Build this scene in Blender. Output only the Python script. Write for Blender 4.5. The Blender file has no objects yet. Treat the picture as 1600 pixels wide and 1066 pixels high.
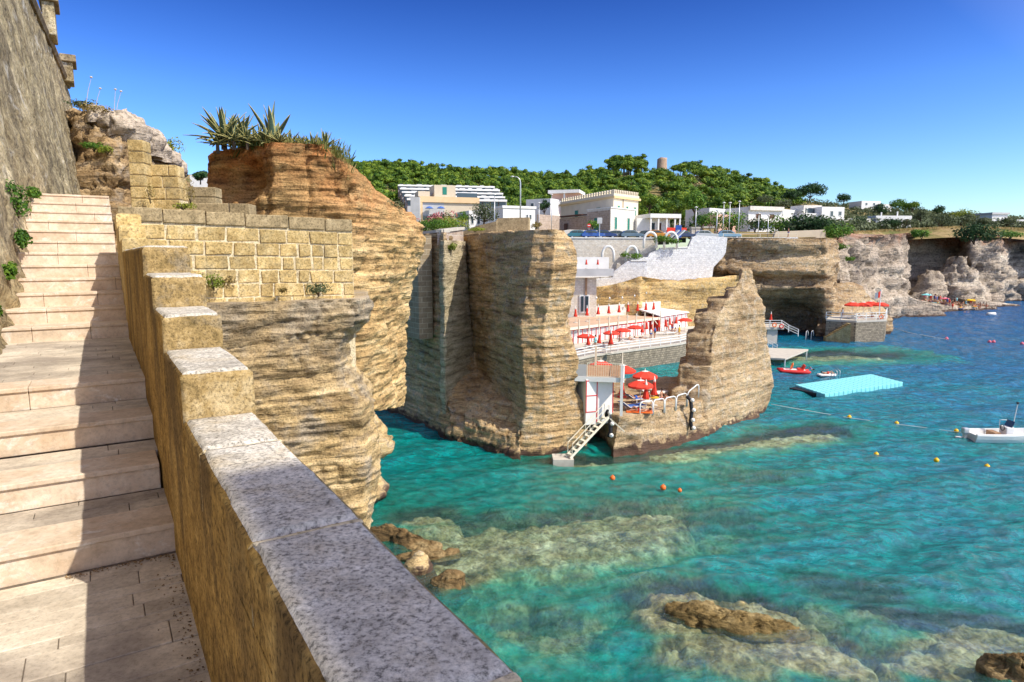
import bpy, math, random
import numpy as np
from mathutils import Vector, Matrix

# ------------------------------------------------------------------ camera, world, sun, exposure
sc = bpy.context.scene
COL = sc.collection
EYE = 14.0
FPX = 1020.0
PITCH = math.atan(133/1020)
cam_d = bpy.data.cameras.new("camera")
cam = bpy.data.objects.new("camera", cam_d); COL.objects.link(cam)
cam.location = (0, 0, EYE)
cam.rotation_euler = (math.pi/2 - PITCH, 0, 0)
cam_d.sensor_width = 36.0
cam_d.lens = FPX/1600*36.0
cam_d.clip_start = 0.05
cam_d.clip_end = 20000
sc.camera = cam
sc.render.resolution_x, sc.render.resolution_y = 1024, 682

THETA = math.atan(650/1020*math.cos(PITCH))          # heading of the stairs, left of the view
DS = np.array([-math.sin(THETA), math.cos(THETA), 0.0])
DL = np.array([math.cos(THETA), math.sin(THETA), 0.0])
SUN = 0.33*DL - 0.60*DS + np.array([0, 0, 0.74]); SUN /= np.linalg.norm(SUN)
ELEV = math.asin(SUN[2]); AZ = math.atan2(SUN[0], SUN[1])

world = bpy.data.worlds.new("World"); sc.world = world; world.use_nodes = True
wn = world.node_tree.nodes; wl = world.node_tree.links
wn.clear()
sky = wn.new("ShaderNodeTexSky"); sky.sky_type = 'NISHITA'; sky.sun_disc = False
sky.sun_elevation = ELEV; sky.sun_rotation = AZ
sky.air_density = 1.0; sky.dust_density = 0.6; sky.ozone_density = 3.0
whs = wn.new("ShaderNodeHueSaturation"); whs.inputs["Saturation"].default_value = 1.12; whs.inputs["Hue"].default_value = 0.507
wbg = wn.new("ShaderNodeBackground"); wbg.inputs["Strength"].default_value = 0.085
wout = wn.new("ShaderNodeOutputWorld")
wgm = wn.new("ShaderNodeGamma"); wgm.inputs[1].default_value = 1.45
wl.new(sky.outputs[0], wgm.inputs[0]); wl.new(wgm.outputs[0], whs.inputs["Color"])
# deep zenith, pale horizon, and a warm glow added around the sun for fill light
wtc = wn.new("ShaderNodeTexCoord"); wsp = wn.new("ShaderNodeSeparateXYZ"); wl.new(wtc.outputs["Generated"], wsp.inputs[0])
wrp = wn.new("ShaderNodeValToRGB"); wl.new(wsp.outputs[2], wrp.inputs[0]); we = wrp.color_ramp.elements
we[0].position = 0.0; we[0].color = (0.80, 0.86, 0.92, 1); we[1].position = 0.5; we[1].color = (0.13, 0.19, 0.38, 1)
we.new(0.22).color = (0.62, 0.72, 0.90, 1); we.new(0.36).color = (0.31, 0.41, 0.63, 1)
wm1 = wn.new("ShaderNodeMix"); wm1.data_type = 'RGBA'; wm1.blend_type = 'MULTIPLY'; wm1.inputs[0].default_value = 1.0
wl.new(whs.outputs[0], wm1.inputs[6]); wl.new(wrp.outputs[0], wm1.inputs[7])
wdt = wn.new("ShaderNodeVectorMath"); wdt.operation = 'DOT_PRODUCT'; wdt.inputs[1].default_value = tuple(SUN); wl.new(wtc.outputs["Generated"], wdt.inputs[0])
wpw = wn.new("ShaderNodeMapRange"); wpw.inputs["From Min"].default_value = 0.25; wpw.inputs["From Max"].default_value = 1.0; wpw.inputs["To Min"].default_value = 0.0; wpw.inputs["To Max"].default_value = 1.0
wl.new(wdt.outputs["Value"], wpw.inputs["Value"])
wau = wn.new("ShaderNodeVectorMath"); wau.operation = 'SCALE'; wau.inputs[0].default_value = (8.0, 7.3, 6.2); wl.new(wpw.outputs[0], wau.inputs["Scale"])
wm2 = wn.new("ShaderNodeVectorMath"); wm2.operation = 'ADD'; wl.new(wm1.outputs[2], wm2.inputs[0]); wl.new(wau.outputs[0], wm2.inputs[1])
wl.new(wm2.outputs[0], wbg.inputs["Color"])
wl.new(wbg.outputs[0], wout.inputs["Surface"])

sun_d = bpy.data.lights.new("sun", 'SUN'); sun_d.energy = 4.0; sun_d.angle = math.radians(0.5)
sun_d.color = (1.0, 0.93, 0.80)
sun = bpy.data.objects.new("sun", sun_d); COL.objects.link(sun)
sun.rotation_euler = Vector(SUN).to_track_quat('Z', 'Y').to_euler()
sun.location = (60, -60, 120)

vs = sc.view_settings
vs.view_transform = 'Standard'; vs.look = 'None'; vs.exposure = 0.42; vs.gamma = 1.0; vs.use_curve_mapping = False
sc.cycles.max_bounces = 6; sc.cycles.diffuse_bounces = 4; sc.cycles.glossy_bounces = 2
sc.cycles.transparent_max_bounces = 12; sc.cycles.transmission_bounces = 2
sc.cycles.caustics_reflective = False; sc.cycles.caustics_refractive = False
sc.cycles.use_denoising = True; sc.cycles.sample_clamp_direct = 6.0; sc.cycles.sample_clamp_indirect = 4.0

# ------------------------------------------------------------------ measuring helpers
cp, sp = math.cos(PITCH), math.sin(PITCH)
def X(px, d, z):
    return (px-800)/FPX*(d*cp - (z-EYE)*sp)
def G(px, d, z):
    return (X(px, d, z), d, z)
def V(px, py, d):
    u = (px-800)/FPX; v = (533-py)/FPX
    t = d/(cp + v*sp)
    return (u*t, d, EYE + t*(-sp + v*cp))
def Zp(py, d): return V(800, py, d)[2]
def W(px, py, z=0.0):
    u = (px-800)/FPX; v = (533-py)/FPX
    t = (z-EYE)/(-sp + v*cp)
    return (u*t, t*(cp + v*sp), z)
def SL(s, l, z):
    p = DS*s + DL*l
    return (float(p[0]), float(p[1]), EYE + z)

# ------------------------------------------------------------------ noise
def _h(ix, iy, iz, seed):
    n = (ix*374761393 + iy*668265263 + iz*1274126177 + seed*974634577) & 0x7fffffff
    n = ((n ^ (n >> 13))*1103515245 + 12345) & 0x7fffffff
    n = ((n ^ (n >> 15))*1597334677) & 0x7fffffff
    return ((n ^ (n >> 12)) & 0xffffff)/16777215.0
def vnoise(P, seed=0):
    P = np.asarray(P, float)
    I = np.floor(P).astype(np.int64); F = P - I
    F = F*F*F*(F*(F*6-15)+10)
    x, y, z = I[..., 0], I[..., 1], I[..., 2]; fx, fy, fz = F[..., 0], F[..., 1], F[..., 2]
    r = 0
    for a in (0, 1):
        for b in (0, 1):
            for c in (0, 1):
                r = r + _h(x+a, y+b, z+c, seed)*(fx if a else 1-fx)*(fy if b else 1-fy)*(fz if c else 1-fz)
    return r*2-1
def fbm(P, oct=4, seed=0, gain=0.5):
    P = np.asarray(P, float); r = 0; a = 1.0; t = 0
    for k in range(oct):
        r = r + a*vnoise(P*(2.03**k)+k*17.3, seed+k); t += a; a *= gain
    return r/t

# ------------------------------------------------------------------ object helpers
def setp(o, label=None, cat=None, group=None, kind=None):
    if label: o["label"] = label
    if cat: o["category"] = cat
    if group: o["group"] = group
    if kind: o["kind"] = kind
    return o
def empty(name, loc, label, cat, group=None, rz=0.0, scale=1.0):
    o = bpy.data.objects.new(name, None); COL.objects.link(o)
    o.empty_display_size = 0.3
    o.location = loc; o.rotation_euler = (0, 0, rz); o.scale = (scale,)*3
    return setp(o, label, cat, group)
def mesh_np(name, Vv, F, mats, parent=None, smooth=True, mi=None):
    me = bpy.data.meshes.new(name)
    if isinstance(Vv, np.ndarray) and isinstance(F, np.ndarray):
        me.vertices.add(len(Vv)); me.vertices.foreach_set("co", Vv.astype(np.float32).ravel())
        k = F.shape[1]; me.loops.add(F.size); me.loops.foreach_set("vertex_index", F.astype(np.int32).ravel())
        me.polygons.add(len(F)); me.polygons.foreach_set("loop_start", np.arange(0, F.size, k, dtype=np.int32))
        me.update(calc_edges=True)
    else:
        me.from_pydata([tuple(map(float, v)) for v in Vv], [], [tuple(int(i) for i in f) for f in F])
    if not isinstance(mats, (list, tuple)): mats = [mats]
    for m in mats: me.materials.append(m)
    if smooth: me.polygons.foreach_set("use_smooth", [True]*len(me.polygons))
    if mi is not None: me.polygons.foreach_set("material_index", list(mi))
    me.update()
    o = bpy.data.objects.new(name, me); COL.objects.link(o)
    if parent: o.parent = parent
    return o
def copy_tree(o, parent=None):
    c = o.copy(); COL.objects.link(c)
    if parent is not None: c.parent = parent
    for ch in list(o.children): copy_tree(ch, c)
    return c
class MB:
    """collects shapes, then links them as one mesh"""
    def __init__(s): s.v = []; s.f = []; s.m = []; s.k = 0
    def add(s, vs_, fs):
        b = len(s.v); s.v += [tuple(v) for v in vs_]
        for f in fs: s.f.append(tuple(b+i for i in f)); s.m.append(s.k)
        return s
    def box(s, x0, x1, y0, y1, z0, z1, rot=None, org=(0, 0, 0)):
        vs_ = [(x, y, z) for z in (z0, z1) for y in (y0, y1) for x in (x0, x1)]
        if rot is not None:
            c, n = math.cos(rot), math.sin(rot)
            vs_ = [(org[0]+x*c-y*n, org[1]+x*n+y*c, org[2]+z) for x, y, z in vs_]
        return s.add(vs_, [(0, 2, 3, 1), (4, 5, 7, 6), (0, 1, 5, 4), (2, 6, 7, 3), (0, 4, 6, 2), (1, 3, 7, 5)])
    def beam(s, p, q, w, h=None):
        p = Vector(p); q = Vector(q); h = h or w
        d = (q-p).normalized(); up = Vector((0, 0, 1)) if abs(d.z) < 0.95 else Vector((0, 1, 0))
        a = d.cross(up).normalized()*w/2; b = a.cross(d).normalized()*h/2
        vs_ = [p-a-b, p+a-b, p+a+b, p-a+b, q-a-b, q+a-b, q+a+b, q-a+b]
        return s.add(vs_, [(3, 2, 1, 0), (4, 5, 6, 7), (0, 1, 5, 4), (1, 2, 6, 5), (2, 3, 7, 6), (3, 0, 4, 7)])
    def tube(s, pts, r, n=6, cap=True):
        pts = [Vector(p) for p in pts]; rs = r if isinstance(r, (list, tuple)) else [r]*len(pts)
        vs_ = []; fs = []; prev = None
        for i, p in enumerate(pts):
            d = (pts[min(i+1, len(pts)-1)]-pts[max(i-1, 0)]).normalized()
            if prev is None:
                up = Vector((0, 0, 1)) if abs(d.z) < 0.9 else Vector((1, 0, 0))
                a = d.cross(up).normalized()
            else:
                a = (prev - d*prev.dot(d)).normalized()
            prev = a; b = d.cross(a)
            for k in range(n):
                t = 2*math.pi*k/n
                vs_.append(p+(a*math.cos(t)+b*math.sin(t))*rs[i])
        for i in range(len(pts)-1):
            for k in range(n):
                fs.append((i*n+k, i*n+(k+1) % n, (i+1)*n+(k+1) % n, (i+1)*n+k))
        if cap:
            fs.append(tuple(range(n-1, -1, -1))); fs.append(tuple((len(pts)-1)*n+k for k in range(n)))
        return s.add(vs_, fs)
    def lathe(s, prof, n=12, org=(0, 0, 0), star=0.0, sn=8):
        vs_ = []; fs = []
        for r, z in prof:
            for k in range(n):
                t = 2*math.pi*k/n
                rr = r*(1+star*math.cos(sn*t))
                vs_.append((org[0]+rr*math.cos(t), org[1]+rr*math.sin(t), org[2]+z))
        m = len(prof)
        for i in range(m-1):
            for k in range(n):
                fs.append((i*n+k, i*n+(k+1) % n, (i+1)*n+(k+1) % n, (i+1)*n+k))
        fs.append(tuple(range(n-1, -1, -1))); fs.append(tuple((m-1)*n+k for k in range(n)))
        return s.add(vs_, fs)
    def ball(s, c, r, n=10, sz=1.0):
        m = n//2+1
        prof = [(max(1e-3, r*math.sin(math.pi*i/m)), -r*sz*math.cos(math.pi*i/m)) for i in range(m+1)]
        return s.lathe(prof, n, c)
    def prism(s, poly, off):
        """poly: 3D points of one face, off: extrusion vector"""
        n = len(poly); o = Vector(off)
        vs_ = [Vector(p) for p in poly]+[Vector(p)+o for p in poly]
        fs = [tuple(range(n)), tuple(range(2*n-1, n-1, -1))]
        for i in range(n):
            j = (i+1) % n; fs.append((j, i, n+i, n+j))
        return s.add(vs_, fs)
    def build(s, name, mats, parent=None, smooth=False, bevel=0.0, fix=True):
        o = mesh_np(name, s.v, s.f, mats, parent, smooth, s.m)
        if fix:
            import bmesh
            bm = bmesh.new(); bm.from_mesh(o.data); bmesh.ops.recalc_face_normals(bm, faces=bm.faces)
            bm.to_mesh(o.data); bm.free()
        if bevel:
            md = o.modifiers.new("bevel", 'BEVEL'); md.width = bevel; md.segments = 2; md.limit_method = 'ANGLE'
        return o

# ------------------------------------------------------------------ materials
class NT:
    def __init__(s, name):
        s.m = bpy.data.materials.new(name); s.m.use_nodes = True
        s.n = s.m.node_tree.nodes; s.l = s.m.node_tree.links; s.n.clear()
        s.out = s.n.new("ShaderNodeOutputMaterial")
    def node(s, typ, **kw):
        n = s.n.new(typ)
        for k, v in kw.items():
            if k.startswith("i_"):
                n.inputs[k[2:].replace("_", " ")].default_value = v
            else: setattr(n, k, v)
        return n
    def link(s, a, b): s.l.new(a, b)
    def pos(s, scale=(1, 1, 1), rot=(0, 0, 0), obj=False):
        if obj: src = s.node("ShaderNodeTexCoord").outputs["Object"]
        else: src = s.node("ShaderNodeNewGeometry").outputs["Position"]
        mp = s.node("ShaderNodeMapping"); mp.inputs["Scale"].default_value = scale; mp.inputs["Rotation"].default_value = rot
        s.link(src, mp.inputs["Vector"]); return mp.outputs[0]
    def noise(s, vec, scale, detail=4, rough=0.55, dist=0.0):
        n = s.node("ShaderNodeTexNoise"); n.inputs["Scale"].default_value = scale; n.inputs["Detail"].default_value = detail
        n.inputs["Roughness"].default_value = rough; n.inputs["Distortion"].default_value = dist
        s.link(vec, n.inputs["Vector"]); return n.outputs["Fac"]
    def ramp(s, fac, stops):
        r = s.node("ShaderNodeValToRGB"); e = r.color_ramp.elements
        while len(e) < len(stops): e.new(0.5)
        for el, (p, c) in zip(e, stops):
            el.position = p; el.color = (c[0], c[1], c[2], 1) if hasattr(c, "__len__") else (c, c, c, 1)
        s.link(fac, r.inputs[0]); return r.outputs[0]
    def mix(s, fac, a, b, mode='MIX'):
        n = s.node("ShaderNodeMix", data_type='RGBA', blend_type=mode)
        for sock, val in ((n.inputs[0], fac), (n.inputs[6], a), (n.inputs[7], b)):
            if isinstance(val, bpy.types.NodeSocket): s.link(val, sock)
            elif hasattr(val, "__len__"): sock.default_value = (val[0], val[1], val[2], 1)
            else: sock.default_value = val
        return n.outputs[2]
    def math(s, op, a, b=0.0, clamp=False):
        n = s.node("ShaderNodeMath", operation=op, use_clamp=clamp)
        for sock, val in ((n.inputs[0], a), (n.inputs[1], b)):
            if isinstance(val, bpy.types.NodeSocket): s.link(val, sock)
            else: sock.default_value = val
        return n.outputs[0]
    def bump(s, h, strength, dist, prev=None):
        b = s.node("ShaderNodeBump"); b.inputs["Strength"].default_value = strength; b.inputs["Distance"].default_value = dist
        s.link(h, b.inputs["Height"])
        if prev: s.link(prev, b.inputs["Normal"])
        return b.outputs[0]
    def finish(s, col, rough=0.85, normal=None, spec=0.3, metal=0.0, trans=0.0):
        p = s.node("ShaderNodeBsdfPrincipled")
        if isinstance(col, bpy.types.NodeSocket): s.link(col, p.inputs["Base Color"])
        else: p.inputs["Base Color"].default_value = (col[0], col[1], col[2], 1)
        if isinstance(rough, bpy.types.NodeSocket): s.link(rough, p.inputs["Roughness"])
        else: p.inputs["Roughness"].default_value = rough
        p.inputs["Specular IOR Level"].default_value = spec; p.inputs["Metallic"].default_value = metal
        if normal: s.link(normal, p.inputs["Normal"])
        if trans:
            t = s.node("ShaderNodeBsdfTranslucent"); mx = s.node("ShaderNodeMixShader"); mx.inputs[0].default_value = trans
            if isinstance(col, bpy.types.NodeSocket): s.link(col, t.inputs[0])
            else: t.inputs[0].default_value = (col[0], col[1], col[2], 1)
            s.link(p.outputs[0], mx.inputs[1]); s.link(t.outputs[0], mx.inputs[2]); s.link(mx.outputs[0], s.out.inputs[0])
        else: s.link(p.outputs[0], s.out.inputs[0])
        return s.m

def m_plain(name, c, rough=0.6, var=0.12, scale=3.0, spec=0.3, metal=0.0, bump=0.0):
    t = NT(name); v = t.pos(obj=True); n = t.noise(v, scale, 5, 0.6)
    lo = [x*(1-var) for x in c]; hi = [min(1, x*(1+var)) for x in c]
    col = t.ramp(n, [(0.3, lo), (0.7, hi)])
    return t.finish(col, rough, t.bump(n, 0.4, bump) if bump else None, spec, metal)

def m_rock(name, c_dark, c_mid, c_light, strata=5.0, red=None, tide=True, fine=14.0, bump=0.10, tilt=0.0, grey=None, big=0.35, bscale=1.0, lines=4.0, saw=None, lc=0.8):
    t = NT(name)
    p = t.pos((1, 1, 1), (tilt, tilt*0.5, 0))
    pst = t.pos((0.16*strata, 0.16*strata, 1.0*strata), (tilt, tilt*0.5, 0))
    st = t.noise(pst, 1.0, 6, 0.62, 0.35)
    pf = t.pos((0.10, 0.10, 1.0), (tilt, 0, 0))
    fst = t.noise(pf, lines, 5, 0.66, 0.25)
    bg = t.noise(p, big, 5, 0.6)
    fn = t.noise(p, fine, 7, 0.68)
    md = t.noise(p, 1.7, 6, 0.6)
    f = t.math('ADD', t.math('MULTIPLY', st, 0.42), t.math('MULTIPLY', bg, 0.36))
    f = t.math('ADD', f, t.math('MULTIPLY', fst, 0.22))
    col = t.ramp(f, [(0.34, c_dark), (0.50, c_mid), (0.66, c_light)])
    if grey:
        col = t.mix(t.ramp(md, [(0.50, 0.0), (0.66, 0.75)]), col, grey)
    if red:
        z = t.node("ShaderNodeSeparateXYZ"); t.link(t.node("ShaderNodeNewGeometry").outputs["Position"], z.inputs[0])
        zz = t.math('ADD', z.outputs[2], t.math('MULTIPLY', t.math('SUBTRACT', bg, 0.5), red[2]))
        mr = t.node("ShaderNodeMapRange"); mr.inputs["From Min"].default_value = red[1]-1.4; mr.inputs["From Max"].default_value = red[1]+1.4
        t.link(zz, mr.inputs["Value"])
        rc = t.ramp(f, [(0.36, [x*0.45 for x in red[0]]), (0.52, red[0]), (0.66, [min(1, x*1.7) for x in red[0]])])
        col = t.mix(t.math('MULTIPLY', mr.outputs[0], t.ramp(md, [(0.34, 0.35), (0.55, 0.95)])), col, rc)
    sp_ = t.ramp(fn, [(0.36, 0.42), (0.48, 1.0), (0.66, 1.38)])
    col = t.mix(0.85, col, sp_, 'MULTIPLY')
    col = t.mix(lc, col, t.ramp(fst, [(0.34, 0.40), (0.46, 0.98), (0.64, 1.25)]), 'MULTIPLY')
    if tide:
        z2 = t.node("ShaderNodeSeparateXYZ"); t.link(t.node("ShaderNodeNewGeometry").outputs["Position"], z2.inputs[0])
        zz2 = t.math('SUBTRACT', z2.outputs[2], t.math('MULTIPLY', t.math('SUBTRACT', md, 0.36), 2.0))
        col = t.mix(t.ramp(zz2, [(0.0, 0.92), (0.30, 0.0)]), col, (0.085, 0.048, 0.036))
    h = t.math('ADD', t.math('MULTIPLY', fst, 0.7), t.math('MULTIPLY', fn, 0.3))
    if saw:
        w = t.node("ShaderNodeTexWave", wave_type='BANDS', bands_direction='Z', wave_profile='SIN'); t.link(p, w.inputs["Vector"])
        w.inputs["Scale"].default_value = 0.314/saw; w.inputs["Distortion"].default_value = 2.2; w.inputs["Detail"].default_value = 3; w.inputs["Detail Scale"].default_value = 0.7
        wm = t.math('MULTIPLY', w.outputs["Fac"], t.ramp(md, [(0.38, 0.1), (0.6, 1.0)]))
        h = t.math('ADD', h, t.math('MULTIPLY', wm, 0.22))
        col = t.mix(0.30, col, t.ramp(wm, [(0.0, 0.62), (0.5, 1.1)]), 'MULTIPLY')
    b1 = t.bump(st, 0.9, bump*3.0*bscale); b2 = t.bump(h, 1.0, bump*3.2*bscale, b1)
    return t.finish(col, 0.92, b2, 0.15)

def m_masonry(name, c1, c2, mortar, bw, bh, ms=0.012, bump=0.02, rough=0.9, rubble=0.0):
    """courses in the wall's own frame: x+y along, z up"""
    t = NT(name)
    s_ = t.node("ShaderNodeSeparateXYZ"); t.link(t.node("ShaderNodeTexCoord").outputs["Object"], s_.inputs[0])
    c_ = t.node("ShaderNodeCombineXYZ"); t.link(t.math('ADD', s_.outputs[0], s_.outputs[1]), c_.inputs[0]); t.link(s_.outputs[2], c_.inputs[1])
    vec = c_.outputs[0]
    p = t.pos(obj=True)
    if rubble:
        nn = t.node("ShaderNodeTexNoise"); nn.inputs["Scale"].default_value = 1.2/bw; t.link(vec, nn.inputs["Vector"])
        mm = t.node("ShaderNodeVectorMath", operation='SCALE'); mm.inputs["Scale"].default_value = rubble; t.link(nn.outputs["Color"], mm.inputs[0])
        aa = t.node("ShaderNodeVectorMath", operation='ADD'); t.link(vec, aa.inputs[0]); t.link(mm.outputs[0], aa.inputs[1]); vec = aa.outputs[0]
    b = t.node("ShaderNodeTexBrick"); t.link(vec, b.inputs["Vector"])
    b.inputs["Scale"].default_value = 1.0; b.inputs["Brick Width"].default_value = bw; b.inputs["Row Height"].default_value = bh
    b.inputs["Mortar Size"].default_value = ms; b.inputs["Mortar Smooth"].default_value = 0.4; b.inputs["Bias"].default_value = 0.0
    for k, c in (("Color1", c1), ("Color2", c2), ("Mortar", mortar)): b.inputs[k].default_value = (*c, 1)
    n = t.noise(p, 2.0, 6, 0.65); nf = t.noise(p, 18.0, 5, 0.65)
    col = t.mix(0.7, b.outputs["Color"], t.ramp(n, [(0.3, 0.68), (0.55, 1.0), (0.72, 1.18)]), 'MULTIPLY')
    col = t.mix(0.5, col, t.ramp(nf, [(0.35, 0.7), (0.65, 1.2)]), 'MULTIPLY')
    h = t.math('SUBTRACT', t.math('MULTIPLY', nf, 0.5), b.outputs["Fac"])
    return t.finish(col, rough, t.bump(h, 0.8, bump), 0.2)

def m_stone(name, c_dark, c_mid, c_light, fine=60.0, pits=0.012, big=2.0, stain=None, isl=0.0, streak=None, white=None, rough=0.9, speck=0.8):
    """pitted calcarenite: speckle and pores"""
    t = NT(name); p = t.pos()
    bg = t.noise(p, big, 5, 0.6); fn = t.noise(p, fine, 6, 0.75); md = t.noise(p, fine*0.22, 5, 0.65)
    f = t.math('ADD', t.math('MULTIPLY', bg, 0.45), t.math('MULTIPLY', md, 0.55))
    col = t.ramp(f, [(0.36, c_dark), (0.5, c_mid), (0.64, c_light)])
    if stain: col = t.mix(t.ramp(t.noise(p, big*1.7, 6, 0.7), [(0.52, 0.0), (0.68, 0.8)]), col, stain)
    if streak:
        ps = t.pos(streak[1]); col = t.mix(t.ramp(t.noise(ps, 1.0, 5, 0.6, 0.3), [(0.45, 0.0), (0.62, 0.9)]), col, streak[0])
    if white: col = t.mix(t.ramp(t.noise(p, white[1], 7, 0.72, 0.6), [(0.56, 0.0), (0.66, white[2])]), col, white[0])
    if isl:
        r = t.node("ShaderNodeNewGeometry").outputs["Random Per Island"]
        col = t.mix(1.0, col, t.ramp(r, [(0.0, 1-isl), (1.0, 1+isl)]), 'MULTIPLY')
    col = t.mix(speck, col, t.ramp(fn, [(0.38, 0.30), (0.49, 1.0), (0.64, 1.36)]), 'MULTIPLY')
    h = t.math('ADD', t.math('MULTIPLY', fn, 0.6), md)
    return t.finish(col, rough, t.bump(h, 0.8, pits), 0.2)

def m_leaf(name, c1, c2, c3, trans=0.25, rough=0.6):
    t = NT(name)
    r = t.node("ShaderNodeNewGeometry").outputs["Random Per Island"]
    n = t.noise(t.pos(), 0.16, 4, 0.65)
    f = t.math('ADD', t.math('MULTIPLY', r, 0.45), t.math('MULTIPLY', t.math('SUBTRACT', t.math('MULTIPLY', n, 2.2), 0.6), 0.55))
    col = t.ramp(f, [(0.25, c1), (0.5, c2), (0.75, c3)])
    return t.finish(col, rough, None, 0.25, 0.0, trans)

# ------------------------------------------------------------------ rock bodies traced as rows of control points
def rock(name, rows, mat, step=0.3, amp=0.3, freq=0.5, sfreq=2.0, samp=0.12, closed=True, cap=True, floor=False,
         smooth=2, seed=0, capamp=0.25, blocky=0.0, vstep=None, parent=None, fine=0.3, crack=0.5, cfreq=1.0):
    """rows run bottom to top; every row is a ring of points; the skin is displaced along its normals"""
    R = np.array(rows, float)                       # rows x cols x 3
    if closed: R = np.concatenate([R, R[:, :1]], 1)
    nr, nc, _ = R.shape
    vstep = vstep or step
    us = []
    for j in range(nc-1):
        n = max(1, int(round(np.median(np.linalg.norm(R[:, j+1]-R[:, j], axis=1))/step)))
        us += [j + k/n for k in range(n)]
    if not closed: us.append(nc-1)
    vs_ = []
    for i in range(nr-1):
        n = max(1, int(round(np.median(np.linalg.norm(R[i+1]-R[i], axis=1))/vstep)))
        vs_ += [i + k/n for k in range(n)]
    vs_.append(nr-1)
    us = np.array(us); vs_ = np.array(vs_)
    ju = np.minimum(us.astype(int), nc-2); fu = (us-ju)[None, :, None]
    iv = np.minimum(vs_.astype(int), nr-2); fv = (vs_-iv)[:, None, None]
    A = R[iv][:, ju]*(1-fu)+R[iv][:, ju+1]*fu; B = R[iv+1][:, ju]*(1-fu)+R[iv+1][:, ju+1]*fu
    P = A*(1-fv)+B*fv
    for _ in range(smooth):
        if closed: P = 0.5*P+0.25*(np.roll(P, 1, 1)+np.roll(P, -1, 1))
        else: P[:, 1:-1] = 0.5*P[:, 1:-1]+0.25*(P[:, :-2]+P[:, 2:])
        P[1:-1] = 0.5*P[1:-1]+0.25*(P[:-2]+P[2:])
    if closed: du = np.roll(P, -1, 1)-np.roll(P, 1, 1)
    else: du = np.gradient(P, axis=1)
    dv = np.gradient(P, axis=0)
    N = np.cross(du, dv); N /= (np.linalg.norm(N, axis=2, keepdims=True)+1e-9)
    q = P*freq
    big = fbm(q, 5, seed)
    warp = fbm(P*0.25, 3, seed+40)*0.6
    s_ = P*np.array([0.12, 0.12, 1.0])*sfreq; s_[..., 2] += warp*sfreq*0.5
    st = fbm(s_, 4, seed+9, 0.6)
    st = np.sign(st)*np.sqrt(np.abs(st)+1e-6)
    disp = amp*big + samp*st
    if blocky:
        bq = P*np.array([0.5, 0.5, 0.8])*freq*2.2+fbm(P*0.6, 2, seed+77)[..., None]*0.5
        disp = disp + blocky*(_h(*[np.floor(bq[..., k]).astype(np.int64) for k in range(3)], seed+5)*2-1)
    disp = disp + amp*fine*fbm(P*freq*np.array([5, 5, 9.0]), 4, seed+21, 0.6)
    cr = fbm(P*freq*cfreq*np.array([1.3, 1.3, 0.7])+fbm(P*freq*2, 2, seed+60)[..., None]*0.4, 3, seed+31)
    disp = disp - amp*crack*np.exp(-(cr/0.05)**2)
    P = P + N*disp[..., None]
    nv, nu, _ = P.shape
    Vv = P.reshape(-1, 3); F = []
    idx = np.arange(nv*nu).reshape(nv, nu)
    nxt = np.roll(idx, -1, 1) if closed else idx[:, 1:]
    cur = idx if closed else idx[:, :-1]
    F = np.stack([cur[:-1], nxt[:-1], nxt[1:], cur[1:]], -1).reshape(-1, 4).tolist()
    extra = []; base = len(Vv)
    def fan(row, up):
        nonlocal base
        c = row.mean(0); k = max(2, int(np.median(np.linalg.norm(row-c, axis=1))/step))
        prev = idx[-1] if up else idx[0]
        for i in range(1, k+1):
            t = i/(k+0.0)
            ring = row*(1-t)+c*t
            if i < k:
                ring = ring.copy(); ring[:, 2] += (1 if up else -1)*capamp*fbm(ring*0.7, 4, seed+3)*min(1, 3*t)
                ids = np.arange(base, base+len(ring)); extra.append(ring); base += len(ring)
                nx = np.roll(ids, -1); px_ = np.roll(prev, -1)
                for a, b, d, e in zip(prev, px_, nx, ids): F.append((a, b, d, e) if up else (b, a, e, d))
                prev = ids
            else:
                extra.append(c[None]); px_ = np.roll(prev, -1)
                for a, b in zip(prev, px_): F.append((a, b, base) if up else (b, a, base))
                base += 1
    if cap and closed: fan(P[-1], True)
    if floor and closed: fan(P[0], False)
    if extra: Vv = np.concatenate([Vv]+extra)
    return mesh_np(name, Vv, F, mat, parent)

# ------------------------------------------------------------------ foliage: many small leaf faces
def leaf_cloud(blobs, n, size, rng, shell=0.55, asp=0.5, droop=0.0):
    """blobs: (cx,cy,cz,rx,ry,rz); returns verts, faces"""
    bl = np.array(blobs, float); w = (bl[:, 3]*bl[:, 4]*bl[:, 5])**0.667; w /= w.sum()
    k = rng.choice(len(bl), n, p=w)
    d = rng.normal(size=(n, 3)); d /= np.linalg.norm(d, axis=1, keepdims=True)
    r = shell+(1-shell)*rng.random(n)**0.5
    r *= 1+0.12*rng.normal(size=n)
    c = bl[k, :3]+d*bl[k, 3:]*r[:, None]
    nrm = d*1.2+rng.normal(size=(n, 3))*0.5+np.array([0, 0, 0.3]); nrm /= np.linalg.norm(nrm, axis=1, keepdims=True)
    t = np.cross(nrm, rng.normal(size=(n, 3))); t /= np.linalg.norm(t, axis=1, keepdims=True)
    b = np.cross(nrm, t)
    s_ = (size*(0.6+0.8*rng.random(n)))[:, None]
    v = np.stack([c-t*s_, c-b*s_*asp, c+t*s_, c+b*s_*asp], 1).reshape(-1, 3)
    f = np.arange(4*n).reshape(-1, 4)
    return v, f
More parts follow.
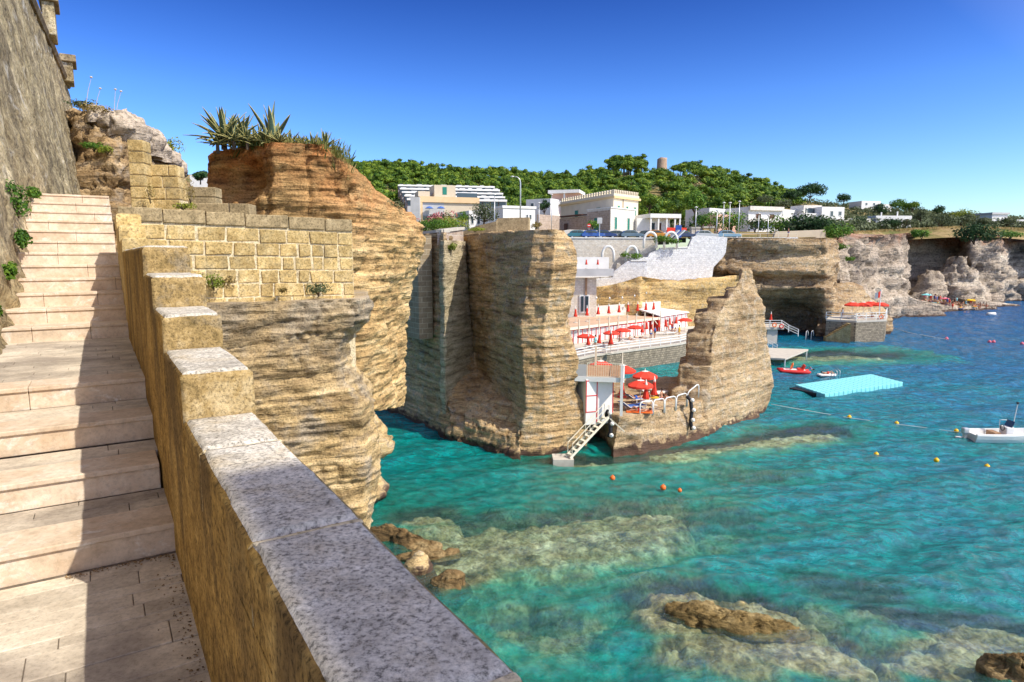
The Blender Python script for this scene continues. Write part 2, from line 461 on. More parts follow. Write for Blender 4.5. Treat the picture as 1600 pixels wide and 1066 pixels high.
def shrub(name, loc, r, h, mat, label, cat="shrub", group=None, n=500, size=0.12, blobs=6, seed=1, stem=None, sx=1.0, sy=1.0):
    rng = np.random.default_rng(seed)
    e = empty(name, loc, label, cat, group)
    bl = []
    for i in range(blobs):
        a = rng.random()*6.28; q = r*0.6*math.sqrt(rng.random())
        rr = r*(0.35+0.3*rng.random())
        bl.append((q*math.cos(a)*sx, q*math.sin(a)*sy, h*(0.3+0.4*rng.random()), rr*sx, rr*sy, h*(0.3+0.15*rng.random())))
    v, f = leaf_cloud(bl, n, size, rng)
    v[:, 2] = np.where(v[:, 2] < 0, -v[:, 2]*0.3, v[:, 2])
    mesh_np("foliage", v, f, mat, e, smooth=False)
    m = MB()
    for i in range(4):
        a = rng.random()*6.28
        m.tube([(0, 0, -0.1*r), (0.2*r*math.cos(a), 0.2*r*math.sin(a), h*0.3), (0.45*r*math.cos(a), 0.45*r*math.sin(a), h*0.6)], [0.03*r+0.002, 0.02*r+0.002, 0.01*r+0.001], 5)
    m.build("stem", stem or MAT["bark"], e, True)
    return e
def tree(name, loc, h, r, mat, label, group=None, n=900, size=0.3, seed=1, flat=0.55, trunk_h=0.45, lean=0.0, nb=8, cat="tree"):
    rng = np.random.default_rng(seed)
    e = empty(name, loc, label, cat, group)
    th = h*trunk_h; m = MB(); bl = []
    tr = 0.028*h+0.05
    m.tube([(0, 0, -0.5), (lean*0.3, 0.05, th*0.5), (lean, 0, th), (lean*1.3, 0, h*0.8)], [tr*1.3, tr, tr*0.8, tr*0.2], 7)
    for i in range(nb):
        a = 2*math.pi*(i+rng.random()*0.7)/nb; q = r*(0.25+0.5*rng.random()); z = th+(h-th)*(0.25+0.5*rng.random())
        rr = r*(0.30+0.22*rng.random())
        c = (lean+q*math.cos(a), q*math.sin(a), z)
        bl.append((*c, rr, rr, rr*flat*(0.8+0.4*rng.random())))
        m.tube([(lean, 0, th*0.85), ((lean+c[0])/2, c[1]/2, (th+c[2])/2-0.05*h), c], [tr*0.5, tr*0.35, tr*0.12], 5)
    bl.append((lean, 0, h-r*0.35*flat, r*0.5, r*0.5, r*0.42*flat))
    m.build("trunk", MAT["bark"], e, True)
    v, f = leaf_cloud(bl, n, size, rng)
    mesh_np("crown", v, f, mat, e, smooth=False)
    return e
ORD = ["leftmost", "second from left", "third from left", "fourth from left", "fifth from left", "sixth from left",
       "seventh from left", "eighth from left", "ninth from left", "tenth from left", "eleventh from left", "twelfth from left"]
MAT = {}
# ------------------------------------------------------------------ the palette
MAT["bark"] = m_plain("bark", (0.10, 0.075, 0.055), 0.9, 0.3, 6, bump=0.01)
MAT["rock_near"] = m_rock("quarried_rock_near", (0.20, 0.135, 0.07), (0.50, 0.355, 0.17), (0.74, 0.58, 0.34), 5.0, grey=(0.33, 0.285, 0.225), fine=26, bump=0.026, big=0.5, lines=8.0, saw=0.13, red=((0.33, 0.275, 0.20), 12.3, 2.2))
MAT["rock_arch"] = m_rock("red_topped_rock", (0.21, 0.125, 0.055), (0.51, 0.34, 0.15), (0.72, 0.54, 0.29), 4.0, red=((0.38, 0.145, 0.045), 15.8, 5.0), fine=15, bump=0.045, big=0.4, lines=5.5, saw=0.19)
MAT["rock_quarry"] = m_rock("quarried_cliff", (0.21, 0.13, 0.065), (0.48, 0.325, 0.16), (0.68, 0.52, 0.31), 2.2, grey=(0.36, 0.32, 0.25), fine=9, bump=0.08, big=0.22, lines=3.0, saw=0.36)
MAT["rock_fin"] = m_rock("rock_fin", (0.20, 0.135, 0.075), (0.42, 0.30, 0.17), (0.62, 0.49, 0.31), 1.6, grey=(0.46, 0.39, 0.30), fine=8, bump=0.09, big=0.2, lines=2.2, lc=0.4)
MAT["rock_layer"] = m_rock("layered_cliff", (0.17, 0.10, 0.055), (0.42, 0.29, 0.16), (0.62, 0.50, 0.33), 0.9, grey=(0.44, 0.38, 0.30), fine=3.6, bump=0.3, big=0.10, lines=1.1, lc=0.6)
MAT["rock_far"] = m_rock("far_cliff", (0.15, 0.12, 0.10), (0.44, 0.36, 0.28), (0.68, 0.59, 0.47), 0.35, red=((0.30, 0.14, 0.08), 17.5, 16.0), fine=1.9, bump=0.55, big=0.07, lines=0.5, lc=0.5)
MAT["rock_wall_yellow"] = m_rock("quarry_wall", (0.26, 0.165, 0.07), (0.50, 0.34, 0.14), (0.64, 0.48, 0.24), 1.2, grey=(0.42, 0.34, 0.22), fine=4, bump=0.10, tide=False, big=0.16, lines=1.4)
MAT["rock_bank"] = m_rock("rock_bank", (0.15, 0.095, 0.05), (0.36, 0.24, 0.12), (0.56, 0.42, 0.25), 2.6, grey=(0.40, 0.34, 0.27), fine=12, bump=0.06, tide=False, big=0.5, lines=4.5)
MAT["rubble_pale"] = m_rock("pale_rubble", (0.24, 0.19, 0.14), (0.50, 0.42, 0.33), (0.68, 0.60, 0.50), 1.5, fine=9, bump=0.06, tide=False, big=0.8, lines=2.0, lc=0.3)
MAT["rock_wet"] = m_rock("tidal_rock", (0.05, 0.034, 0.018), (0.18, 0.115, 0.05), (0.40, 0.30, 0.15), 2.0, fine=6, bump=0.07, tide=False, big=0.6)
MAT["rock_pale"] = m_rock("pale_slab_rock", (0.20, 0.155, 0.085), (0.45, 0.375, 0.24), (0.62, 0.54, 0.38), 2.0, fine=9, bump=0.09, big=0.25, lines=3.0)
MAT["rock_sea"] = m_rock("mossy_rock", (0.035, 0.026, 0.012), (0.20, 0.14, 0.055), (0.46, 0.37, 0.19), 1.0, fine=5, bump=0.10, tide=False, big=0.5)
MAT["travertine"] = m_stone("travertine", (0.55, 0.43, 0.31), (0.67, 0.54, 0.41), (0.76, 0.66, 0.54), 30, 0.003, 1.6, speck=0.22, stain=(0.56, 0.40, 0.26), isl=0.08, white=((0.80, 0.76, 0.70), 4.0, 0.75), rough=0.75)
MAT["paving"] = m_stone("paving_stone", (0.48, 0.41, 0.32), (0.62, 0.54, 0.43), (0.72, 0.64, 0.53), 40, 0.003, 1.2, speck=0.3, isl=0.13, streak=((0.33, 0.28, 0.23), (1.4, 1.4, 1.4)), rough=0.8)
MAT["joint"] = m_plain("joint_dirt", (0.17, 0.14, 0.11), 0.95, 0.35, 20)
MAT["parapet_in"] = m_stone("parapet_render", (0.17, 0.10, 0.03), (0.42, 0.26, 0.075), (0.60, 0.41, 0.15), 48, 0.012, 1.3, speck=1.0, streak=((0.16, 0.10, 0.04), (2.2, 2.2, 0.9)))
MAT["coping"] = m_stone("coping_stone", (0.34, 0.31, 0.265), (0.56, 0.52, 0.45), (0.72, 0.67, 0.59), 75, 0.007, 2.0, speck=0.95, stain=(0.50, 0.42, 0.30), white=((0.72, 0.69, 0.63), 2.2, 0.6))
MAT["coping_front"] = m_stone("coping_face", (0.20, 0.14, 0.055), (0.40, 0.28, 0.12), (0.58, 0.45, 0.25), 80, 0.008, 3.0, stain=(0.26, 0.22, 0.16))
MAT["block"] = m_stone("tufa_block", (0.33, 0.225, 0.085), (0.54, 0.40, 0.18), (0.68, 0.54, 0.30), 32, 0.006, 1.8, stain=(0.30, 0.24, 0.13), isl=0.16)
MAT["block_dark"] = m_stone("weathered_block", (0.20, 0.16, 0.09), (0.36, 0.28, 0.16), (0.50, 0.40, 0.24), 32, 0.006, 1.8, isl=0.12)
MAT["mortar"] = m_stone("lime_mortar", (0.50, 0.41, 0.25), (0.66, 0.56, 0.37), (0.76, 0.67, 0.48), 30, 0.004, 2)
MAT["old_wall"] = m_stone("old_fortress_wall", (0.20, 0.15, 0.08), (0.50, 0.41, 0.24), (0.72, 0.61, 0.40), 14, 0.12, 0.8, stain=(0.26, 0.215, 0.14), streak=((0.19, 0.155, 0.10), (1.6, 1.6, 0.5)), white=((0.72, 0.69, 0.62), 1.1, 0.55))
MAT["cornice"] = m_stone("cornice_stone", (0.13, 0.10, 0.06), (0.27, 0.21, 0.13), (0.42, 0.34, 0.22), 20, 0.01, 1.5)
MAT["white_paint"] = m_plain("white_paint", (0.80, 0.80, 0.78), 0.5, 0.05, 3)
MAT["cream_paint"] = m_plain("cream_paint", (0.72, 0.66, 0.52), 0.55, 0.06, 3)
MAT["white_wall"] = m_plain("whitewash", (0.80, 0.79, 0.76), 0.9, 0.08, 0.8, bump=0.01)
MAT["grey_wall"] = m_plain("grey_render", (0.50, 0.50, 0.50), 0.9, 0.12, 0.6)
MAT["beige_wall"] = m_plain("beige_render", (0.62, 0.53, 0.40), 0.9, 0.07, 0.5)
MAT["villa_wall"] = m_plain("villa_plaster", (0.70, 0.62, 0.47), 0.9, 0.07, 0.5)
MAT["villa_trim"] = m_plain("villa_trim", (0.70, 0.52, 0.27), 0.8, 0.06, 1)
MAT["pink_wall"] = m_plain("pink_render", (0.70, 0.44, 0.34), 0.9, 0.07, 0.5)
MAT["peach"] = m_plain("peach_band", (0.74, 0.52, 0.30), 0.9, 0.1, 0.5)
MAT["stone_pale"] = m_masonry("pale_stone_wall", (0.72, 0.64, 0.53), (0.82, 0.76, 0.66), (0.58, 0.50, 0.40), 0.55, 0.24, 0.02, 0.03, rubble=0.10)
MAT["stone_brown"] = m_masonry("brownish_stone_wall", (0.42, 0.32, 0.25), (0.56, 0.45, 0.37), (0.62, 0.55, 0.47), 0.7, 0.4, 0.03, 0.03, rubble=0.2)
MAT["stone_white"] = m_masonry("limewashed_stone", (0.76, 0.71, 0.63), (0.82, 0.78, 0.71), (0.66, 0.60, 0.52), 0.7, 0.4, 0.015, 0.02, rubble=0.15)
MAT["white_rubble"] = m_masonry("white_rubble_wall", (0.72, 0.72, 0.73), (0.84, 0.84, 0.84), (0.64, 0.64, 0.67), 0.6, 0.34, 0.04, 0.05, rubble=0.9)
MAT["sea_wall"] = m_masonry("sea_wall_stone", (0.22, 0.19, 0.14), (0.40, 0.34, 0.25), (0.16, 0.13, 0.10), 0.5, 0.28, 0.03, 0.05, rubble=0.2)
MAT["dark_masonry"] = m_masonry("arch_masonry", (0.26, 0.20, 0.13), (0.38, 0.30, 0.20), (0.48, 0.41, 0.30), 0.9, 0.42, 0.03, 0.03)
MAT["plaster_pink"] = m_plain("pinkish_plaster", (0.46, 0.28, 0.17), 0.95, 0.2, 1.2, bump=0.02)
MAT["concrete"] = m_plain("concrete", (0.52, 0.48, 0.41), 0.9, 0.14, 1.4)
MAT["terrace_floor"] = m_plain("terrace_floor", (0.58, 0.40, 0.27), 0.9, 0.12, 1.0)
MAT["timber"] = m_plain("timber_deck", (0.36, 0.22, 0.13), 0.85, 0.2, 3)
MAT["red_cloth"] = m_plain("red_canvas", (0.72, 0.055, 0.03), 0.8, 0.12, 3)
MAT["red_paint"] = m_plain("red_paint", (0.62, 0.03, 0.03), 0.5, 0.08, 3)
MAT["white_cloth"] = m_plain("white_canvas", (0.80, 0.77, 0.72), 0.8, 0.05, 3)
MAT["orange_plastic"] = m_plain("orange_plastic", (0.85, 0.17, 0.03), 0.35, 0.05, 3)
MAT["yellow_plastic"] = m_plain("yellow_plastic", (0.85, 0.52, 0.02), 0.35, 0.05, 3)
MAT["pink_plastic"] = m_plain("pink_plastic", (0.70, 0.16, 0.22), 0.4, 0.05, 3)
MAT["black_rubber"] = m_plain("black_rubber", (0.02, 0.02, 0.025), 0.6, 0.2, 6)
MAT["turquoise"] = m_plain("turquoise_plastic", (0.24, 0.68, 0.72), 0.45, 0.12, 2.5)
MAT["metal"] = m_plain("galvanised_metal", (0.55, 0.56, 0.57), 0.4, 0.08, 4, 0.5, 0.6)
MAT["glass"] = m_plain("window_glass", (0.035, 0.055, 0.075), 0.12, 0.1, 1, 0.6)
MAT["green_shutter"] = m_plain("green_shutter", (0.02, 0.20, 0.155), 0.6, 0.12, 3)
MAT["dark_door"] = m_plain("dark_wood", (0.12, 0.06, 0.04), 0.7, 0.2, 3)
MAT["blue_shade"] = m_plain("blue_canvas", (0.06, 0.14, 0.42), 0.8, 0.1, 3)
MAT["blue_paint"] = m_plain("blue_paint", (0.03, 0.10, 0.40), 0.5, 0.1, 3)
MAT["asphalt"] = m_plain("asphalt", (0.09, 0.09, 0.09), 0.95, 0.15, 2)
MAT["skin"] = m_plain("skin", (0.48, 0.26, 0.16), 0.6, 0.08, 6)
MAT["hair"] = m_plain("hair", (0.05, 0.03, 0.02), 0.7, 0.2, 10)
MAT["leaf_pine"] = m_leaf("pine_needles", (0.025, 0.075, 0.012), (0.10, 0.19, 0.018), (0.25, 0.33, 0.03))
MAT["leaf_dark"] = m_leaf("dark_leaves", (0.010, 0.035, 0.012), (0.025, 0.070, 0.020), (0.05, 0.11, 0.03))
MAT["leaf_green"] = m_leaf("green_leaves", (0.03, 0.09, 0.012), (0.08, 0.19, 0.02), (0.17, 0.28, 0.03))
MAT["leaf_olive"] = m_leaf("olive_leaves", (0.05, 0.07, 0.03), (0.10, 0.13, 0.06), (0.17, 0.20, 0.10))
MAT["leaf_dry"] = m_leaf("dry_grass", (0.16, 0.12, 0.04), (0.27, 0.20, 0.06), (0.36, 0.29, 0.10))
MAT["leaf_yellow"] = m_leaf("yellow_green_leaves", (0.10, 0.15, 0.02), (0.22, 0.27, 0.03), (0.36, 0.38, 0.05))
MAT["flower"] = m_leaf("oleander_flowers", (0.45, 0.10, 0.12), (0.60, 0.22, 0.22), (0.70, 0.40, 0.36))
def agave_mat():
    t = NT("agave_blade"); uv = t.node("ShaderNodeAttribute", attribute_name="edge").outputs["Fac"]
    n = t.noise(t.pos(), 6.0, 4, 0.6)
    c = t.ramp(n, [(0.3, (0.05, 0.10, 0.075)), (0.7, (0.13, 0.20, 0.14))])
    c = t.mix(t.ramp(uv, [(0.55, 0.0), (0.8, 1.0)]), c, (0.46, 0.42, 0.16))
    return t.finish(c, 0.5, None, 0.3, 0, 0.12)
MAT["agave"] = agave_mat()

# ------------------------------------------------------------------ sea floor, sea, land
RNG = np.random.default_rng(7)
# submerged slabs and boulders: x, y, rx, ry, rotation, top (z), squareness
def mnd(px, py, rx, ry, rot, top, sq=2.5):
    w = W(px, py, top); return (w[0], w[1], rx, ry, math.radians(rot), top, sq)
MOUNDS = [mnd(1130, 962, 3.4, 1.5, -20, -0.12, 3), mnd(1200, 1015, 2.2, 0.8, -30, -0.14, 3), mnd(1310, 1030, 1.3, 0.8, -45, -0.15), mnd(1120, 1020, 1.2, 0.7, -35, -0.2), mnd(1440, 1045, 1.4, 0.6, -20, -0.18), mnd(1545, 1010, 1.5, 0.7, -15, -0.2),
          mnd(870, 848, 6.6, 2.7, 16, -0.42, 3.5), mnd(775, 868, 2.2, 1.7, 10, -0.35), mnd(1000, 822, 3.0, 1.3, 24, -0.5, 3),
          mnd(668, 815, 1.7, 1.1, 0, -0.35), mnd(1130, 842, 1.6, 0.9, 10, -1.2), mnd(880, 935, 1.3, 1.0, 20, -1.3), mnd(840, 1010, 1.9, 1.2, -20, -0.9),
          mnd(1150, 1052, 1.1, 0.75, -35, -0.35), mnd(1290, 1040, 0.85, 0.9, -50, -0.28), mnd(1330, 960, 1.8, 0.9, -25, -1.1), mnd(1480, 1030, 1.5, 0.55, -15, -0.3),
          mnd(1430, 985, 1.9, 0.5, -10, -0.45), mnd(1560, 990, 1.8, 0.7, -12, -0.35), mnd(1360, 1068, 0.8, 0.7, -30, -0.4), mnd(700, 905, 2.0, 1.4, 20, -0.3), mnd(1065, 1040, 0.8, 0.9, -30, -0.5),
          mnd(1230, 690, 5.0, 1.6, 25, -0.35), mnd(1110, 705, 5.5, 1.2, 18, -0.3), mnd(1300, 560, 8.5, 3.4, 8, -0.35), mnd(960, 728, 5.0, 1.0, 5, -0.5), mnd(1170, 780, 2.5, 1.2, -10, -1.6)]
def bed(x, y):
    P = np.stack([x, y, np.zeros_like(x)], -1)
    dist = np.hypot(x, y)
    z = -4.3 + 1.3*fbm(P*0.10, 4, 3) - 0.03*np.clip(x-4, 0, 60) - 0.035*np.clip(dist-55, 0, 140)
    z = z - 0.02*np.clip(x-20, 0, 100)
    z = z + 1.5*np.clip(fbm(P*0.30, 4, 31), 0, 1) + 0.12*fbm(P*2.2, 3, 32)
    # shoaling round the rocks at the left
    z = np.maximum(z, -1.0 - 0.33*np.hypot((x+5.0)*0.9, (y-26.0)*0.55) + 0.3*fbm(P*0.6, 3, 8))
    for mx, my, rx, ry, rot, top, sq in MOUNDS:
        c, s = math.cos(rot), math.sin(rot)
        sel = (np.hypot(x-mx, y-my) < max(rx, ry)*1.7+2.5)
        if not sel.any(): continue
        xs, ys, Ps = x[sel], y[sel], P[sel]
        u = ((xs-mx)*c+(ys-my)*s)/rx; v = (-(xs-mx)*s+(ys-my)*c)/ry
        wob = 1+0.28*fbm(Ps*0.9, 3, 51)
        r = ((np.abs(u)**sq+np.abs(v)**sq)**(1/sq))*wob
        h = top - 0.07 - 0.14*fbm(Ps*0.8, 3, 60) - 0.16*(1-np.abs(fbm(Ps*1.7, 4, 62))*2) + 0.05*fbm(Ps*6, 3, 64) - 3.4*np.clip(r-0.95, 0, 9)**1.1
        z[sel] = np.maximum(z[sel], h)
    return z
def polar(r0, r1, n, a0, a1, m):
    r = r0*(r1/r0)**np.linspace(0, 1, n); a = np.radians(np.linspace(a0, a1, m))
    R_, A_ = np.meshgrid(r, a, indexing='ij')
    return R_*np.sin(A_), R_*np.cos(A_), R_
def polar2(segs, a0, a1, m):
    r = np.concatenate([r0*(r1/r0)**(np.arange(n)/n) for r0, r1, n in segs]+[[segs[-1][1]]]); a = np.radians(np.linspace(a0, a1, m))
    R_, A_ = np.meshgrid(r, a, indexing='ij')
    return R_*np.sin(A_), R_*np.cos(A_), R_
def grid_faces(n, m):
    i = np.arange(n*m).reshape(n, m)
    return np.stack([i[:-1, :-1], i[:-1, 1:], i[1:, 1:], i[1:, :-1]], -1).reshape(-1, 4)[:, ::-1]

def seabed_mat():
    t = NT("sea_floor"); p = t.pos()
    n = t.noise(p, 0.9, 8, 0.68); f = t.noise(p, 3.2, 7, 0.72, 0.6)
    z = t.node("ShaderNodeSeparateXYZ"); t.link(p, z.inputs[0])
    deep = t.ramp(n, [(0.36, (0.10, 0.12, 0.06)), (0.5, (0.34, 0.32, 0.20)), (0.66, (0.58, 0.54, 0.38))])
    top = t.ramp(n, [(0.36, (0.13, 0.095, 0.04)), (0.5, (0.40, 0.33, 0.16)), (0.64, (0.72, 0.65, 0.42))])
    mr = t.node("ShaderNodeMapRange"); mr.inputs["From Min"].default_value = -2.2; mr.inputs["From Max"].default_value = -0.7; t.link(z.outputs[2], mr.inputs["Value"])
    c = t.mix(mr.outputs[0], deep, top)
    c = t.mix(0.9, c, t.ramp(f, [(0.38, 0.35), (0.5, 0.95), (0.62, 1.4)]), 'MULTIPLY')
    return t.finish(c, 0.9, t.bump(f, 0.9, 0.2), 0.1)
bx, by, br = polar2([(9, 100, 380), (100, 330, 60)], -45, 48, 420)
bz = bed(bx, by)
setp(mesh_np("sea_floor", np.stack([bx, by, bz], -1).reshape(-1, 3), grid_faces(*bx.shape), seabed_mat()), "rocky sea floor seen through clear green water", "sea floor", kind="structure")

def water_mat():
    t = NT("sea_water"); g = t.node("ShaderNodeNewGeometry")
    dep = t.node("ShaderNodeAttribute", attribute_name="depth").outputs["Fac"]
    p = t.pos()
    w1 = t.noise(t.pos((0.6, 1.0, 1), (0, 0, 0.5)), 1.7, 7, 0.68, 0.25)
    w2 = t.noise(t.pos((0.8, 1.5, 1), (0, 0, 0.25)), 5.0, 5, 0.68, 0.2)
    w3 = t.noise(t.pos((0.14, 0.36, 1), (0, 0, 0.35)), 1.0, 6, 0.66, 0.3)
    nb = t.bump(w3, 0.7, 1.2); nb = t.bump(w1, 1.0, 0.55, nb); nb = t.bump(w2, 0.9, 0.16, nb)
    mott = t.noise(t.pos((0.05, 0.11, 1), (0, 0, 0.4)), 1.0, 6, 0.62, 0.7)
    dd = t.math('ADD', dep, t.math('MULTIPLY', t.math('MULTIPLY', t.math('SUBTRACT', mott, 0.5), 5.0), t.math('DIVIDE', dep, 6.0, True)))
    k = t.math('DIVIDE', dd, 14.0)
    colr = t.ramp(k, [(0.05, (0.02, 0.50, 0.37)), (0.20, (0.0, 0.36, 0.265)), (0.34, (0.0, 0.295, 0.295)), (0.52, (0.001, 0.190, 0.335)), (0.9, (0.002, 0.115, 0.330))])
    ripple_shade = t.ramp(w1, [(0.38, 0.45), (0.5, 1.0), (0.62, 1.6)])  # light and dark of the wavelets painted into the water colour
    colr = t.mix(0.75, colr, ripple_shade, 'MULTIPLY')
    tr = t.node("ShaderNodeBsdfTransparent"); t.link(t.ramp(t.math('DIVIDE', dep, 3.0), [(0.0, (0.97, 0.99, 0.97)), (0.25, (0.80, 0.96, 0.90)), (0.8, (0.45, 0.92, 0.82))]), tr.inputs[0])
    df = t.node("ShaderNodeBsdfDiffuse"); t.link(colr, df.inputs[0]); t.link(nb, df.inputs["Normal"])
    op = t.ramp(t.math('DIVIDE', dd, 6.0), [(0.0, 0.02), (0.16, 0.12), (0.38, 0.50), (0.75, 0.96)])
    mx = t.node("ShaderNodeMixShader"); t.link(op, mx.inputs[0]); t.link(tr.outputs[0], mx.inputs[1]); t.link(df.outputs[0], mx.inputs[2])
    gl = t.node("ShaderNodeBsdfGlossy"); gl.inputs["Roughness"].default_value = 0.06; t.link(nb, gl.inputs["Normal"])
    fr = t.node("ShaderNodeFresnel"); fr.inputs["IOR"].default_value = 1.33; t.link(nb, fr.inputs["Normal"])
    m2 = t.node("ShaderNodeMixShader"); t.link(t.math('MULTIPLY', fr.outputs[0], 0.42), m2.inputs[0]); t.link(mx.outputs[0], m2.inputs[1]); t.link(gl.outputs[0], m2.inputs[2])
    t.link(m2.outputs[0], t.out.inputs[0]); return t.m
def waves(x, y, r):
    rng = np.random.default_rng(3); z = np.zeros_like(x)
    wx = x+0.9*fbm(np.stack([x, y, 0*x], -1)*0.15, 2, 90); wy = y+0.9*fbm(np.stack([x, y, 0*x], -1)*0.15, 2, 95)
    for i in range(22):
        lam = 0.55*(1.24**i) if i < 12 else 1.0*(1.25**(i-12)); a = math.radians(-68+rng.normal()*20); ph = rng.random()*6.28
        am = 0.010*lam**0.85
        z += am*np.sin(2*math.pi/lam*(wx*math.cos(a)+wy*math.sin(a))+ph)*np.clip(1.5-r/(lam*90), 0, 1)
    return z*1.15
wx_, wy_, wr_ = polar2([(9, 110, 620), (110, 9000, 160)], -50, 50, 900)
wz_ = waves(wx_, wy_, wr_)
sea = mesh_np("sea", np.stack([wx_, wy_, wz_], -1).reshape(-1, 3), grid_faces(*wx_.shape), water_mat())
at = sea.data.attributes.new("depth", 'FLOAT', 'POINT')
at.data.foreach_set("value", (-bed(wx_, wy_)).astype(np.float32).ravel())
setp(sea, "clear turquoise sea turning deep blue further out", "sea", kind="structure")

# land behind the cliff road: rises to the wooded ridge
PXC = [-700, 300, 560, 650, 730, 830, 900, 960, 1040, 1100, 1150, 1220, 1260, 1300, 1400, 1500, 1600, 1800, 2400]
D0 = [113]*12+[118, 136, 200, 202, 214, 222, 236]
PY0 = [372]*12+[372, 366, 360, 355, 358, 360, 362]
PYM = [350, 350, 345, 345, 345, 350, 352, 352, 352, 350, 352, 352, 350, 346, 346, 350, 352, 356, 360]
PYH = [300, 300, 300, 300, 302, 303, 303, 300, 300, 302, 310, 320, 322, 324, 332, 341, 346, 350, 356]
PYR = [276, 272, 266, 268, 278, 281, 284, 272, 275, 274, 284, 305, 315, 320, 330, 341, 347, 350, 356]
def land_z(px, d):
    ip = lambda a: np.interp(px, PXC, a)
    d0 = ip(D0); off = float(np.interp(px, [1280, 1310], [3, 16])); ds = [d0-off, d0, d0+30, max(d0+42, 200), 262, 325, 410, 700]
    py = [ip(PY0)+float(np.interp(px, [1280, 1310], [0, 16])), ip(PY0), ip(PY0)*0.8+ip(PYM)*0.2, ip(PY0)*0.4+ip(PYM)*0.6, ip(PYM)*0.65+ip(PYH)*0.35, ip(PYH), ip(PYR), ip(PYR)+30]
    zs = np.array([Zp(b, a) for a, b in zip(ds, py)])
    return float(np.interp(d, ds, zs))
lp = np.linspace(-700, 2400, 190); lf = np.concatenate([np.linspace(0, 0.35, 24), np.linspace(0.36, 1, 22)])
LV = []
for f in lf:
    for px in lp:
        d0 = float(np.interp(px, PXC, D0))-float(np.interp(px, [1280, 1310], [0, 16])); d = d0+(640-d0)*f
        z = land_z(px, d); LV.append((X(px, d, z), d, z))
LV = np.array(LV); LV[:, 2] += 0.5*fbm(LV*0.05, 3, 5)*np.clip((LV[:, 1]-150)/60, 0, 1)
def land_mat():
    t = NT("hillside_soil"); p = t.pos()
    n = t.noise(p, 0.08, 6, 0.65); f = t.noise(p, 0.9, 6, 0.7)
    c = t.ramp(n, [(0.38, (0.10, 0.12, 0.035)), (0.5, (0.24, 0.19, 0.08)), (0.62, (0.40, 0.29, 0.15))])
    c = t.mix(0.8, c, t.ramp(f, [(0.35, 0.6), (0.65, 1.3)]), 'MULTIPLY')
    return t.finish(c, 0.95, t.bump(f, 0.7, 0.4), 0.1)
setp(mesh_np("hillside", LV, grid_faces(len(lf), len(lp)), land_mat()), "dry grassy hillside rising behind the cliff road", "hillside", kind="structure")
# ------------------------------------------------------------------ the stairs in the foreground
LIN, LOUT = 0.265, 0.558
rs = random.Random(4)
def slab_run(m, s0, s1, l0, l1, z0, z1, lens, gap=0.004, jit=0.002):
    """one row of stones laid across the stairs"""
    l = l0 - rs.random()*lens[0]*0.8
    while l < l1:
        n = l+lens[0]+(lens[1]-lens[0])*rs.random()
        a, b = max(l, l0), min(n, l1)
        if b-a > 0.03:
            dz = rs.uniform(-jit, jit)
            vs_ = [SL(s, q, z) for z in (z0, z1+dz) for q in (a+gap/2, b-gap/2) for s in (s0+gap/2, s1-gap/2)]
            m.add(vs_, [(0, 1, 3, 2), (4, 6, 7, 5), (0, 4, 5, 1), (2, 3, 7, 6), (0, 2, 6, 4), (1, 5, 7, 3)])
        l = n
def lwall(s, z): return -0.85+0.058*(s-9)-0.13*(z+1)-0.12
stair_loc = SL(3.9, -0.3, -1.65)
def wchild(o, e): o.parent = e; o.location = -Vector(e.location); return o

pav = MB()
s_ = 0.2
while s_ < 3.93:
    w = rs.choice([0.10, 0.13, 0.16, 0.2]); slab_run(pav, s_, min(s_+w, 3.95), -1.6, LIN+0.02, -1.75, -1.65, (0.5, 1.1)); s_ += w
o = pav.build("pavement", MAT["paving"], bevel=0.004); setp(o, "narrow stone slab pavement at the foot of the stairs", "pavement", kind="structure")
bed_ = MB(); bed_.add([SL(s, l, z) for z in (-3.0, -1.656) for l in (-1.7, LIN+0.1) for s in (-2.5, 3.98)], [(0, 1, 3, 2), (4, 6, 7, 5), (0, 4, 5, 1), (2, 3, 7, 6), (0, 2, 6, 4), (1, 5, 7, 3)])
setp(bed_.build("ground", MAT["joint"]), "earth and mortar bed under the slab pavement", "ground", kind="structure")

st = empty("stone_staircase", stair_loc, "long flight of worn pinkish stone steps climbing between old wall and parapet", "staircase")
NOS = [(3.96, -1.48), (4.62, -1.31), (5.28, -1.14), (5.95, -0.97)] + [(9.1+0.45*k, -0.80+0.17*k) for k in range(12)]
for k, (s0, z) in enumerate(NOS):
    s1 = NOS[k+1][0] if k+1 < len(NOS) else 16.0
    if k == 3: s1 = 9.1
    lw = lwall(s0, z)-0.3
    m = MB()
    # riser stones with the nosing slab on top
    keep = rs.getstate(); slab_run(m, s0+0.016, s0+0.33, lw, LIN+0.01, z-0.176, z-0.034, (0.55, 1.25), 0.003, 0.0)
    rs.setstate(keep); slab_run(m, s0, s0+0.34 if k <= 3 else s1+0.03, lw, LIN+0.01, z-0.034, z, (0.55, 1.25), 0.003, 0.001)
    wchild(m.build("step", MAT["travertine"], bevel=0.006), st)
    if k < 3:
        m = MB(); q = s0+0.34
        while q < s1-0.02:
            w = min(rs.choice([0.11, 0.15]), s1+0.01-q); slab_run(m, q, q+w, lw, LIN+0.01, z-0.05, z-0.004, (0.5, 1.0)); q += w
        wchild(m.build("tread_paving", MAT["paving"], bevel=0.003), st)
    if k == 3:
        m = MB(); q = s0+0.34
        while q < s1+0.02:
            w = rs.choice([0.12, 0.15, 0.19]); slab_run(m, q, min(q+w, s1+0.05), lw, LIN+0.01, z-0.05, z-0.003, (0.4, 0.9)); q += w
        wchild(m.build("landing_paving", MAT["paving"], bevel=0.003), st)
m = MB()
prof = [(3.99, -3.2), (3.99, -1.52)]
for k, (s0, z) in enumerate(NOS[1:]): prof += [(s0+0.03, prof[-1][1]), (s0+0.03, z-0.05)]
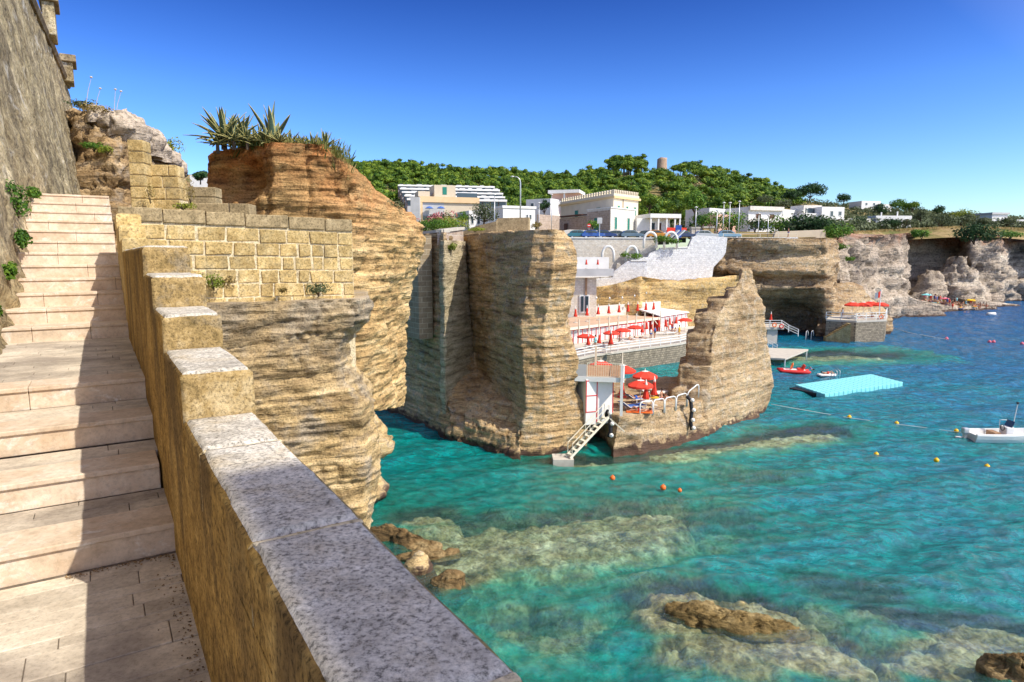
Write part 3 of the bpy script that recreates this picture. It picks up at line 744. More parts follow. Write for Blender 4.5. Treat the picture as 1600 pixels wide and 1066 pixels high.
prof += [(16, NOS[-1][1]-0.05), (16, -3.2)]
m.prism([SL(s, -2.2, z) for s, z in prof], tuple(DL*(LIN+2.2-0.01)))
wchild(m.build("core", MAT["joint"]), st)
# leaf litter and grit along the foot of the parapet
m = MB(); rg = np.random.default_rng(5)
for i in range(520):
    s = rg.uniform(0.9, 3.93); w = abs(rg.normal())*0.05
    if rg.random() < 0.35: s = 3.94-abs(rg.normal())*0.03; l = rg.uniform(-0.25, LIN-0.01)
    else: l = LIN-0.012-w
    r = rg.uniform(0.0025, 0.007); c = Vector(SL(s, l, -1.648+r*0.4)); a = rg.random()*6.28
    vs_ = [c+Vector((r*math.cos(a+q)*rg.uniform(0.7, 1.5), r*math.sin(a+q), r*0.5*(q % 2))) for q in (0, 1.3, 2.6, 4.0)]
    m.add(vs_ + [c+Vector((0, 0, r*0.9))], [(0, 1, 4), (1, 2, 4), (2, 3, 4), (3, 0, 4)])
setp(m.build("leaf_litter", m_leaf("litter", (0.05, 0.03, 0.015), (0.16, 0.10, 0.05), (0.34, 0.22, 0.11), 0.0)), "brown grit and leaf litter along the foot of the parapet", "litter", kind="stuff")
m = MB(); c = Vector(SL(2.45, 0.215, -1.642)); m.tube([c, c+Vector((0.012, 0.022, 0.002))], 0.0045, 8)
setp(m.build("cigarette_end", MAT["orange_plastic"]), "orange cigarette end on the pavement by the parapet", "litter")

# ------------------------------------------------------------------ the stepped parapet right of the stairs
PST = [(-1.2, 3.04, -0.69), (3.04, 3.86, -0.49), (3.86, 4.43, -0.306), (4.43, 5.10, -0.116), (5.10, 8.95, 0.07), (8.95, 9.7, 0.21), (9.7, 10.4, 0.39), (10.4, 11.2, 0.57)]
par = empty("stepped_parapet", SL(3.0, 0.4, -1.65), "chunky stepped tufa parapet with grey pitted coping beside the stairs", "parapet wall")
NF = []
def noisy_block(s0, s1, l0, l1, z0, z1, step, amp, seed, lean=0.0, flip=False):
    """a stone block, its skin roughened in depth"""
    ns = max(2, int((s1-s0)/step)); nl = max(2, int((l1-l0)/step)); nz = max(2, int((z1-z0)/step))
    Vv = []; F = []
    def face(fn, na, nb):
        b = len(Vv)
        for i in range(na+1):
            for j in range(nb+1): Vv.append(fn(i/na, j/nb))
        for i in range(na):
            for j in range(nb): F.append((b+i*(nb+1)+j, b+(i+1)*(nb+1)+j, b+(i+1)*(nb+1)+j+1, b+i*(nb+1)+j+1))
    ls = lambda s: s0+(s1-s0)*s
    ll = lambda l: l0+(l1-l0)*l
    lz = lambda z: z0+(z1-z0)*z
    face(lambda a, b: (ls(a), ll(b), z1), ns, nl)
    face(lambda a, b: (ls(a), l0, lz(b)), ns, nz)
    face(lambda a, b: (ls(1-a), l1, lz(b)), ns, nz)
    face(lambda a, b: (s0, ll(1-a), lz(b)), nl, nz)
    face(lambda a, b: (s1, ll(a), lz(b)), nl, nz)
    A = np.array(Vv); cen = np.array([(s0+s1)/2, (l0+l1)/2, (z0+z1)/2])
    # rounded arris
    r = 0.012
    for ax, (lo, hi) in enumerate(((s0, s1), (l0, l1), (z0, z1))):
        pass
    n = fbm(A*np.array([9, 9, 9.0]), 4, seed)[:, None]; n2 = fbm(A*3.1, 3, seed+7)[:, None]
    H = np.array([(s1-s0)/2, (l1-l0)/2, (z1-z0)/2]); D = (A-cen)/H
    nrm = np.where(np.abs(D) > 0.999, np.sign(D), 0.0); cnt = np.abs(nrm).sum(1, keepdims=True)
    A = A + nrm*(n*amp+n2*amp*1.2) - nrm*np.where((cnt > 1.5) & (D[:, 2:] > 0.98), 0.010+0.014*np.abs(n), 0.0)
    A[:, 2] = np.where(np.abs(A[:, 2]-z0) < 0.05, np.minimum(A[:, 2], z0+0.03), A[:, 2])
    NF[:] = [ns*nl, ns*nz, ns*nz, nl*nz, nl*nz]
    return [SL(*p) for p in A], F
COPS = [(-1.2, 0.85, -0.69), (0.856, 1.62, -0.692), (1.626, 2.52, -0.688), (2.526, 3.04, -0.69)]+PST[1:5]
for k, (s0, s1, z) in enumerate(COPS):
    v, f = noisy_block(s0, s1, LIN, LOUT, z-0.23, z, 0.02 if k < 7 else 0.035, 0.004, 20+k)
    o = mesh_np("coping_block", v, f, [MAT["coping"], MAT["coping_front"], MAT["parapet_in"]], None, True)
    import bmesh as _b
    o.data.polygons.foreach_set('material_index', [0]*NF[0]+[2]*NF[1]+[1]*(NF[2]+NF[3]+NF[4]))
    bm = _b.new(); bm.from_mesh(o.data); _b.ops.remove_doubles(bm, verts=bm.verts, dist=0.002); _b.ops.recalc_face_normals(bm, faces=bm.faces)
    bm.to_mesh(o.data); bm.free()
    wchild(o, par)
for s in (0.853, 1.623, 2.523):
    m = MB(); m.prism([SL(s-0.012, l, z) for l, z in ((LIN+0.004, -0.90), (LOUT-0.004, -0.90), (LOUT-0.006, -0.6975), (LIN+0.012, -0.6995))], tuple(DS*0.024))
    wchild(m.build("mortar_joint", MAT["mortar"], bevel=0.004), par)
m = MB()
prof = [(-1.2, -4.5), (-1.2, -0.92)]
for s0, s1, z in PST[:5]: prof += [(s0+0.01, z-0.228), (s1+(0.01 if s1 < 8 else 0), z-0.228)]
prof += [(8.95, -4.5)]
m.prism([SL(s, LIN, z) for s, z in prof], tuple(DL*(LOUT-LIN-0.012)))
wchild(m.build("wall_body", MAT["parapet_in"]), par)
for k, (s0, s1, z) in enumerate(PST[5:]):
    v, f = noisy_block(s0+0.003, s1, LIN, LOUT, z-0.21, z, 0.04, 0.005, 40+k)
    wchild(mesh_np("upper_block", v, f, MAT["block"], None, True), par)
    m = MB(); a = SL(s0+0.01, LIN+0.004, -3); 
    m.prism([SL(s, LIN+0.006, q) for s, q in ((s0+0.012, -3), (s0+0.012, z-0.2), (s1, z-0.2), (s1, -3))], tuple(DL*(LOUT-LIN-0.014)))
    wchild(m.build("wall_body", MAT["block"]), par)

# ------------------------------------------------------------------ brick-like cross wall at the top of the parapet
bw0 = V(183, 322, 10.45); bw1 = V(550, 344, 12.55)
bl = math.hypot(bw1[0]-bw0[0], bw1[1]-bw0[1]); bang = math.atan2(bw1[1]-bw0[1], bw1[0]-bw0[0])
bwall = empty("tufa_block_wall", (bw0[0], bw0[1], bw0[2]-2.0), "sunlit wall of squared yellow blocks with thick pale mortar joints", "wall", rz=bang)
drop = bw1[2]-bw0[2]
m = MB(); m.add([(x, y, z+(drop*x/bl if z > 1 else 0)) for z in (-1.0, 1.93) for y in (0.022, 0.26) for x in (0, bl)], [(0, 2, 3, 1), (4, 5, 7, 6), (0, 1, 5, 4), (2, 6, 7, 3), (0, 4, 6, 2), (1, 3, 7, 5)])
m.build("mortar_core", MAT["mortar"], bwall)
m = MB(); mc = MB(); ch = 0.215; rw = random.Random(8)
for r in range(7):
    zt = 2.0-r*(ch+0.03)-(0.0 if r == 0 else 0.02); x = -rw.random()*0.3 if r else 0.0
    while x < bl:
        w = rw.uniform(0.20, 0.56) if r else rw.uniform(0.6, 0.75)
        a, b = max(x, 0), min(x+w-(0.035 if r else 0.012), bl)
        if b-a > 0.06:
            y = rw.uniform(-0.008, 0.016) if r else -0.012
            j = lambda: rw.uniform(-0.017, 0.015) if r else rw.uniform(-.004, .004)
            zz = zt + drop*(a+b)/2/bl*(1-r/9)
            q = [(px_+j(), yy, z_+j()*0.8) for yy in (y, 0.25) for z_ in (zz-ch, zz) for px_ in (a, b)]
            (m if r else mc).add(q, [(0, 1, 3, 2), (4, 6, 7, 5), (0, 4, 5, 1), (2, 3, 7, 6), (0, 2, 6, 4), (1, 5, 7, 3)])
        x += w
m.build("blocks", MAT["block"], bwall, bevel=0.012)
mc.build("coping_course", MAT["block_dark"], bwall, bevel=0.012)

# ------------------------------------------------------------------ the tall battered wall on the left
fw = empty("battered_fortress_wall", SL(9, -1.0, -1.0), "tall leaning fortress wall of rough weathered stone left of the stairs", "fortress wall")
ss = np.concatenate([np.arange(1.0, 12, 0.06), np.arange(12, 32.3, 0.14)]); zz = np.concatenate([np.arange(-2.2, 3.0, 0.07), np.arange(3.0, 9.6, 0.14)])
S_, Z_ = np.meshgrid(ss, zz)
Z_ = np.minimum(Z_, 0*Z_+ (7.25-0.02*(S_-20)).clip(6.0, 8.4) if False else Z_)
Lb = -0.85+0.058*(S_-9)-0.13*(Z_+1)
Q = np.stack([S_, Z_, 0*S_], -1)
P3 = np.stack([S_*0.9, Z_*1.5, Lb], -1)
Lb = Lb + 0.06*fbm(P3*0.8, 5, 70) + 0.06*fbm(P3*np.array([2.2, 4.4, 3])+S_[..., None]*0.6, 5, 71, 0.6) + 0.03*fbm(P3*8, 3, 72)
# the lower courses are eroded deeper
Lb = Lb - 0.10*np.clip(-fbm(P3*1.6+5, 4, 73)-0.02, 0, 1)*np.clip((2.5-Z_)/3, 0, 1)*2
def wtop(s): return np.interp(s, [1, 23.0, 33.3, 36], [6.95, 6.93, 6.55, 6.5])
Zc = np.minimum(Z_, wtop(S_)+0.35)
Vf = np.stack([S_, Lb, Zc], -1).reshape(-1, 3)
Vf = Vf[:, :1]*DS+Vf[:, 1:2]*DL+np.array([0, 0, 1.0])*(Vf[:, 2:]+EYE)
n0 = len(Vf); nS = len(ss); nZ = len(zz)
F = grid_faces(nZ, nS)[:, ::-1].tolist()
# far end face and back
end = [Vf[i*nS+nS-1] for i in range(nZ)]; back = [e-DL*2.5+DS*0.2 for e in end]
Vf = np.concatenate([Vf, np.array(back)])
for i in range(nZ-1): F.append((i*nS+nS-1, n0+i, n0+i+1, (i+1)*nS+nS-1))
wchild(mesh_np("wall_face", Vf, F, MAT["old_wall"], None, True), fw)
def lface(s, z): return -0.85+0.058*(s-9)-0.13*(z+1)
m = MB(); prev = None
for k in range(60):
    s = 2+30.3*k/59; z = float(wtop(s)); l = lface(s, z)
    cur = [SL(s, l-0.2, z+0.35), SL(s, l+0.06, z+0.35), SL(s, l+0.10, z+0.27), SL(s, l+0.13, z+0.12), SL(s, l+0.07, z), SL(s, l-0.2, z)]
    m.add(cur, [])
    if prev is not None:
        b = len(m.v)-12
        for q in range(6): m.f.append((b+q, b+(q+1) % 6, b+6+(q+1) % 6, b+6+q)); m.m.append(0)
    prev = cur
m.f.append(tuple(range(len(m.v)-6, len(m.v)))); m.m.append(0)
wchild(m.build("cornice", MAT["cornice"], smooth=False), fw)
m = MB(); m.prism([SL(s, lface(s, z)-0.1, z) for s, z in ((2, 7.2), (32.2, 6.8), (32.2, 7.25), (2, 7.75))], tuple(-DL*0.6))
wchild(m.build("upper_wall", MAT["old_wall"]), fw)
for s0, s1, zb, zt in ((26.0, 27.2, 6.9, 7.9), (30.9, 32.0, 6.6, 7.3)):
    m = MB(); l0 = lface(s0, zb)+0.02
    m.prism([SL(s, l0-0.03, z) for s, z in ((s0, zb), (s1, zb), (s1, zt), (s0, zt))], tuple(DL*0.33))
    wchild(m.build("buttress", MAT["old_wall"], bevel=0.03), fw)
    m = MB(); m.prism([SL(s, l0-0.1, z) for s, z in ((s0-0.12, zt), (s1+0.12, zt), (s1+0.12, zt+0.26), (s0-0.12, zt+0.26))], tuple(DL*0.52))
    wchild(m.build("cap_stone", MAT["cornice"], bevel=0.03), fw)

# unseen block added behind the viewpoint, sized to cast the parapet's near shadow
m = MB(); m.prism([SL(s, l, z) for s, l, z in ((-6.4, 4.99, -14.5), (-6.4, 4.99, 9.91), (-6.4, 9.5, 9.91), (-6.4, 9.5, -14.5))], tuple(-DS*6))
setp(m.build("shadow_block", MAT["old_wall"]), "tall unseen block added behind and to the right of the stairs to shade the parapet", "tower")

# ------------------------------------------------------------------ rock bank, low walls and stump of masonry at the head of the stairs
rows = []
top = [(70, 172, 24), (118, 166, 22), (150, 180, 22), (185, 190, 22), (215, 212, 23), (245, 236, 24), (272, 262, 25.5), (279, 285, 27)]
for k, f in enumerate([0, 0.3, 0.55, 0.8, 1.0]):
    row = []
    for (px, py, d) in top:
        z1 = Zp(py, d); z = 13.2*(1-f)+z1*f; dd = d-0.9*(1-f)
        if f > 0.9: dd += 0.5
        row.append((X(px, d, z1)+0.03*(1-f), dd, z))
    row += [(row[-1][0]-3, row[-1][1]+8, row[-1][2]), (row[0][0], row[0][1]+6, row[0][2])]
    rows.append(row)
o = rock("rock_bank", rows, MAT["rock_bank"], 0.13, 0.26, 0.8, 2.4, 0.14, seed=11, smooth=1, capamp=0.5, blocky=0.17, fine=0.6, crack=0.9)
setp(o, "rough brown rock bank with crumbling top at the head of the stairs", "rock bank")
rgb = np.random.default_rng(31)
for k, (px, py, d, r_) in enumerate(((150, 178, 22.3, .30), (172, 184, 22.4, .36), (190, 192, 22.5, .52), (203, 200, 22.9, .62), (217, 212, 23.3, .50), (230, 222, 23.8, .56), (243, 233, 24.2, .52), (257, 246, 24.8, .50), (268, 258, 25.4, .46))):
    c = V(px, py, d); rows = []
    for f, q in ((-1, .8), (-.5, 1.05), (.1, 1.0), (.6, .75), (.9, .4)):
        rows.append([(c[0]+r_*q*math.cos(t)*rgb.uniform(.8, 1.2), c[1]+r_*q*math.sin(t), c[2]+r_*.9*f) for t in np.linspace(0, 2*math.pi, 8, endpoint=False)])
    setp(rock("rubble_stone", rows, MAT["rubble_pale"], 0.09, 0.16, 1.6, 2.2, 0.05, seed=700+k, smooth=1, capamp=0.08, blocky=0.08), f"pale rubble stone on the crest of the rock bank, {ORD[k] if k < 8 else 'rightmost'} of nine", "stone", "rubble stones on the rock bank")
# pillar of squared blocks
def block_pile(name, label, cat, px0, px1, d, rows_, h, depth, mats, wob=0.0, seed=1, lens=(0.3, 0.6), base_py=320, ang=0.12):
    rr = random.Random(seed); x0 = V(px0, base_py, d); x1 = V(px1, base_py, d); L = x1[0]-x0[0]
    e = empty(name, (x0[0], x0[1], x0[2]-0.4), label, cat, rz=ang)
    m = MB(); mm = MB()
    for r in range(rows_):
        x = -rr.random()*0.2; lim = L*(1-wob*(r/rows_)**2)
        while x < lim:
            w = rr.uniform(*lens); a, b = max(0, x), min(lim, x+w-0.02)
            if b-a > 0.05:
                y = rr.uniform(-.015, .015)
                m.box(a, b, y, depth+y, r*h, r*h+h-0.018)
            x += w
        mm.box(0.01, lim-0.02, 0.02, depth-0.02, r*h-0.01, r*h+h-0.02)
    m.build("blocks", mats[0], e, bevel=0.015); mm.build("mortar_core", mats[1], e)
    return e
block_pile("masonry_pillar", "slim pillar of squared yellow blocks beside the rock bank", "pillar", 205, 228, 14.2, 7, 0.245, 0.4, (MAT["block"], MAT["mortar"]), 0, 3, (0.7, 0.9), 316)
block_pile("masonry_stump", "ragged stump of block masonry with pale joints beside the slim pillar", "wall", 229, 281, 14.6, 5, 0.25, 0.5, (MAT["block"], MAT["mortar"]), 0.15, 5, (0.3, 0.6), 318)
block_pile("low_block_wall", "low weathered grey block wall between the stump and the red topped rock", "wall", 281, 336, 16.2, 4, 0.25, 0.5, (MAT["block_dark"], MAT["joint"]), 0.0, 6, (0.6, 1.2), 330)
block_pile("broken_block_course", "two dark courses of long blocks stepping down behind the yellow wall", "wall", 278, 440, 14.9, 3, 0.27, 0.6, (MAT["block_dark"], MAT["joint"]), 0.75, 9, (0.9, 1.5), 345)
# ------------------------------------------------------------------ rocks of the old quarry
def rws(zs, cols):
    """cols: list of functions z -> (px, d)"""
    return [[G(*c(z), z) for c in cols] for z in zs]
def tab(pairs):
    """(z, px, d) table -> function of z"""
    zs = [p[0] for p in pairs]; ps = [p[1] for p in pairs]; ds = [p[2] for p in pairs]
    return lambda z: (float(np.interp(z, zs, ps)), float(np.interp(z, zs, ds)))
# the near rock under the block wall
A_top = 13.3
rows = []
for z, right in ((-1.5, 568), (3, 570), (6, 572), (8, 566), (9.2, 590), (9.9, 594), (10.6, 588), (11.2, 583), (11.7, 556), (12.15, 549), (12.5, 556), (12.75, 576), (13.0, 583), (13.22, 580)):
    f = 0.12*(13.3-z) if z > 9 else 0.5
    rows.append([G(210, 9.6, z), G(300, 10.5, z), G(400, 11.1, z), G(480, 11.5, z), G(right-22, 11.9, z), G(right, 12.6, z), G(right-15, 15.0, z), G(430, 17.0, z), G(230, 15.0, z)])
o = rock("near_rock", rows, MAT["rock_near"], 0.04, 0.11, 0.9, 6.5, 0.05, seed=21, smooth=1, capamp=0.12, blocky=0.0, fine=0.6, crack=0.5)
setp(o, "layered ochre rock face standing under the block wall", "rock")
# mass with the red earth top and agaves; it bridges a channel
R_ = lambda z: np.interp(z, [7.9, 10.9, 12.7, 14.0, 15.2, 15.6, 16.3, 16.9, 17.35], [633, 634, 645, 660, 660, 650, 606, 566, 535])
rows = []
for z in (7.95, 8.0, 9.5, 11, 12.5, 13.5, 14.5, 15.3, 16.0, 16.5, 17.0, 17.35):
    r = float(R_(z)); p2 = min(560, r-22)
    cut = 0.9 if (15.6 < z) else 0
    zb = (lambda d_: max(z, Zp(642, d_)+0.25*(z-7.95)*(z < 9.2)))
    rows.append([G(331, 21.5, z), G(402 if z > 15.4 else 345, 20.6+ (0.9 if z > 15.4 and z < 17 else 0), z), G(425 if z > 15.4 else 390, 20.0, z), G(500, 20.3, zb(20.3)), G(p2-8, 20.6, zb(20.6)), G((p2+r)/2, 22.5, zb(22.5)), G(r, 26.0, z), G(r-25, 33, z), G(440, 37, z), G(331, 30, z)])
o = rock("red_topped_rock", rows, MAT["rock_arch"], 0.09, 0.22, 0.55, 4.6, 0.08, seed=33, floor=True, smooth=1, capamp=0.2, blocky=0.0, fine=0.55, crack=0.7)
setp(o, "big overhanging rock with red earth top crowned by agaves", "rock")
# foot of the natural bridge
rows = []
for z, r in ((-1.5, 575), (-0.3, 592), (0.35, 604), (0.8, 598), (1.5, 588), (2.1, 586), (2.6, 604), (3.1, 616), (3.6, 613), (4.0, 590), (4.6, 578), (5.4, 573), (6.5, 572), (9.0, 573)):
    d = 36.2 - 0.1*z
    rows.append([G(470, d+0.4, z), G(520, d-0.6, z), G(r-30, d-0.8, z), G(r-8, d-0.3, z), G(r, d+1.2, z), G(r-20, d+5, z), G(480, d+6, z)])
o = rock("bridge_pillar", rows, MAT["rock_near"], 0.14, 0.30, 0.6, 2.4, 0.22, seed=41, capamp=0.1, blocky=0.12)
setp(o, "ragged pale pillar at the water's edge holding up the natural rock bridge", "rock")
# cliff with tall quarried faces
zs = (-2.0, -0.4, 0.6, 2.0, 3.2, 4.2, 5.5, 7.0, 9.0, 11.0, 13.0, 14.6, 15.8)
cols = [tab([(-2, 520, 66), (15.8, 520, 66)]),
        tab([(-2, 622, 56.3), (1, 626, 57), (4, 632, 57.2), (15.8, 640, 57)]),
        tab([(-2, 690, 49.8), (1, 688, 50.5), (4, 690, 51.2), (15.8, 693, 51.5)]),
        tab([(-2, 692, 49.3), (1, 694, 50.1), (4, 697, 51.3), (15.8, 698, 51.8)]),
        tab([(-2, 742, 47.0), (1.0, 742, 47.6), (2.5, 745, 50.5), (4.0, 746, 55.5), (9, 732, 56.3), (15.8, 722, 57)]),
        tab([(-2, 775, 45.6), (1.0, 776, 46.3), (2.3, 780, 48.5), (3.6, 782, 50.2), (9, 776, 50.4), (15.8, 772, 50.6)]),
        tab([(-2, 806, 44.2), (1.0, 808, 44.6), (3.4, 823, 45.0), (6, 817, 45.4), (9, 813, 45.6), (12, 823, 45.8), (15.8, 834, 46.2)]),
        tab([(-2, 850, 44.4), (3, 852, 44.9), (9, 850, 45.2), (13, 864, 45.0), (15.8, 868, 45.8)]),
        tab([(-2, 910, 46.4), (1.5, 922, 46.6), (3.0, 918, 46.6), (4.5, 900, 46.6), (6.5, 906, 46.4), (8.0, 903, 46.5), (9.0, 884, 46.6), (10.5, 893, 46.6), (12, 901, 46.4), (14, 905, 46.4), (15.2, 896, 46.8), (15.8, 880, 47.4)]),
        tab([(-2, 905, 52), (15.8, 880, 53)]),
        tab([(-2, 880, 66), (15.8, 860, 64)]),
        tab([(-2, 640, 74), (15.8, 640, 70)])]
o = rock("quarried_cliff", rws(zs, cols), MAT["rock_quarry"], 0.16, 0.17, 0.35, 3.2, 0.09, seed=52, smooth=0, capamp=0.25, blocky=0.0, fine=0.5, crack=0.8)
setp(o, "tall ochre cliff with shaded quarried faces rising from the green water", "cliff")
# pale slab and rubble ledge leaning in the recess of the quarried cliff
rows = []
for z in (1.2, 3, 5, 8, 11, 13.5, 15.2):
    rows.append([G(688, 50.7, z), G(697-0.2*z, 50.3, z), G(743-1.3*(z-3), 55.7, z), G(735-1.2*(z-3), 57.5, z), G(690, 55, z)])
o = rock("pale_rock_slab", rows, MAT["rock_pale"], 0.16, 0.12, 0.4, 2.6, 0.06, seed=55, smooth=0, capamp=0.1, blocky=0.05, crack=0.4)
setp(o, "pale grey green slab of rock leaning in the shaded recess of the tall cliff", "rock")
rows = []
for z, q in ((-0.6, 0.0), (0.5, 0.1), (1.4, 0.5), (2.0, 1.4), (2.7, 2.6), (3.2, 4.2)):
    rows.append([G(700, 48.5+q, z), G(720, 47.6+q*1.2, z), G(755, 46.0+q*1.1, z), G(790, 44.6+q, z), G(812, 44.0+q*0.8, z), G(815, 46.5+q, z), G(760, 53, z), G(705, 53, z)])
o = rock("rubble_ledge", rows, MAT["rock_quarry"], 0.16, 0.34, 0.5, 2.2, 0.12, seed=57, smooth=0, capamp=0.2, blocky=0.16)
setp(o, "broken ledge of rubble at the foot of the tall cliff's recess", "rock")
# rock terrace of the bathing place and the fin beside it
zs = (-2.0, -0.5, 0.2, 0.8, 1.6, 2.3, 2.6)
cols = [tab([(-2, 905, 52), (2.6, 905, 52)]), tab([(-2, 935, 50), (2.6, 935, 49)]), tab([(-2, 957, 44.3), (0.2, 957, 45.2), (2.6, 966, 45.6)]), tab([(-2, 1000, 44.7), (0, 1000, 45.6), (2.6, 1003, 46.2)]),
        tab([(-2, 1100, 48.6), (0, 1100, 49.6), (2.6, 1094, 50.6)]), tab([(-2, 1190, 55), (0, 1190, 56), (2.6, 1150, 57)]), tab([(-2, 1190, 64), (2.6, 1150, 62)]), tab([(-2, 1040, 66), (2.6, 1040, 61)]), tab([(-2, 905, 62), (2.6, 905, 60)])]
o = rock("bathing_terrace", rws(zs, cols), MAT["rock_fin"], 0.18, 0.22, 0.4, 2.6, 0.10, seed=61, smooth=0, capamp=0.03, blocky=0.07, fine=0.5, crack=0.7)
setp(o, "low brown rock terrace where bathers lie between the cliff and the rock fin", "rock terrace")
zs = (-2.0, -0.5, 0.3, 1.0, 2.2, 3.4, 3.5, 5.2, 5.3, 6.5, 7.6, 7.7, 9.3, 9.4, 10.3, 10.4, 11.2, 11.3, 12.0, 12.5, 12.9)
Lf = [(-2, 1044, 50.5), (3.4, 1046, 51.2), (3.5, 1060, 52), (5.2, 1061, 52.2), (5.3, 1072, 53), (7.6, 1073, 53.2), (7.7, 1085, 54), (9.3, 1086, 54.2), (9.4, 1104, 55), (10.3, 1106, 55.2), (10.4, 1132, 56), (11.2, 1134, 56.2), (11.3, 1154, 57), (12.9, 1158, 57.2)]
Rf = [(-2, 1186, 57), (-0.5, 1194, 57.4), (0.6, 1200, 58), (2.2, 1208, 58.5), (5.4, 1201, 58.5), (8.6, 1196, 58), (9.9, 1196, 58), (10.6, 1186, 58), (11.5, 1181, 58), (12.9, 1172, 58)]
mid = [(-2, 1105, 49.3), (1, 1104, 50.2), (3.5, 1108, 51), (7.8, 1115, 52.6), (9.9, 1128, 53.8), (11, 1148, 55.6), (12.3, 1160, 57)]
mid2 = [(-2, 1160, 53.5), (0.6, 1165, 54.5), (5, 1163, 55), (9.9, 1160, 55.8), (12.3, 1164, 57.2)]
cols = [tab(Lf), tab(mid), tab(mid2), tab(Rf), tab([(z, p-6, d+3.5) for z, p, d in Rf]), tab([(-2, 1120, 66), (9, 1140, 63), (12.3, 1165, 60)]), tab([(z, p+2, d+6-0.35*max(0, z)) for z, p, d in Lf])]
o = rock("rock_fin", rws(zs, cols), MAT["rock_fin"], 0.15, 0.17, 0.45, 2.8, 0.08, seed=66, smooth=0, capamp=0.05, blocky=0.05, fine=0.5, crack=0.8)
setp(o, "tall tapering fin of rock with cut ledges standing in the sea", "rock")
# quarry wall behind the beach club
zt = lambda py, d: Zp(py, d)
def wallrows(pts, z0, nrow, back=6.0, over=0.0):
    rows = []
    for k in range(nrow+1):
        f = k/nrow; row = []
        for px, py, d in pts:
            z1 = Zp(py, d); z = z0+(z1-z0)*f; row.append((X(px, d, z1), d-over*f, z))
        row += [(row[-1][0], row[-1][1]+back, row[-1][2]), (row[0][0], row[0][1]+back, row[0][2])]
        rows.append(row)
    return rows
o = rock("quarry_wall", wallrows([(905, 452, 104), (932, 450, 104), (975, 440, 103), (1002, 431, 102.5), (1004, 440, 105.5), (1040, 442, 106), (1085, 441, 107), (1120, 434, 109), (1150, 430, 112), (1190, 432, 115)], 1.5, 5, 7, 0.4), MAT["rock_wall_yellow"], 0.4, 0.5, 0.2, 1.0, 0.2, seed=71, smooth=1, capamp=0.3, blocky=0.1)
setp(o, "cut yellow quarry wall behind the row of closed parasols", "cliff")
# layered cliff with the sea cave
zs = (-2, 0.3, 1.5, 3, 4.5, 6, 7.5, 8.6, 9.2, 10.2, 11.5, 13, 14.5, 15.8, 16.9)
def cave(z, d, deep): return d + deep*float(np.interp(z, [0.3, 1.5, 4.5, 7.0, 8.2], [1, 1, 0.95, 0.5, 0]))
lay = lambda z, a: a + (1.6 if 9.0 < z < 10.4 else 0) - (0.9 if 8.0 < z < 9.0 else 0) - (0.7 if 10.4 < z < 12 else 0) + (0.6 if 13.2 < z < 14.7 else 0)
cols = [lambda z: (1085, 118), lambda z: (1100, lay(z, 116.5)), lambda z: (1128, lay(z, cave(z, 113.5, 2))), lambda z: (1185, lay(z, cave(z, 111.5, 6))), lambda z: (1225, lay(z, cave(z, 110.5, 11))),
        lambda z: (1262, lay(z, cave(z, 110.5, 9))), lambda z: (1288, lay(z, cave(z, 111, 2.5))), lambda z: (1300-1.1*max(0, z-9), lay(z, 113)), lambda z: (1306-0.6*max(0, z-9), 116), lambda z: (1312, 128), lambda z: (1300, 150), lambda z: (1085, 150)]
o = rock("layered_cliff", rws(zs, cols), MAT["rock_layer"], 0.4, 0.7, 0.16, 1.0, 0.42, seed=81, smooth=0, capamp=0.3, blocky=0.25, fine=0.4, crack=0.8)
setp(o, "layered tawny cliff with a dark sea cave at its foot below the white parapet", "cliff")
# low bench of layered rock between the cave and the far cliff
rows = []
for z, q in ((-1, 0), (0.5, 0.2), (2.2, 0.5), (3.2, 2.2), (4.4, 2.6), (5.2, 4.4), (6.6, 5.0), (7.4, 7.0), (8.8, 7.8)):
    r = 1392-8.0*max(0, z-2.5)
    rows.append([G(1276, 113+q, z), G(1300, 112.0+q*0.8, z), G(1330, 113+q, z), G((1330+r)/2, 114.5+q, z), G(r, 118+q, z), G(r-4, 128, z), G(1280, 134, z)])
o = rock("rock_bench", rows, MAT["rock_layer"], 0.4, 0.6, 0.2, 1.2, 0.3, seed=83, smooth=0, capamp=0.4, blocky=0.2)
setp(o, "stepped bench of pale layered rock behind the stone platform", "rock")
# long far cliff
fc = [(1285, 362, 126, 14.5), (1310, 376, 124, 8), (1335, 372, 128, 3), (1360, 368, 136, 2), (1392, 364, 146, 0), (1410, 364, 150, -3), (1416, 363, 193, -2), (1458, 362, 197, -3), (1500, 361, 199, 2), (1517, 362, 188, 4), (1562, 366, 190, 0), (1574, 370, 201, 0), (1600, 370, 204, 3), (1640, 366, 206, 0), (1760, 362, 214, 0)]
rows = []
for f in (0, 0.03, 0.12, 0.25, 0.4, 0.55, 0.7, 0.85, 1.0):
    row = []
    for px, py, d, ext in fc:
        z1 = Zp(py, d); z = -2+(z1+2)*f
        dd = d + (6.0 if 1285 <= px < 1400 else 4.0)*f**1.2 - (2.5*math.sin(f*9+px*0.05)) * (0.5 if f > 0.02 else 0)
        if px < 1390 and 0.15 < f < 0.45: dd -= 3
        row.append((X(px, dd, z), dd, z))
    row += [(row[-1][0], 260, row[-1][2]), (row[0][0], 200, row[0][2])]
    rows.append(row)
o = rock("far_cliff", rows, MAT["rock_far"], 0.7, 2.2, 0.085, 0.5, 0.5, seed=91, smooth=0, capamp=0.5, blocky=0.8, fine=0.45, crack=0.9)
setp(o, "long grey and reddish cliff across the bay on the right", "cliff")
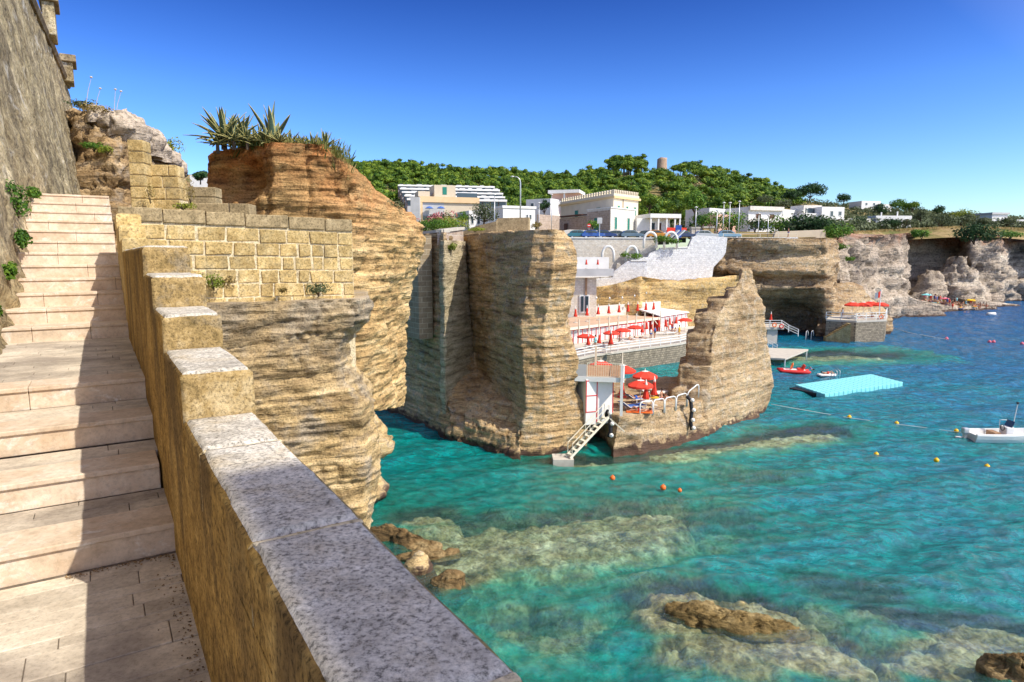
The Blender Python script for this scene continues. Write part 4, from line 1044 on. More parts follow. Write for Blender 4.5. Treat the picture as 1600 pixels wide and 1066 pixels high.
# low rocks with bathers
def lowrock(name, label, pts, base_py, back, mat, seed, amp=0.5, step=0.5):
    rows = []
    for f in (0, 0.25, 0.6, 1.0):
        row = []
        for px, py, d in pts:
            z1 = max(0.3, Zp(py, d)); z = -1.2+(z1+1.2)*f; row.append((X(px, d, z), d+0.7*f, z))
        row += [(row[-1][0]-0.5, row[-1][1]+back*0.7, row[-1][2]), (row[0][0], row[0][1]+back, row[0][2])]
        rows.append(row)
    return setp(rock(name, rows, mat, step, amp, 0.25, 1.4, 0.25, seed=seed, smooth=1, capamp=0.3, blocky=0.25), label, "rock")
lowrock("sloping_rock", "smooth grey rock sloping into the sea below the far cliff", [(1372, 462, 150), (1395, 461, 150), (1425, 463, 150), (1450, 474, 151), (1474, 486, 152), (1482, 489, 153)], 490, 9, MAT["rock_far"], 101)
lowrock("bathers_ledge", "flat low ledge of rock where a crowd of bathers lies", [(1440, 470, 163), (1460, 474, 163), (1490, 478, 166), (1530, 480, 169), (1560, 480, 172)], 484, 10, MAT["rock_far"], 103, 0.2)
lowrock("pointed_ledge", "long pointed spit of rock beyond the crowd of bathers", [(1518, 469, 178), (1545, 470, 180), (1570, 473, 181), (1590, 479, 182), (1598, 482, 184)], 484, 8, MAT["rock_far"], 105, 0.35)
# stones at the water's edge below the stairs, and boulders breaking the surface
def boulder(name, label, px, py, rx, ry, h, rot, mat, seed, zc=0.0, amp=0.25, step=0.11):
    c = W(px, py, 0.2); rows = []
    for f, q in ((-1.0, 1.1), (-0.3, 1.05), (0.25, 0.9), (0.7, 0.62), (1.0, 0.25)):
        row = []
        for k in range(10):
            a = 2*math.pi*k/10; x = rx*q*math.cos(a); y = ry*q*math.sin(a); r = math.radians(rot)
            row.append((c[0]+x*math.cos(r)-y*math.sin(r), c[1]+x*math.sin(r)+y*math.cos(r), zc+h*f))
        rows.append(row)
    o = rock(name, rows, mat, step, amp, 0.9 if step < 0.3 else 0.22, 2.2 if step < 0.3 else 0.6, 0.08 if step < 0.3 else 0.4, seed=seed, smooth=2, capamp=0.1, blocky=0.10 if step < 0.3 else 0.6)
    return setp(o, label, "rock")
boulder("fallen_boulder", "big grey boulder fallen in the dark recess of the far cliff, left one", 1452, 476, 7.5, 4.0, 9.0, 20, MAT["rock_far"], 131, 1.0, 1.2, 0.6)
boulder("fallen_boulder", "reddish boulder heap fallen in the dark recess of the far cliff, right one", 1490, 475.5, 8.5, 4.5, 12.5, -15, MAT["rock_far"], 133, 1.0, 1.4, 0.6)
boulder("shore_rock", "wet brown rock lying against the parapet side of the cove, uppermost of three", 622, 838, 2.3, 0.75, 0.62, -18, MAT["rock_wet"], 111)
boulder("shore_rock", "pale dry boulder between the wet brown shore rocks", 652, 886, 0.75, 0.75, 0.95, 10, MAT["rock_near"], 113)
boulder("shore_rock", "dark red wet rock at the waterline, lowest of the shore rocks", 702, 905, 0.95, 0.55, 0.40, -25, MAT["rock_wet"], 115)
boulder("shore_rock", "low brown rock with seaweed reaching into the shallow green water", 668, 858, 1.7, 0.55, 0.22, 8, MAT["rock_wet"], 117)
boulder("sea_boulder", "long mossy boulder breaking the surface in front", 1138, 958, 2.7, 0.85, 0.20, -20, MAT["rock_sea"], 121, -0.03, 0.3)
boulder("sea_boulder", "sharp dark rock rising from the water at the bottom right", 1588, 1052, 1.05, 0.8, 0.95, -40, MAT["rock_wet"], 123, 0.0, 0.38)

# masonry arch let into the shaded quarry wall
ax0 = np.array(G(634, 56.3, 0)); ax1 = np.array(G(672, 52.4, 0)); al = np.linalg.norm((ax1-ax0)[:2]); aang = math.atan2(ax1[1]-ax0[1], ax1[0]-ax0[0])
ar = empty("masonry_arch", (ax0[0]-0.2, ax0[1]-0.3, 7.4), "stone arch of dark masonry set in the shaded quarry wall", "arch", rz=aang)
ro = 2.5; cx = 0.2; spring = 1.4
pts = [(cx+ro*math.cos(t), spring+ro*1.0*math.sin(t)) for t in np.linspace(0, math.pi/2, 12)]
m = MB()
for (x0, z0), (x1, z1) in zip(pts[:-1], pts[1:]):
    m.prism([(x0, -0.6, z0), (x0, -0.6, 8.2), (x1, -0.6, 8.2), (x1, -0.6, z1)], (0, 1.2, 0))
m.box(pts[0][0], al+0.1, -0.6, 0.6, 0.0, 8.2)
m.build("arch_wall", MAT["dark_masonry"], ar)
m = MB()
pr = None
for t in np.linspace(0, math.pi/2, 10):
    cur = [(cx+r*math.cos(t), y, spring+r*math.sin(t)) for r in (ro-0.04, ro+0.5) for y in (-0.72, -0.55)]
    if pr: m.add(pr+cur, [(0, 1, 5, 4), (2, 6, 7, 3), (0, 4, 6, 2), (1, 3, 7, 5)])
    pr = cur
m.build("arch_ring", MAT["stone_pale"], ar)
m = MB(); m.box(-1.5, 2.9, 1.2, 1.6, -0.3, 4.6); m.build("recess_back", MAT["plaster_pink"], ar)
# walls on top of the cliff
def wallseg(name, label, cat, pts, th, mat, cap=None, z0=None, group=None):
    """pts: (px, py_top, d); wall from z0 or hgt below; one polyline wall"""
    P = [V(*p) for p in pts]; b = P[0]
    e = empty(name, (b[0], b[1], z0), label, cat, group)
    m = MB(); mc = MB()
    for p, q in zip(P[:-1], P[1:]):
        d = Vector((q[0]-p[0], q[1]-p[1], 0)).normalized(); n = Vector((-d.y, d.x, 0))*th
        o = Vector((b[0], b[1], z0)); A = Vector(p)-o; B = Vector(q)-o
        m.prism([(A.x, A.y, 0), (B.x, B.y, 0), tuple(B), tuple(A)], tuple(n))
        if cap:
            n1 = n*0.12/th
            A2 = A-n1; B2 = B-n1; c = Vector((0, 0, cap))
            mc.prism([tuple(A2), tuple(B2), tuple(B2+c), tuple(A2+c)], tuple(n+n1*2))
    m.build("wall_body", mat, e)
    if cap: mc.build("coping", MAT["concrete"], e)
    return e
wallseg("cliff_edge_wall", "low stone wall with coping along the cliff edge below the hedge", "wall", [(640, 369, 57.5), (662, 366, 55.5), (692, 363, 52.0), (724, 359, 55.5)], 0.5, MAT["stone_brown"], 0.22, 14.6)
wallseg("crumbling_wall", "crumbling sandy wall end on top of the quarried cliff", "wall", [(722, 362, 57), (745, 353, 56.5), (775, 346, 56), (778, 341, 56), (826, 340, 55.5)], 0.8, MAT["block_dark"], None, 15.0)
# ------------------------------------------------------------------ the beach club
def local_frame(p, q):
    return math.atan2(q[1]-p[1], q[0]-p[0]), math.hypot(q[0]-p[0], q[1]-p[1])
class Kit:
    """first call builds the thing, later calls copy it with all its parts"""
    def __init__(s, fn): s.fn = fn; s.first = None
    def put(s, loc, label, cat, group=None, rz=0.0, scale=1.0, cloth=None):
        if s.first is None: e = s.fn(loc); s.first = e
        else: e = copy_tree(s.first)
        e.location = loc; e.rotation_euler = (0, 0, rz); e.scale = (scale,)*3 if not hasattr(scale, "__len__") else scale
        setp(e, label, cat)
        if group: e["group"] = group
        elif "group" in e: del e["group"]
        if cloth:
            for ch in e.children:
                for part, mt in cloth.items():
                    if ch.name.split(".")[0] == part: ch.material_slots[0].link = 'OBJECT'; ch.material_slots[0].material = mt
        return e
def mk_closed(loc):
    e = empty("closed_parasol", loc, "x", "parasol")
    m = MB(); m.tube([(0, 0, 0), (0, 0, 2.32)], 0.022, 6); m.build("pole", MAT["white_paint"], e, True)
    m = MB(); m.lathe([(0.20, 0.86), (0.235, 0.90), (0.17, 1.15), (0.115, 1.5), (0.10, 1.9), (0.05, 2.14)], 24, star=0.22, sn=8)
    m.build("canopy", MAT["red_cloth"], e, True)
    m = MB(); m.lathe([(0.105, 1.86), (0.085, 2.02), (0.045, 2.2), (0.012, 2.36)], 16, star=0.15, sn=8); m.build("white_cap", MAT["white_cloth"], e, True)
    m = MB(); m.lathe([(0.30, 0.0), (0.30, 0.07), (0.05, 0.12), (0.03, 0.3)], 12); m.build("base", MAT["concrete"], e)
    m = MB(); m.lathe([(0.118, 1.42), (0.125, 1.45), (0.118, 1.48)], 12); m.build("tie_strap", MAT["red_paint"], e)
    return e
def mk_open(loc):
    e = empty("open_parasol", loc, "x", "parasol")
    m = MB(); m.tube([(0, 0, 0), (0, 0, 2.22)], 0.022, 6); m.build("pole", MAT["white_paint"], e, True)
    m = MB(); n = 8; R = 1.0; vs_ = [(0, 0, 2.2)]; fs = []
    prof = [(0.28, 2.15), (0.62, 2.0), (1.0, 1.80), (1.0, 1.64)]
    for i, (r, z) in enumerate(prof):
        for k in range(n*2):
            a = math.pi*k/n; rr = r*(1 if k % 2 == 0 else 0.965); zz = z-(0.03*r if k % 2 else 0)+(0.0 if i < 3 else (0.04 if k % 2 else 0))
            vs_.append((rr*math.cos(a), rr*math.sin(a), zz))
    N = 2*n
    for k in range(N):
        fs.append((0, 1+k, 1+(k+1) % N))
        for i in range(3): fs.append((1+i*N+k, 1+(i+1)*N+k, 1+(i+1)*N+(k+1) % N, 1+i*N+(k+1) % N))
    m.add(vs_, fs); o = m.build("canopy", MAT["red_cloth"], e); sd = o.modifiers.new("cloth", 'SOLIDIFY'); sd.thickness = 0.008
    m = MB(); vs_ = [(0, 0, 2.24)]; fs = []
    for i, r in enumerate((0.16, 0.27)):
        for k in range(N):
            a = math.pi*k/n; rr = r*(1.12 if k % 2 else 0.9) if i else r; vs_.append((rr*math.cos(a), rr*math.sin(a), 2.225-rr*0.22))
    for k in range(N):
        fs.append((0, 1+k, 1+(k+1) % N)); fs.append((1+k, 1+N+k, 1+N+(k+1) % N, 1+(k+1) % N))
    m.add(vs_, fs); m.lathe([(0.03, 2.2), (0.025, 2.34), (0.01, 2.4)], 8)
    m.build("white_cap", MAT["white_cloth"], e)
    m = MB()
    for k in range(n):
        a = 2*math.pi*k/n; m.beam((0, 0, 1.75), (0.6*math.cos(a), 0.6*math.sin(a), 1.985), 0.015)
    m.build("ribs", MAT["white_paint"], e)
    m = MB(); m.lathe([(0.30, 0.0), (0.30, 0.07), (0.05, 0.12), (0.03, 0.3)], 12); m.build("base", MAT["concrete"], e)
    return e
KC = Kit(mk_closed); KO = Kit(mk_open)

# people: one continuous skinned body per pose
def skin_body(name, joints, bones, parent, mat, sub=1):
    me = bpy.data.meshes.new(name); me.from_pydata([j[:3] for j in joints], bones, []); me.materials.append(mat)
    o = bpy.data.objects.new(name, me); COL.objects.link(o); o.parent = parent
    sk = o.modifiers.new("skin", 'SKIN'); sk.use_smooth_shade = True
    for i, j in enumerate(joints):
        r = j[3]; o.data.skin_vertices[0].data[i].radius = (r, r*(j[4] if len(j) > 4 else 1.0))
    o.data.skin_vertices[0].data[0].use_root = True
    ss_ = o.modifiers.new("sub", 'SUBSURF'); ss_.levels = sub; ss_.render_levels = sub
    # bake to a plain mesh
    dg = bpy.context.evaluated_depsgraph_get(); ev = o.evaluated_get(dg)
    nm = bpy.data.meshes.new_from_object(ev); o.modifiers.clear(); o.data = nm
    nm.materials.clear(); nm.materials.append(mat)
    nm.polygons.foreach_set("use_smooth", [True]*len(nm.polygons))
    return o
BN = [(0, 1), (1, 2), (2, 3), (3, 4), (2, 5), (5, 6), (6, 7), (2, 8), (8, 9), (9, 10), (0, 11), (11, 12), (12, 13), (13, 14), (0, 15), (15, 16), (16, 17), (17, 18)]
def pose_joints(kind):
    if kind == "stand":
        J = [(0, 0, .93, .13, .8), (0, 0, 1.12, .12, .75), (0, 0.01, 1.38, .13, .7), (0, 0, 1.50, .055), (0, -.02, 1.66, .10),
             (-.19, 0, 1.37, .05), (-.25, .02, 1.1, .04), (-.24, -.08, .86, .035), (.19, 0, 1.37, .05), (.25, .02, 1.1, .04), (.24, -.08, .86, .035),
             (-.09, 0, .86, .085), (-.10, -.02, .48, .058), (-.11, .03, .08, .042), (-.12, -.13, .03, .035), (.09, 0, .86, .085), (.11, .04, .48, .058), (.12, .12, .08, .042), (.12, -.02, .03, .035)]
    elif kind == "lie":
        J = [(0, 0, .14, .12, .8), (0, -.2, .14, .11, .75), (0, -.46, .17, .12, .7), (0, -.58, .19, .055), (0, -.74, .23, .10),
             (-.19, -.44, .14, .05), (-.3, -.2, .08, .04), (-.22, .02, .06, .035), (.19, -.44, .14, .05), (.32, -.55, .1, .04), (.2, -.75, .08, .035),
             (-.09, .08, .13, .085), (-.11, .46, .16, .058), (-.12, .86, .06, .042), (-.14, .93, .13, .035), (.09, .08, .13, .085), (.12, .40, .38, .058), (.12, .66, .07, .042), (.13, .80, .04, .035)]
    else:   # sit
        J = [(0, 0, .14, .13, .8), (0, .05, .33, .12, .75), (0, .06, .58, .13, .7), (0, .03, .70, .055), (0, -.02, .85, .10),
             (-.19, .05, .56, .05), (-.26, .12, .33, .04), (-.25, .22, .08, .035), (.19, .05, .56, .05), (.25, -.12, .42, .04), (.18, -.32, .46, .035),
             (-.10, -.08, .13, .085), (-.12, -.38, .42, .058), (-.12, -.62, .08, .042), (-.13, -.75, .04, .035), (.10, -.08, .13, .085), (.13, -.42, .34, .058), (.13, -.74, .07, .042), (.14, -.86, .05, .035)]
    return J
def mk_person(kind):
    def fn(loc):
        e = empty("person", loc, "x", "person")
        J = pose_joints(kind); skin_body("body", J, BN, e, MAT["skin"])
        h = Vector(J[4][:3]); nk = Vector(J[3][:3]); up = (h-nk).normalized()
        m = MB(); m.ball(tuple(h+up*0.035+Vector((0, 0.02, 0)) if kind != "lie" else h+up*0.04), 0.112, 10, 1.0); m.build("hair", MAT["hair"], e, True)
        p = Vector(J[0][:3]); q = Vector(J[1][:3]); d = (q-p)
        m = MB(); m.tube([p-d*0.55, p-d*0.1, p+d*0.45], [0.155, 0.175, 0.15], 12); m.build("swimwear", MAT["blue_paint"], e, True)
        if kind == "stand":
            m = MB(); m.tube([(0, 0, 1.0), (0, 0, 1.2), (0, .01, 1.4), (0, 0, 1.47)], [0.155, 0.16, 0.17, 0.08], 12); m.build("shirt", MAT["white_cloth"], e, True)
        return e
    return fn
KP = {k: Kit(mk_person(k)) for k in ("stand", "lie", "sit")}
CL = {"white": MAT["white_cloth"], "red": MAT["red_cloth"], "blue": MAT["blue_paint"], "black": MAT["black_rubber"], "yellow": MAT["yellow_plastic"], "pink": MAT["pink_plastic"], "turquoise": MAT["turquoise"]}

# upper sun terrace over the cabins
ZT = 4.75; ZP = 2.5
t0 = G(880, 83, ZT); t1 = G(1031, 98.5, ZT); tang, tl = local_frame(t0, t1)
te = empty("sun_terrace", (t0[0], t0[1], ZP), "upper sun terrace with cream beam and thin posts above the cabins", "terrace", rz=tang)
m = MB(); m.box(0, tl, 0.05, 9.5, ZT-ZP-0.2, ZT-ZP); m.build("floor_slab", MAT["terrace_floor"], te)
m = MB(); m.box(0, tl, -0.12, 0.05, ZT-ZP-0.28, ZT-ZP+0.06); m.build("edge_beam", MAT["cream_paint"], te)
npst = 10
for k in range(npst):
    x = tl*(0.13+0.87*k/(npst-1)) - (0.1 if k == npst-1 else 0)
    m = MB(); m.beam((x, -0.2, 0.0), (x, -0.2, ZT-ZP+1.05), 0.10); m.build("post", MAT["cream_paint"], te)
m = MB(); m.beam((tl-1.6, -0.05, ZT-ZP-0.25), (tl-0.2, -0.05, 0.9), 0.09); m.beam((tl-1.6, 0.1, 0.0), (tl-1.6, 0.1, ZT-ZP-0.25), 0.08); m.build("corner_brace", MAT["cream_paint"], te)
UPX = [899, 917, 934.5, 951, 967, 981, 996, 1009, 1021]
for k, px in enumerate(UPX):
    f = (px-880)/151; d = 83+15.5*f+5.6
    KC.put(G(px, d, ZT), f"closed red parasol on the upper sun terrace, {ORD[k] if k < 8 else 'rightmost'} of the row of nine", "parasol", "closed parasols on the upper sun terrace", rz=0.3*k, scale=1.0)
screen_wall_pts = [V(928, 497, 100.6), V(1032, 483, 105.2)]
m = MB(); a_, b_ = [Vector(p) for p in screen_wall_pts]; o_ = Vector((a_.x, a_.y, ZT))
m.prism([(0, 0, 0), (b_.x-a_.x, b_.y-a_.y, 0), (b_.x-a_.x, b_.y-a_.y, Zp(471, 105.2)-ZT), (0, 0, Zp(479, 100.6)-ZT)], (0, 0.5, 0))
o = m.build("terrace_back_wall", MAT["stone_white"]); o.location = o_; setp(o, "low pale wall behind the row of nine closed parasols", "wall")
# string lights above the parasols
m = MB(); a = Vector(G(932, 96, ZT+3.3)); b = Vector(G(1010, 103.5, ZT+3.6))
pts = [a+(b-a)*(i/12)-Vector((0, 0, 0.35*math.sin(math.pi*i/12))) for i in range(13)]
e = empty("lamp_wire", tuple(a), "wire with small lamps strung above the closed parasols", "wire")
m.tube([p-a for p in pts], 0.025, 4); m.build("wire", MAT["black_rubber"], e)
for i in (0, 3, 6, 9, 12):
    m = MB(); p = pts[i]-a; m.lathe([(0.03, 0), (0.12, -0.12), (0.12, -0.3), (0.05, -0.36)], 8, tuple(p)); m.build("lamp", MAT["metal"], e)
# cabins beneath
c0 = G(880, 83.9, ZP); c1 = G(1014, 96.2, ZP); cang, cl = local_frame(c0, c1)
def cabin_row(name, label, p0, p1, n, h, doormat, frame, roof=None, depth=2.2):
    ang, L = local_frame(p0, p1); e = empty(name, p0, label, "bathing cabins", rz=ang)
    m = MB(); m.box(0, L, 0, depth, 0, h); m.build("wall", frame, e)
    for k in range(n):
        x0 = L*k/n+0.10; x1 = L*(k+1)/n-0.10
        m = MB(); m.box(x0, x1, -0.035, 0.05, 0.03, h-0.16); d_ = m.build("door", doormat, e)
        m = MB(); m.box(x0+0.08, x1-0.08, -0.05, -0.02, h*0.50, h-0.25); m.build("panel", MAT["grey_wall"], d_)
    if roof:
        m = MB(); m.prism([(-0.2, -0.25, h+0.0), (-0.2, depth+1.5, h+0.9), (-0.2, depth+1.5, h+1.05), (-0.2, -0.25, h+0.15)], (L+0.4, 0, 0)); m.build("roof", roof, e)
    return e
cabin_row("cabin_row", "row of white bathing cabins with red frames under the sun terrace", c0, c1, 20, 1.93, MAT["white_paint"], MAT["red_paint"])
cabin_row("cabin_row", "red and white bathing cabins with a white roof beyond the sun terrace", G(1031, 99.6, ZP), G(1100, 112, ZP), 11, 2.25, MAT["white_paint"], MAT["red_paint"], MAT["white_wall"])
# promenade of concrete with the sea wall in front
pf = [G(880, 71, ZP), G(930, 76.0, ZP), G(1000, 81, ZP), G(1064, 86, ZP), G(1110, 95, ZP)]
pb = [G(1130, 116, ZP), G(1031, 106, ZP), G(880, 92, ZP)]
pm = MB(); pm.prism([(p[0], p[1], ZP) for p in pf+pb], (0, 0, -0.25)); setp(pm.build("promenade", MAT["concrete"]), "concrete bathing promenade in front of the white cabins", "promenade", kind="structure")
m = MB(); m.prism([(p[0], p[1]+0.12, ZP-0.252) for p in pf+pb], (0, 0, -4.2)); setp(m.build("sea_wall", MAT["sea_wall"]), "rough stone sea wall carrying the bathing promenade", "wall")
def railing(name, label, pts, h=1.0, rails=(0.35, 0.68, 1.0), every=1.6, mat=None, w=0.07, bars=0):
    b = Vector(pts[0]); e = empty(name, tuple(b), label, "railing"); mat = mat or MAT["white_paint"]
    for p, q in zip(pts[:-1], pts[1:]):
        p = Vector(p)-b; q = Vector(q)-b; L = (q-p).length; n = max(1, int(round(L/every)))
        for k in range(n+1):
            if k == 0 and p.length > 0.01: continue
            c = p+(q-p)*(k/n); m = MB(); m.beam(c, c+Vector((0, 0, h)), w); m.build("post", mat, e)
        m = MB()
        for r in rails: m.beam(p+Vector((0, 0, r)), q+Vector((0, 0, r)), w*0.75)
        m.build("rails", mat, e)
        if bars:
            m = MB(); nb = int(L/bars)
            for k in range(1, nb): c = p+(q-p)*(k/nb); m.beam(c+Vector((0, 0, rails[0])), c+Vector((0, 0, h)), 0.018)
            m.build("bars", mat, e)
    return e
railing("promenade_railing", "white wooden railing along the seaward edge of the promenade", [(p[0], p[1]+0.35, ZP) for p in pf], 1.05, every=2.2, w=0.11)
# parasols and people on the promenade
OP = [(915, 79.5), (955, 83.0), (973, 86.0), (992, 89.5), (1070, 100)]
for k, (px, d) in enumerate(OP):
    lab = ["open red parasol by the cabins nearest the big cliff", "open red parasol second along the white cabins", "open red parasol third along the white cabins", "open red parasol fourth along the white cabins", "lone open red parasol before the red and white cabins"][k]
    KO.put(G(px, d, ZP), lab, "parasol", "open parasols on the promenade", rz=0.2*k, scale=(1.1, 1.1, 0.95))
CP = [(919, 78.0, "behind the railing nearest the big cliff"), (936, 79.5, "between the two first open ones"), (954, 76.8, "largest and nearest at the railing"), (1003, 91, "right of the fourth open one"), (1010, 95, "by the corner brace of the terrace"), (1018, 92, "beside the standing bathers"),
      (1029, 98, "at the first red cabin door"), (1040, 98.5, "before the red cabins, left one"), (1046, 101, "before the red cabins, second one"), (1056, 103, "before the red cabins, third one"), (1062, 105, "before the red cabins, last one")]
for k, (px, d, w) in enumerate(CP):
    KC.put(G(px, d, ZP), f"closed red parasol on the promenade, {w}", "parasol", "closed parasols on the promenade", rz=0.5*k, scale=1.25 if k == 2 else 1.0)
PP = [("stand", 1017, 89, 2.6, {"swimwear": CL["blue"]}, "person in a white shirt standing on the promenade"), ("stand", 1023, 91, 0.6, {"shirt": CL["blue"], "swimwear": CL["black"]}, "person in blue standing near the corner of the terrace"),
      ("sit", 984, 87.5, 0.8, {"swimwear": CL["pink"]}, "person sitting under the open parasols on the promenade"), ("stand", 1050, 97, 2.0, {"shirt": CL["red"]}, "person in red walking past the red cabins"),
      ("stand", 1061, 92, 1.0, {"shirt": CL["yellow"], "swimwear": CL["yellow"]}, "person in yellow at the far end of the railing")]
for k, px, d, rz, cl_, lab in PP: KP[k].put(G(px, d, ZP), lab, "person", rz=rz, cloth=cl_)
# near terrace: changing hut with deck on top
ZQ = 2.62
h0 = G(915, 46.2, ZQ-0.4); h1 = G(957.5, 46.9, ZQ-0.4); hang, hl = local_frame(h0, h1)
hut = empty("changing_hut", h0, "white changing hut with red frames beneath the timber deck", "hut", rz=hang)
m = MB(); m.box(0, hl, 0, 2.2, -0.4, 2.95); m.build("wall", MAT["white_paint"], hut)
m = MB()
for x in (0.02, hl*0.40, hl-0.03): m.box(x-0.03, x+0.03, -0.03, 0, -0.4 if x > 0.1 else 0.5, 2.9)
for z in (0.55, 1.75, 2.85): m.box(0.0, hl*0.40, -0.025, 0, z-0.03, z+0.03)
m.build("frame", MAT["red_paint"], hut)
m = MB(); m.box(hl*0.44, hl-0.1, -0.02, 0, -0.3, 2.7); m.build("door", MAT["white_wall"], hut)
k0 = G(898, 46.5, 5.35); k1 = G(974, 45.9, 5.35); kang, kl = local_frame(k0, k1)
deck = empty("timber_deck", (k0[0], k0[1], 5.2), "brown timber deck with white edge on top of the changing hut", "deck", rz=kang)
m = MB(); m.box(0, kl, 0.0, 5.6, 0.0, 0.12); m.build("planks", MAT["timber"], deck)
m = MB(); m.box(0, kl, -0.07, 0, -0.18, 0.16); m.box(kl, kl+0.07, -0.07, 5.6, -0.18, 0.16); m.build("edge_board", MAT["white_paint"], deck)
m = MB(); m.box(kl-0.2, kl+0.0, -0.18, 0.0-0.071, -2.75, 1.1); m.build("corner_post", MAT["white_paint"], deck)
m = MB(); m.box(kl*0.34, kl*0.36+0.08, 5.2, 5.4, 0.12, 1.7); m.build("back_post", MAT["cream_paint"], deck)
m = MB(); m.box(0.02, 0.85, -0.03, 0.0, 0.14, 1.05); m.build("side_panel", MAT["grey_wall"], deck)
kk = lambda x, y, z: (k0[0]+x*math.cos(kang)-y*math.sin(kang), k0[1]+x*math.sin(kang)+y*math.cos(kang), z)
railing("deck_railing", "cream railing with thin upright bars around the timber deck", [kk(0.9, 0.06, 5.32), kk(kl-0.1, 0.06, 5.32), kk(kl-0.1, 5.5, 5.32)], 1.05, (0.08, 1.05), 2.5, MAT["cream_paint"], 0.05, 0.16)
# parasols of the near terrace
for px, d, lab, s in ((1000, 48.2, "nearest open red parasol on the rock terrace", 0.98), (1007, 51.6, "open red parasol behind the nearest one on the rock terrace", 1.02), (972, 53.5, "open red parasol seen through the deck railing", 1.1), (938, 55, "open red parasol far left behind the deck railing", 1.15)):
    KO.put(G(px, d, ZQ), lab, "parasol", "open parasols on the rock terrace", rz=px*0.1, scale=s)
for px, d, lab in ((971.5, 49.2, "closed red parasol beside the white corner post of the deck"), (1008.5, 47.6, "closed red parasol over a white tray on the rock terrace"), (1021.5, 49.0, "closed red parasol over a yellow tray on the rock terrace")):
    KC.put(G(px, d, ZQ), lab, "parasol", "closed parasols on the rock terrace", rz=px*0.2, scale=0.98)
def tray(px, d, z, mat, label):
    e = empty("parasol_tray", G(px, d, ZQ), label, "tray table")
    m = MB(); m.lathe([(0.34, z), (0.36, z+0.02), (0.36, z+0.05), (0.33, z+0.06)], 16); m.build("tray", mat, e)
    m = MB(); m.tube([(0.06, 0, 0.3), (0.06, 0, z)], 0.02, 6); m.build("support", MAT["white_paint"], e)
tray(1008.5, 47.6, 0.62, MAT["white_cloth"], "round white tray table on the parasol pole")
tray(1021.5, 49.0, 0.62, MAT["yellow_plastic"], "round yellow tray table on the parasol pole")
tray(971.5, 49.2, 0.62, MAT["red_cloth"], "round red tray table by the white corner post")
def mk_lounger(loc):
    e = empty("sun_lounger", loc, "x", "sun lounger")
    m = MB(); m.box(-.33, .33, -.2, 1.2, .30, .35); m.build("seat", MAT["blue_shade"], e)
    m = MB(); m.prism([(-.33, -.2, .30), (-.33, -.8, .72), (-.33, -.82, .68), (-.33, -.22, .26)], (.66, 0, 0)); m.build("backrest", MAT["blue_shade"], e)
    m = MB()
    for x in (-.34, .34):
        m.beam((x, -.25, .29), (x, 1.25, .29), .04); m.beam((x, -.25, .3), (x, -.84, .73), .04)
    m.build("frame", MAT["white_paint"], e)
    for x in (-.34, .34):
        for y in (-.1, 1.05): m = MB(); m.beam((x, y, 0), (x, y, .28), .04); m.build("leg", MAT["white_paint"], e)
    return e
KL = Kit(mk_lounger)
for px, d, rz, col, lab in ((984, 47.6, -1.1, MAT["blue_shade"], "dark blue sun lounger beside the white corner post"), (993, 50.2, -1.2, MAT["blue_shade"], "dark blue sun lounger in the shade of the open parasols"), (1005, 52.8, -0.9, MAT["white_cloth"], "white sun lounger at the back of the rock terrace"), (1026, 52.2, -0.8, MAT["white_cloth"], "white sun lounger beside the rock fin")):
    KL.put(G(px, d, ZQ), lab, "sun lounger", "sun loungers on the rock terrace", rz=rz, cloth={"seat": col, "backrest": col})
for k, px, d, z, rz, cl_, lab in (("lie", 993, 50.2, ZQ+0.25, 1.95, {"swimwear": CL["blue"]}, "person lying on a dark blue lounger under the open parasol"), ("sit", 1012, 52.0, ZQ, 0.4, {"swimwear": CL["black"]}, "person sitting under the rear open parasol on the rock terrace"),
        ("sit", 1034, 51.0, ZQ, 0.9, {"swimwear": CL["pink"]}, "person in pink sitting against the rock fin"), ("lie", 999, 47.0, ZQ, 1.4, {"swimwear": CL["red"]}, "person lying on a towel at the front of the rock terrace"), ("sit", 1002, 54.2, ZQ, 2.2, {"swimwear": CL["blue"]}, "person in blue sitting at the back of the rock terrace")):
    KP[k].put(G(px, d, z), lab, "person", rz=rz, cloth=cl_)
for k, (px, d, lab) in enumerate(((925, 81.5, "white sun lounger under the open parasol nearest the big cliff"), (948, 82.0, "white sun lounger left of the second open parasol"), (964, 84.5, "white sun lounger between the second and third open parasols"), (982, 86.0, "white sun lounger beside the sitting bather on the promenade"), (1000, 88.5, "white sun lounger right of the fourth open parasol"), (1036, 95.0, "white sun lounger in front of the red cabins"), (1052, 95.5, "white sun lounger near the end of the promenade railing"))):
    KL.put(G(px, d, ZP), lab, "sun lounger", "sun loungers on the promenade", rz=0.5+0.2*k, cloth={"seat": CL["white"], "backrest": CL["white"]})
for k, px, d, z, rz, c_, lab in (("lie", 948, 82.0, ZP+0.24, 3.6, "red", "person lying on a white lounger left of the second open parasol"), ("lie", 1000, 88.5, ZP+0.24, 4.4, "black", "person lying on a white lounger right of the fourth open parasol"), ("stand", 930, 80.5, ZP, 0.4, "turquoise", "person in turquoise standing before the white cabins"), ("stand", 1043, 99.5, ZP, 2.2, "white", "person in white at the door of the red cabins"), ("sit", 1055, 96.5, ZP, 1.2, "yellow", "person in yellow swimwear sitting near the red cabins"), ("stand", 968, 86.0, ZP, 1.5, "pink", "person in pink standing between two open parasols")):
    KP[k].put(G(px, d, z), lab, "person", rz=rz, cloth={"swimwear": CL[c_], **({"shirt": CL[c_]} if k == "stand" else {})})
def towel(p, rz, mat, label, w=0.9, l=1.9):
    m = MB(); m.box(-w/2, w/2, -l/2, l/2, 0, 0.03, rz, p); setp(m.build("towel", mat), label, "towel")
p = G(999, 47.0, ZQ+0.005); towel(p, 1.4, MAT["orange_plastic"], "orange towel spread at the front of the rock terrace")
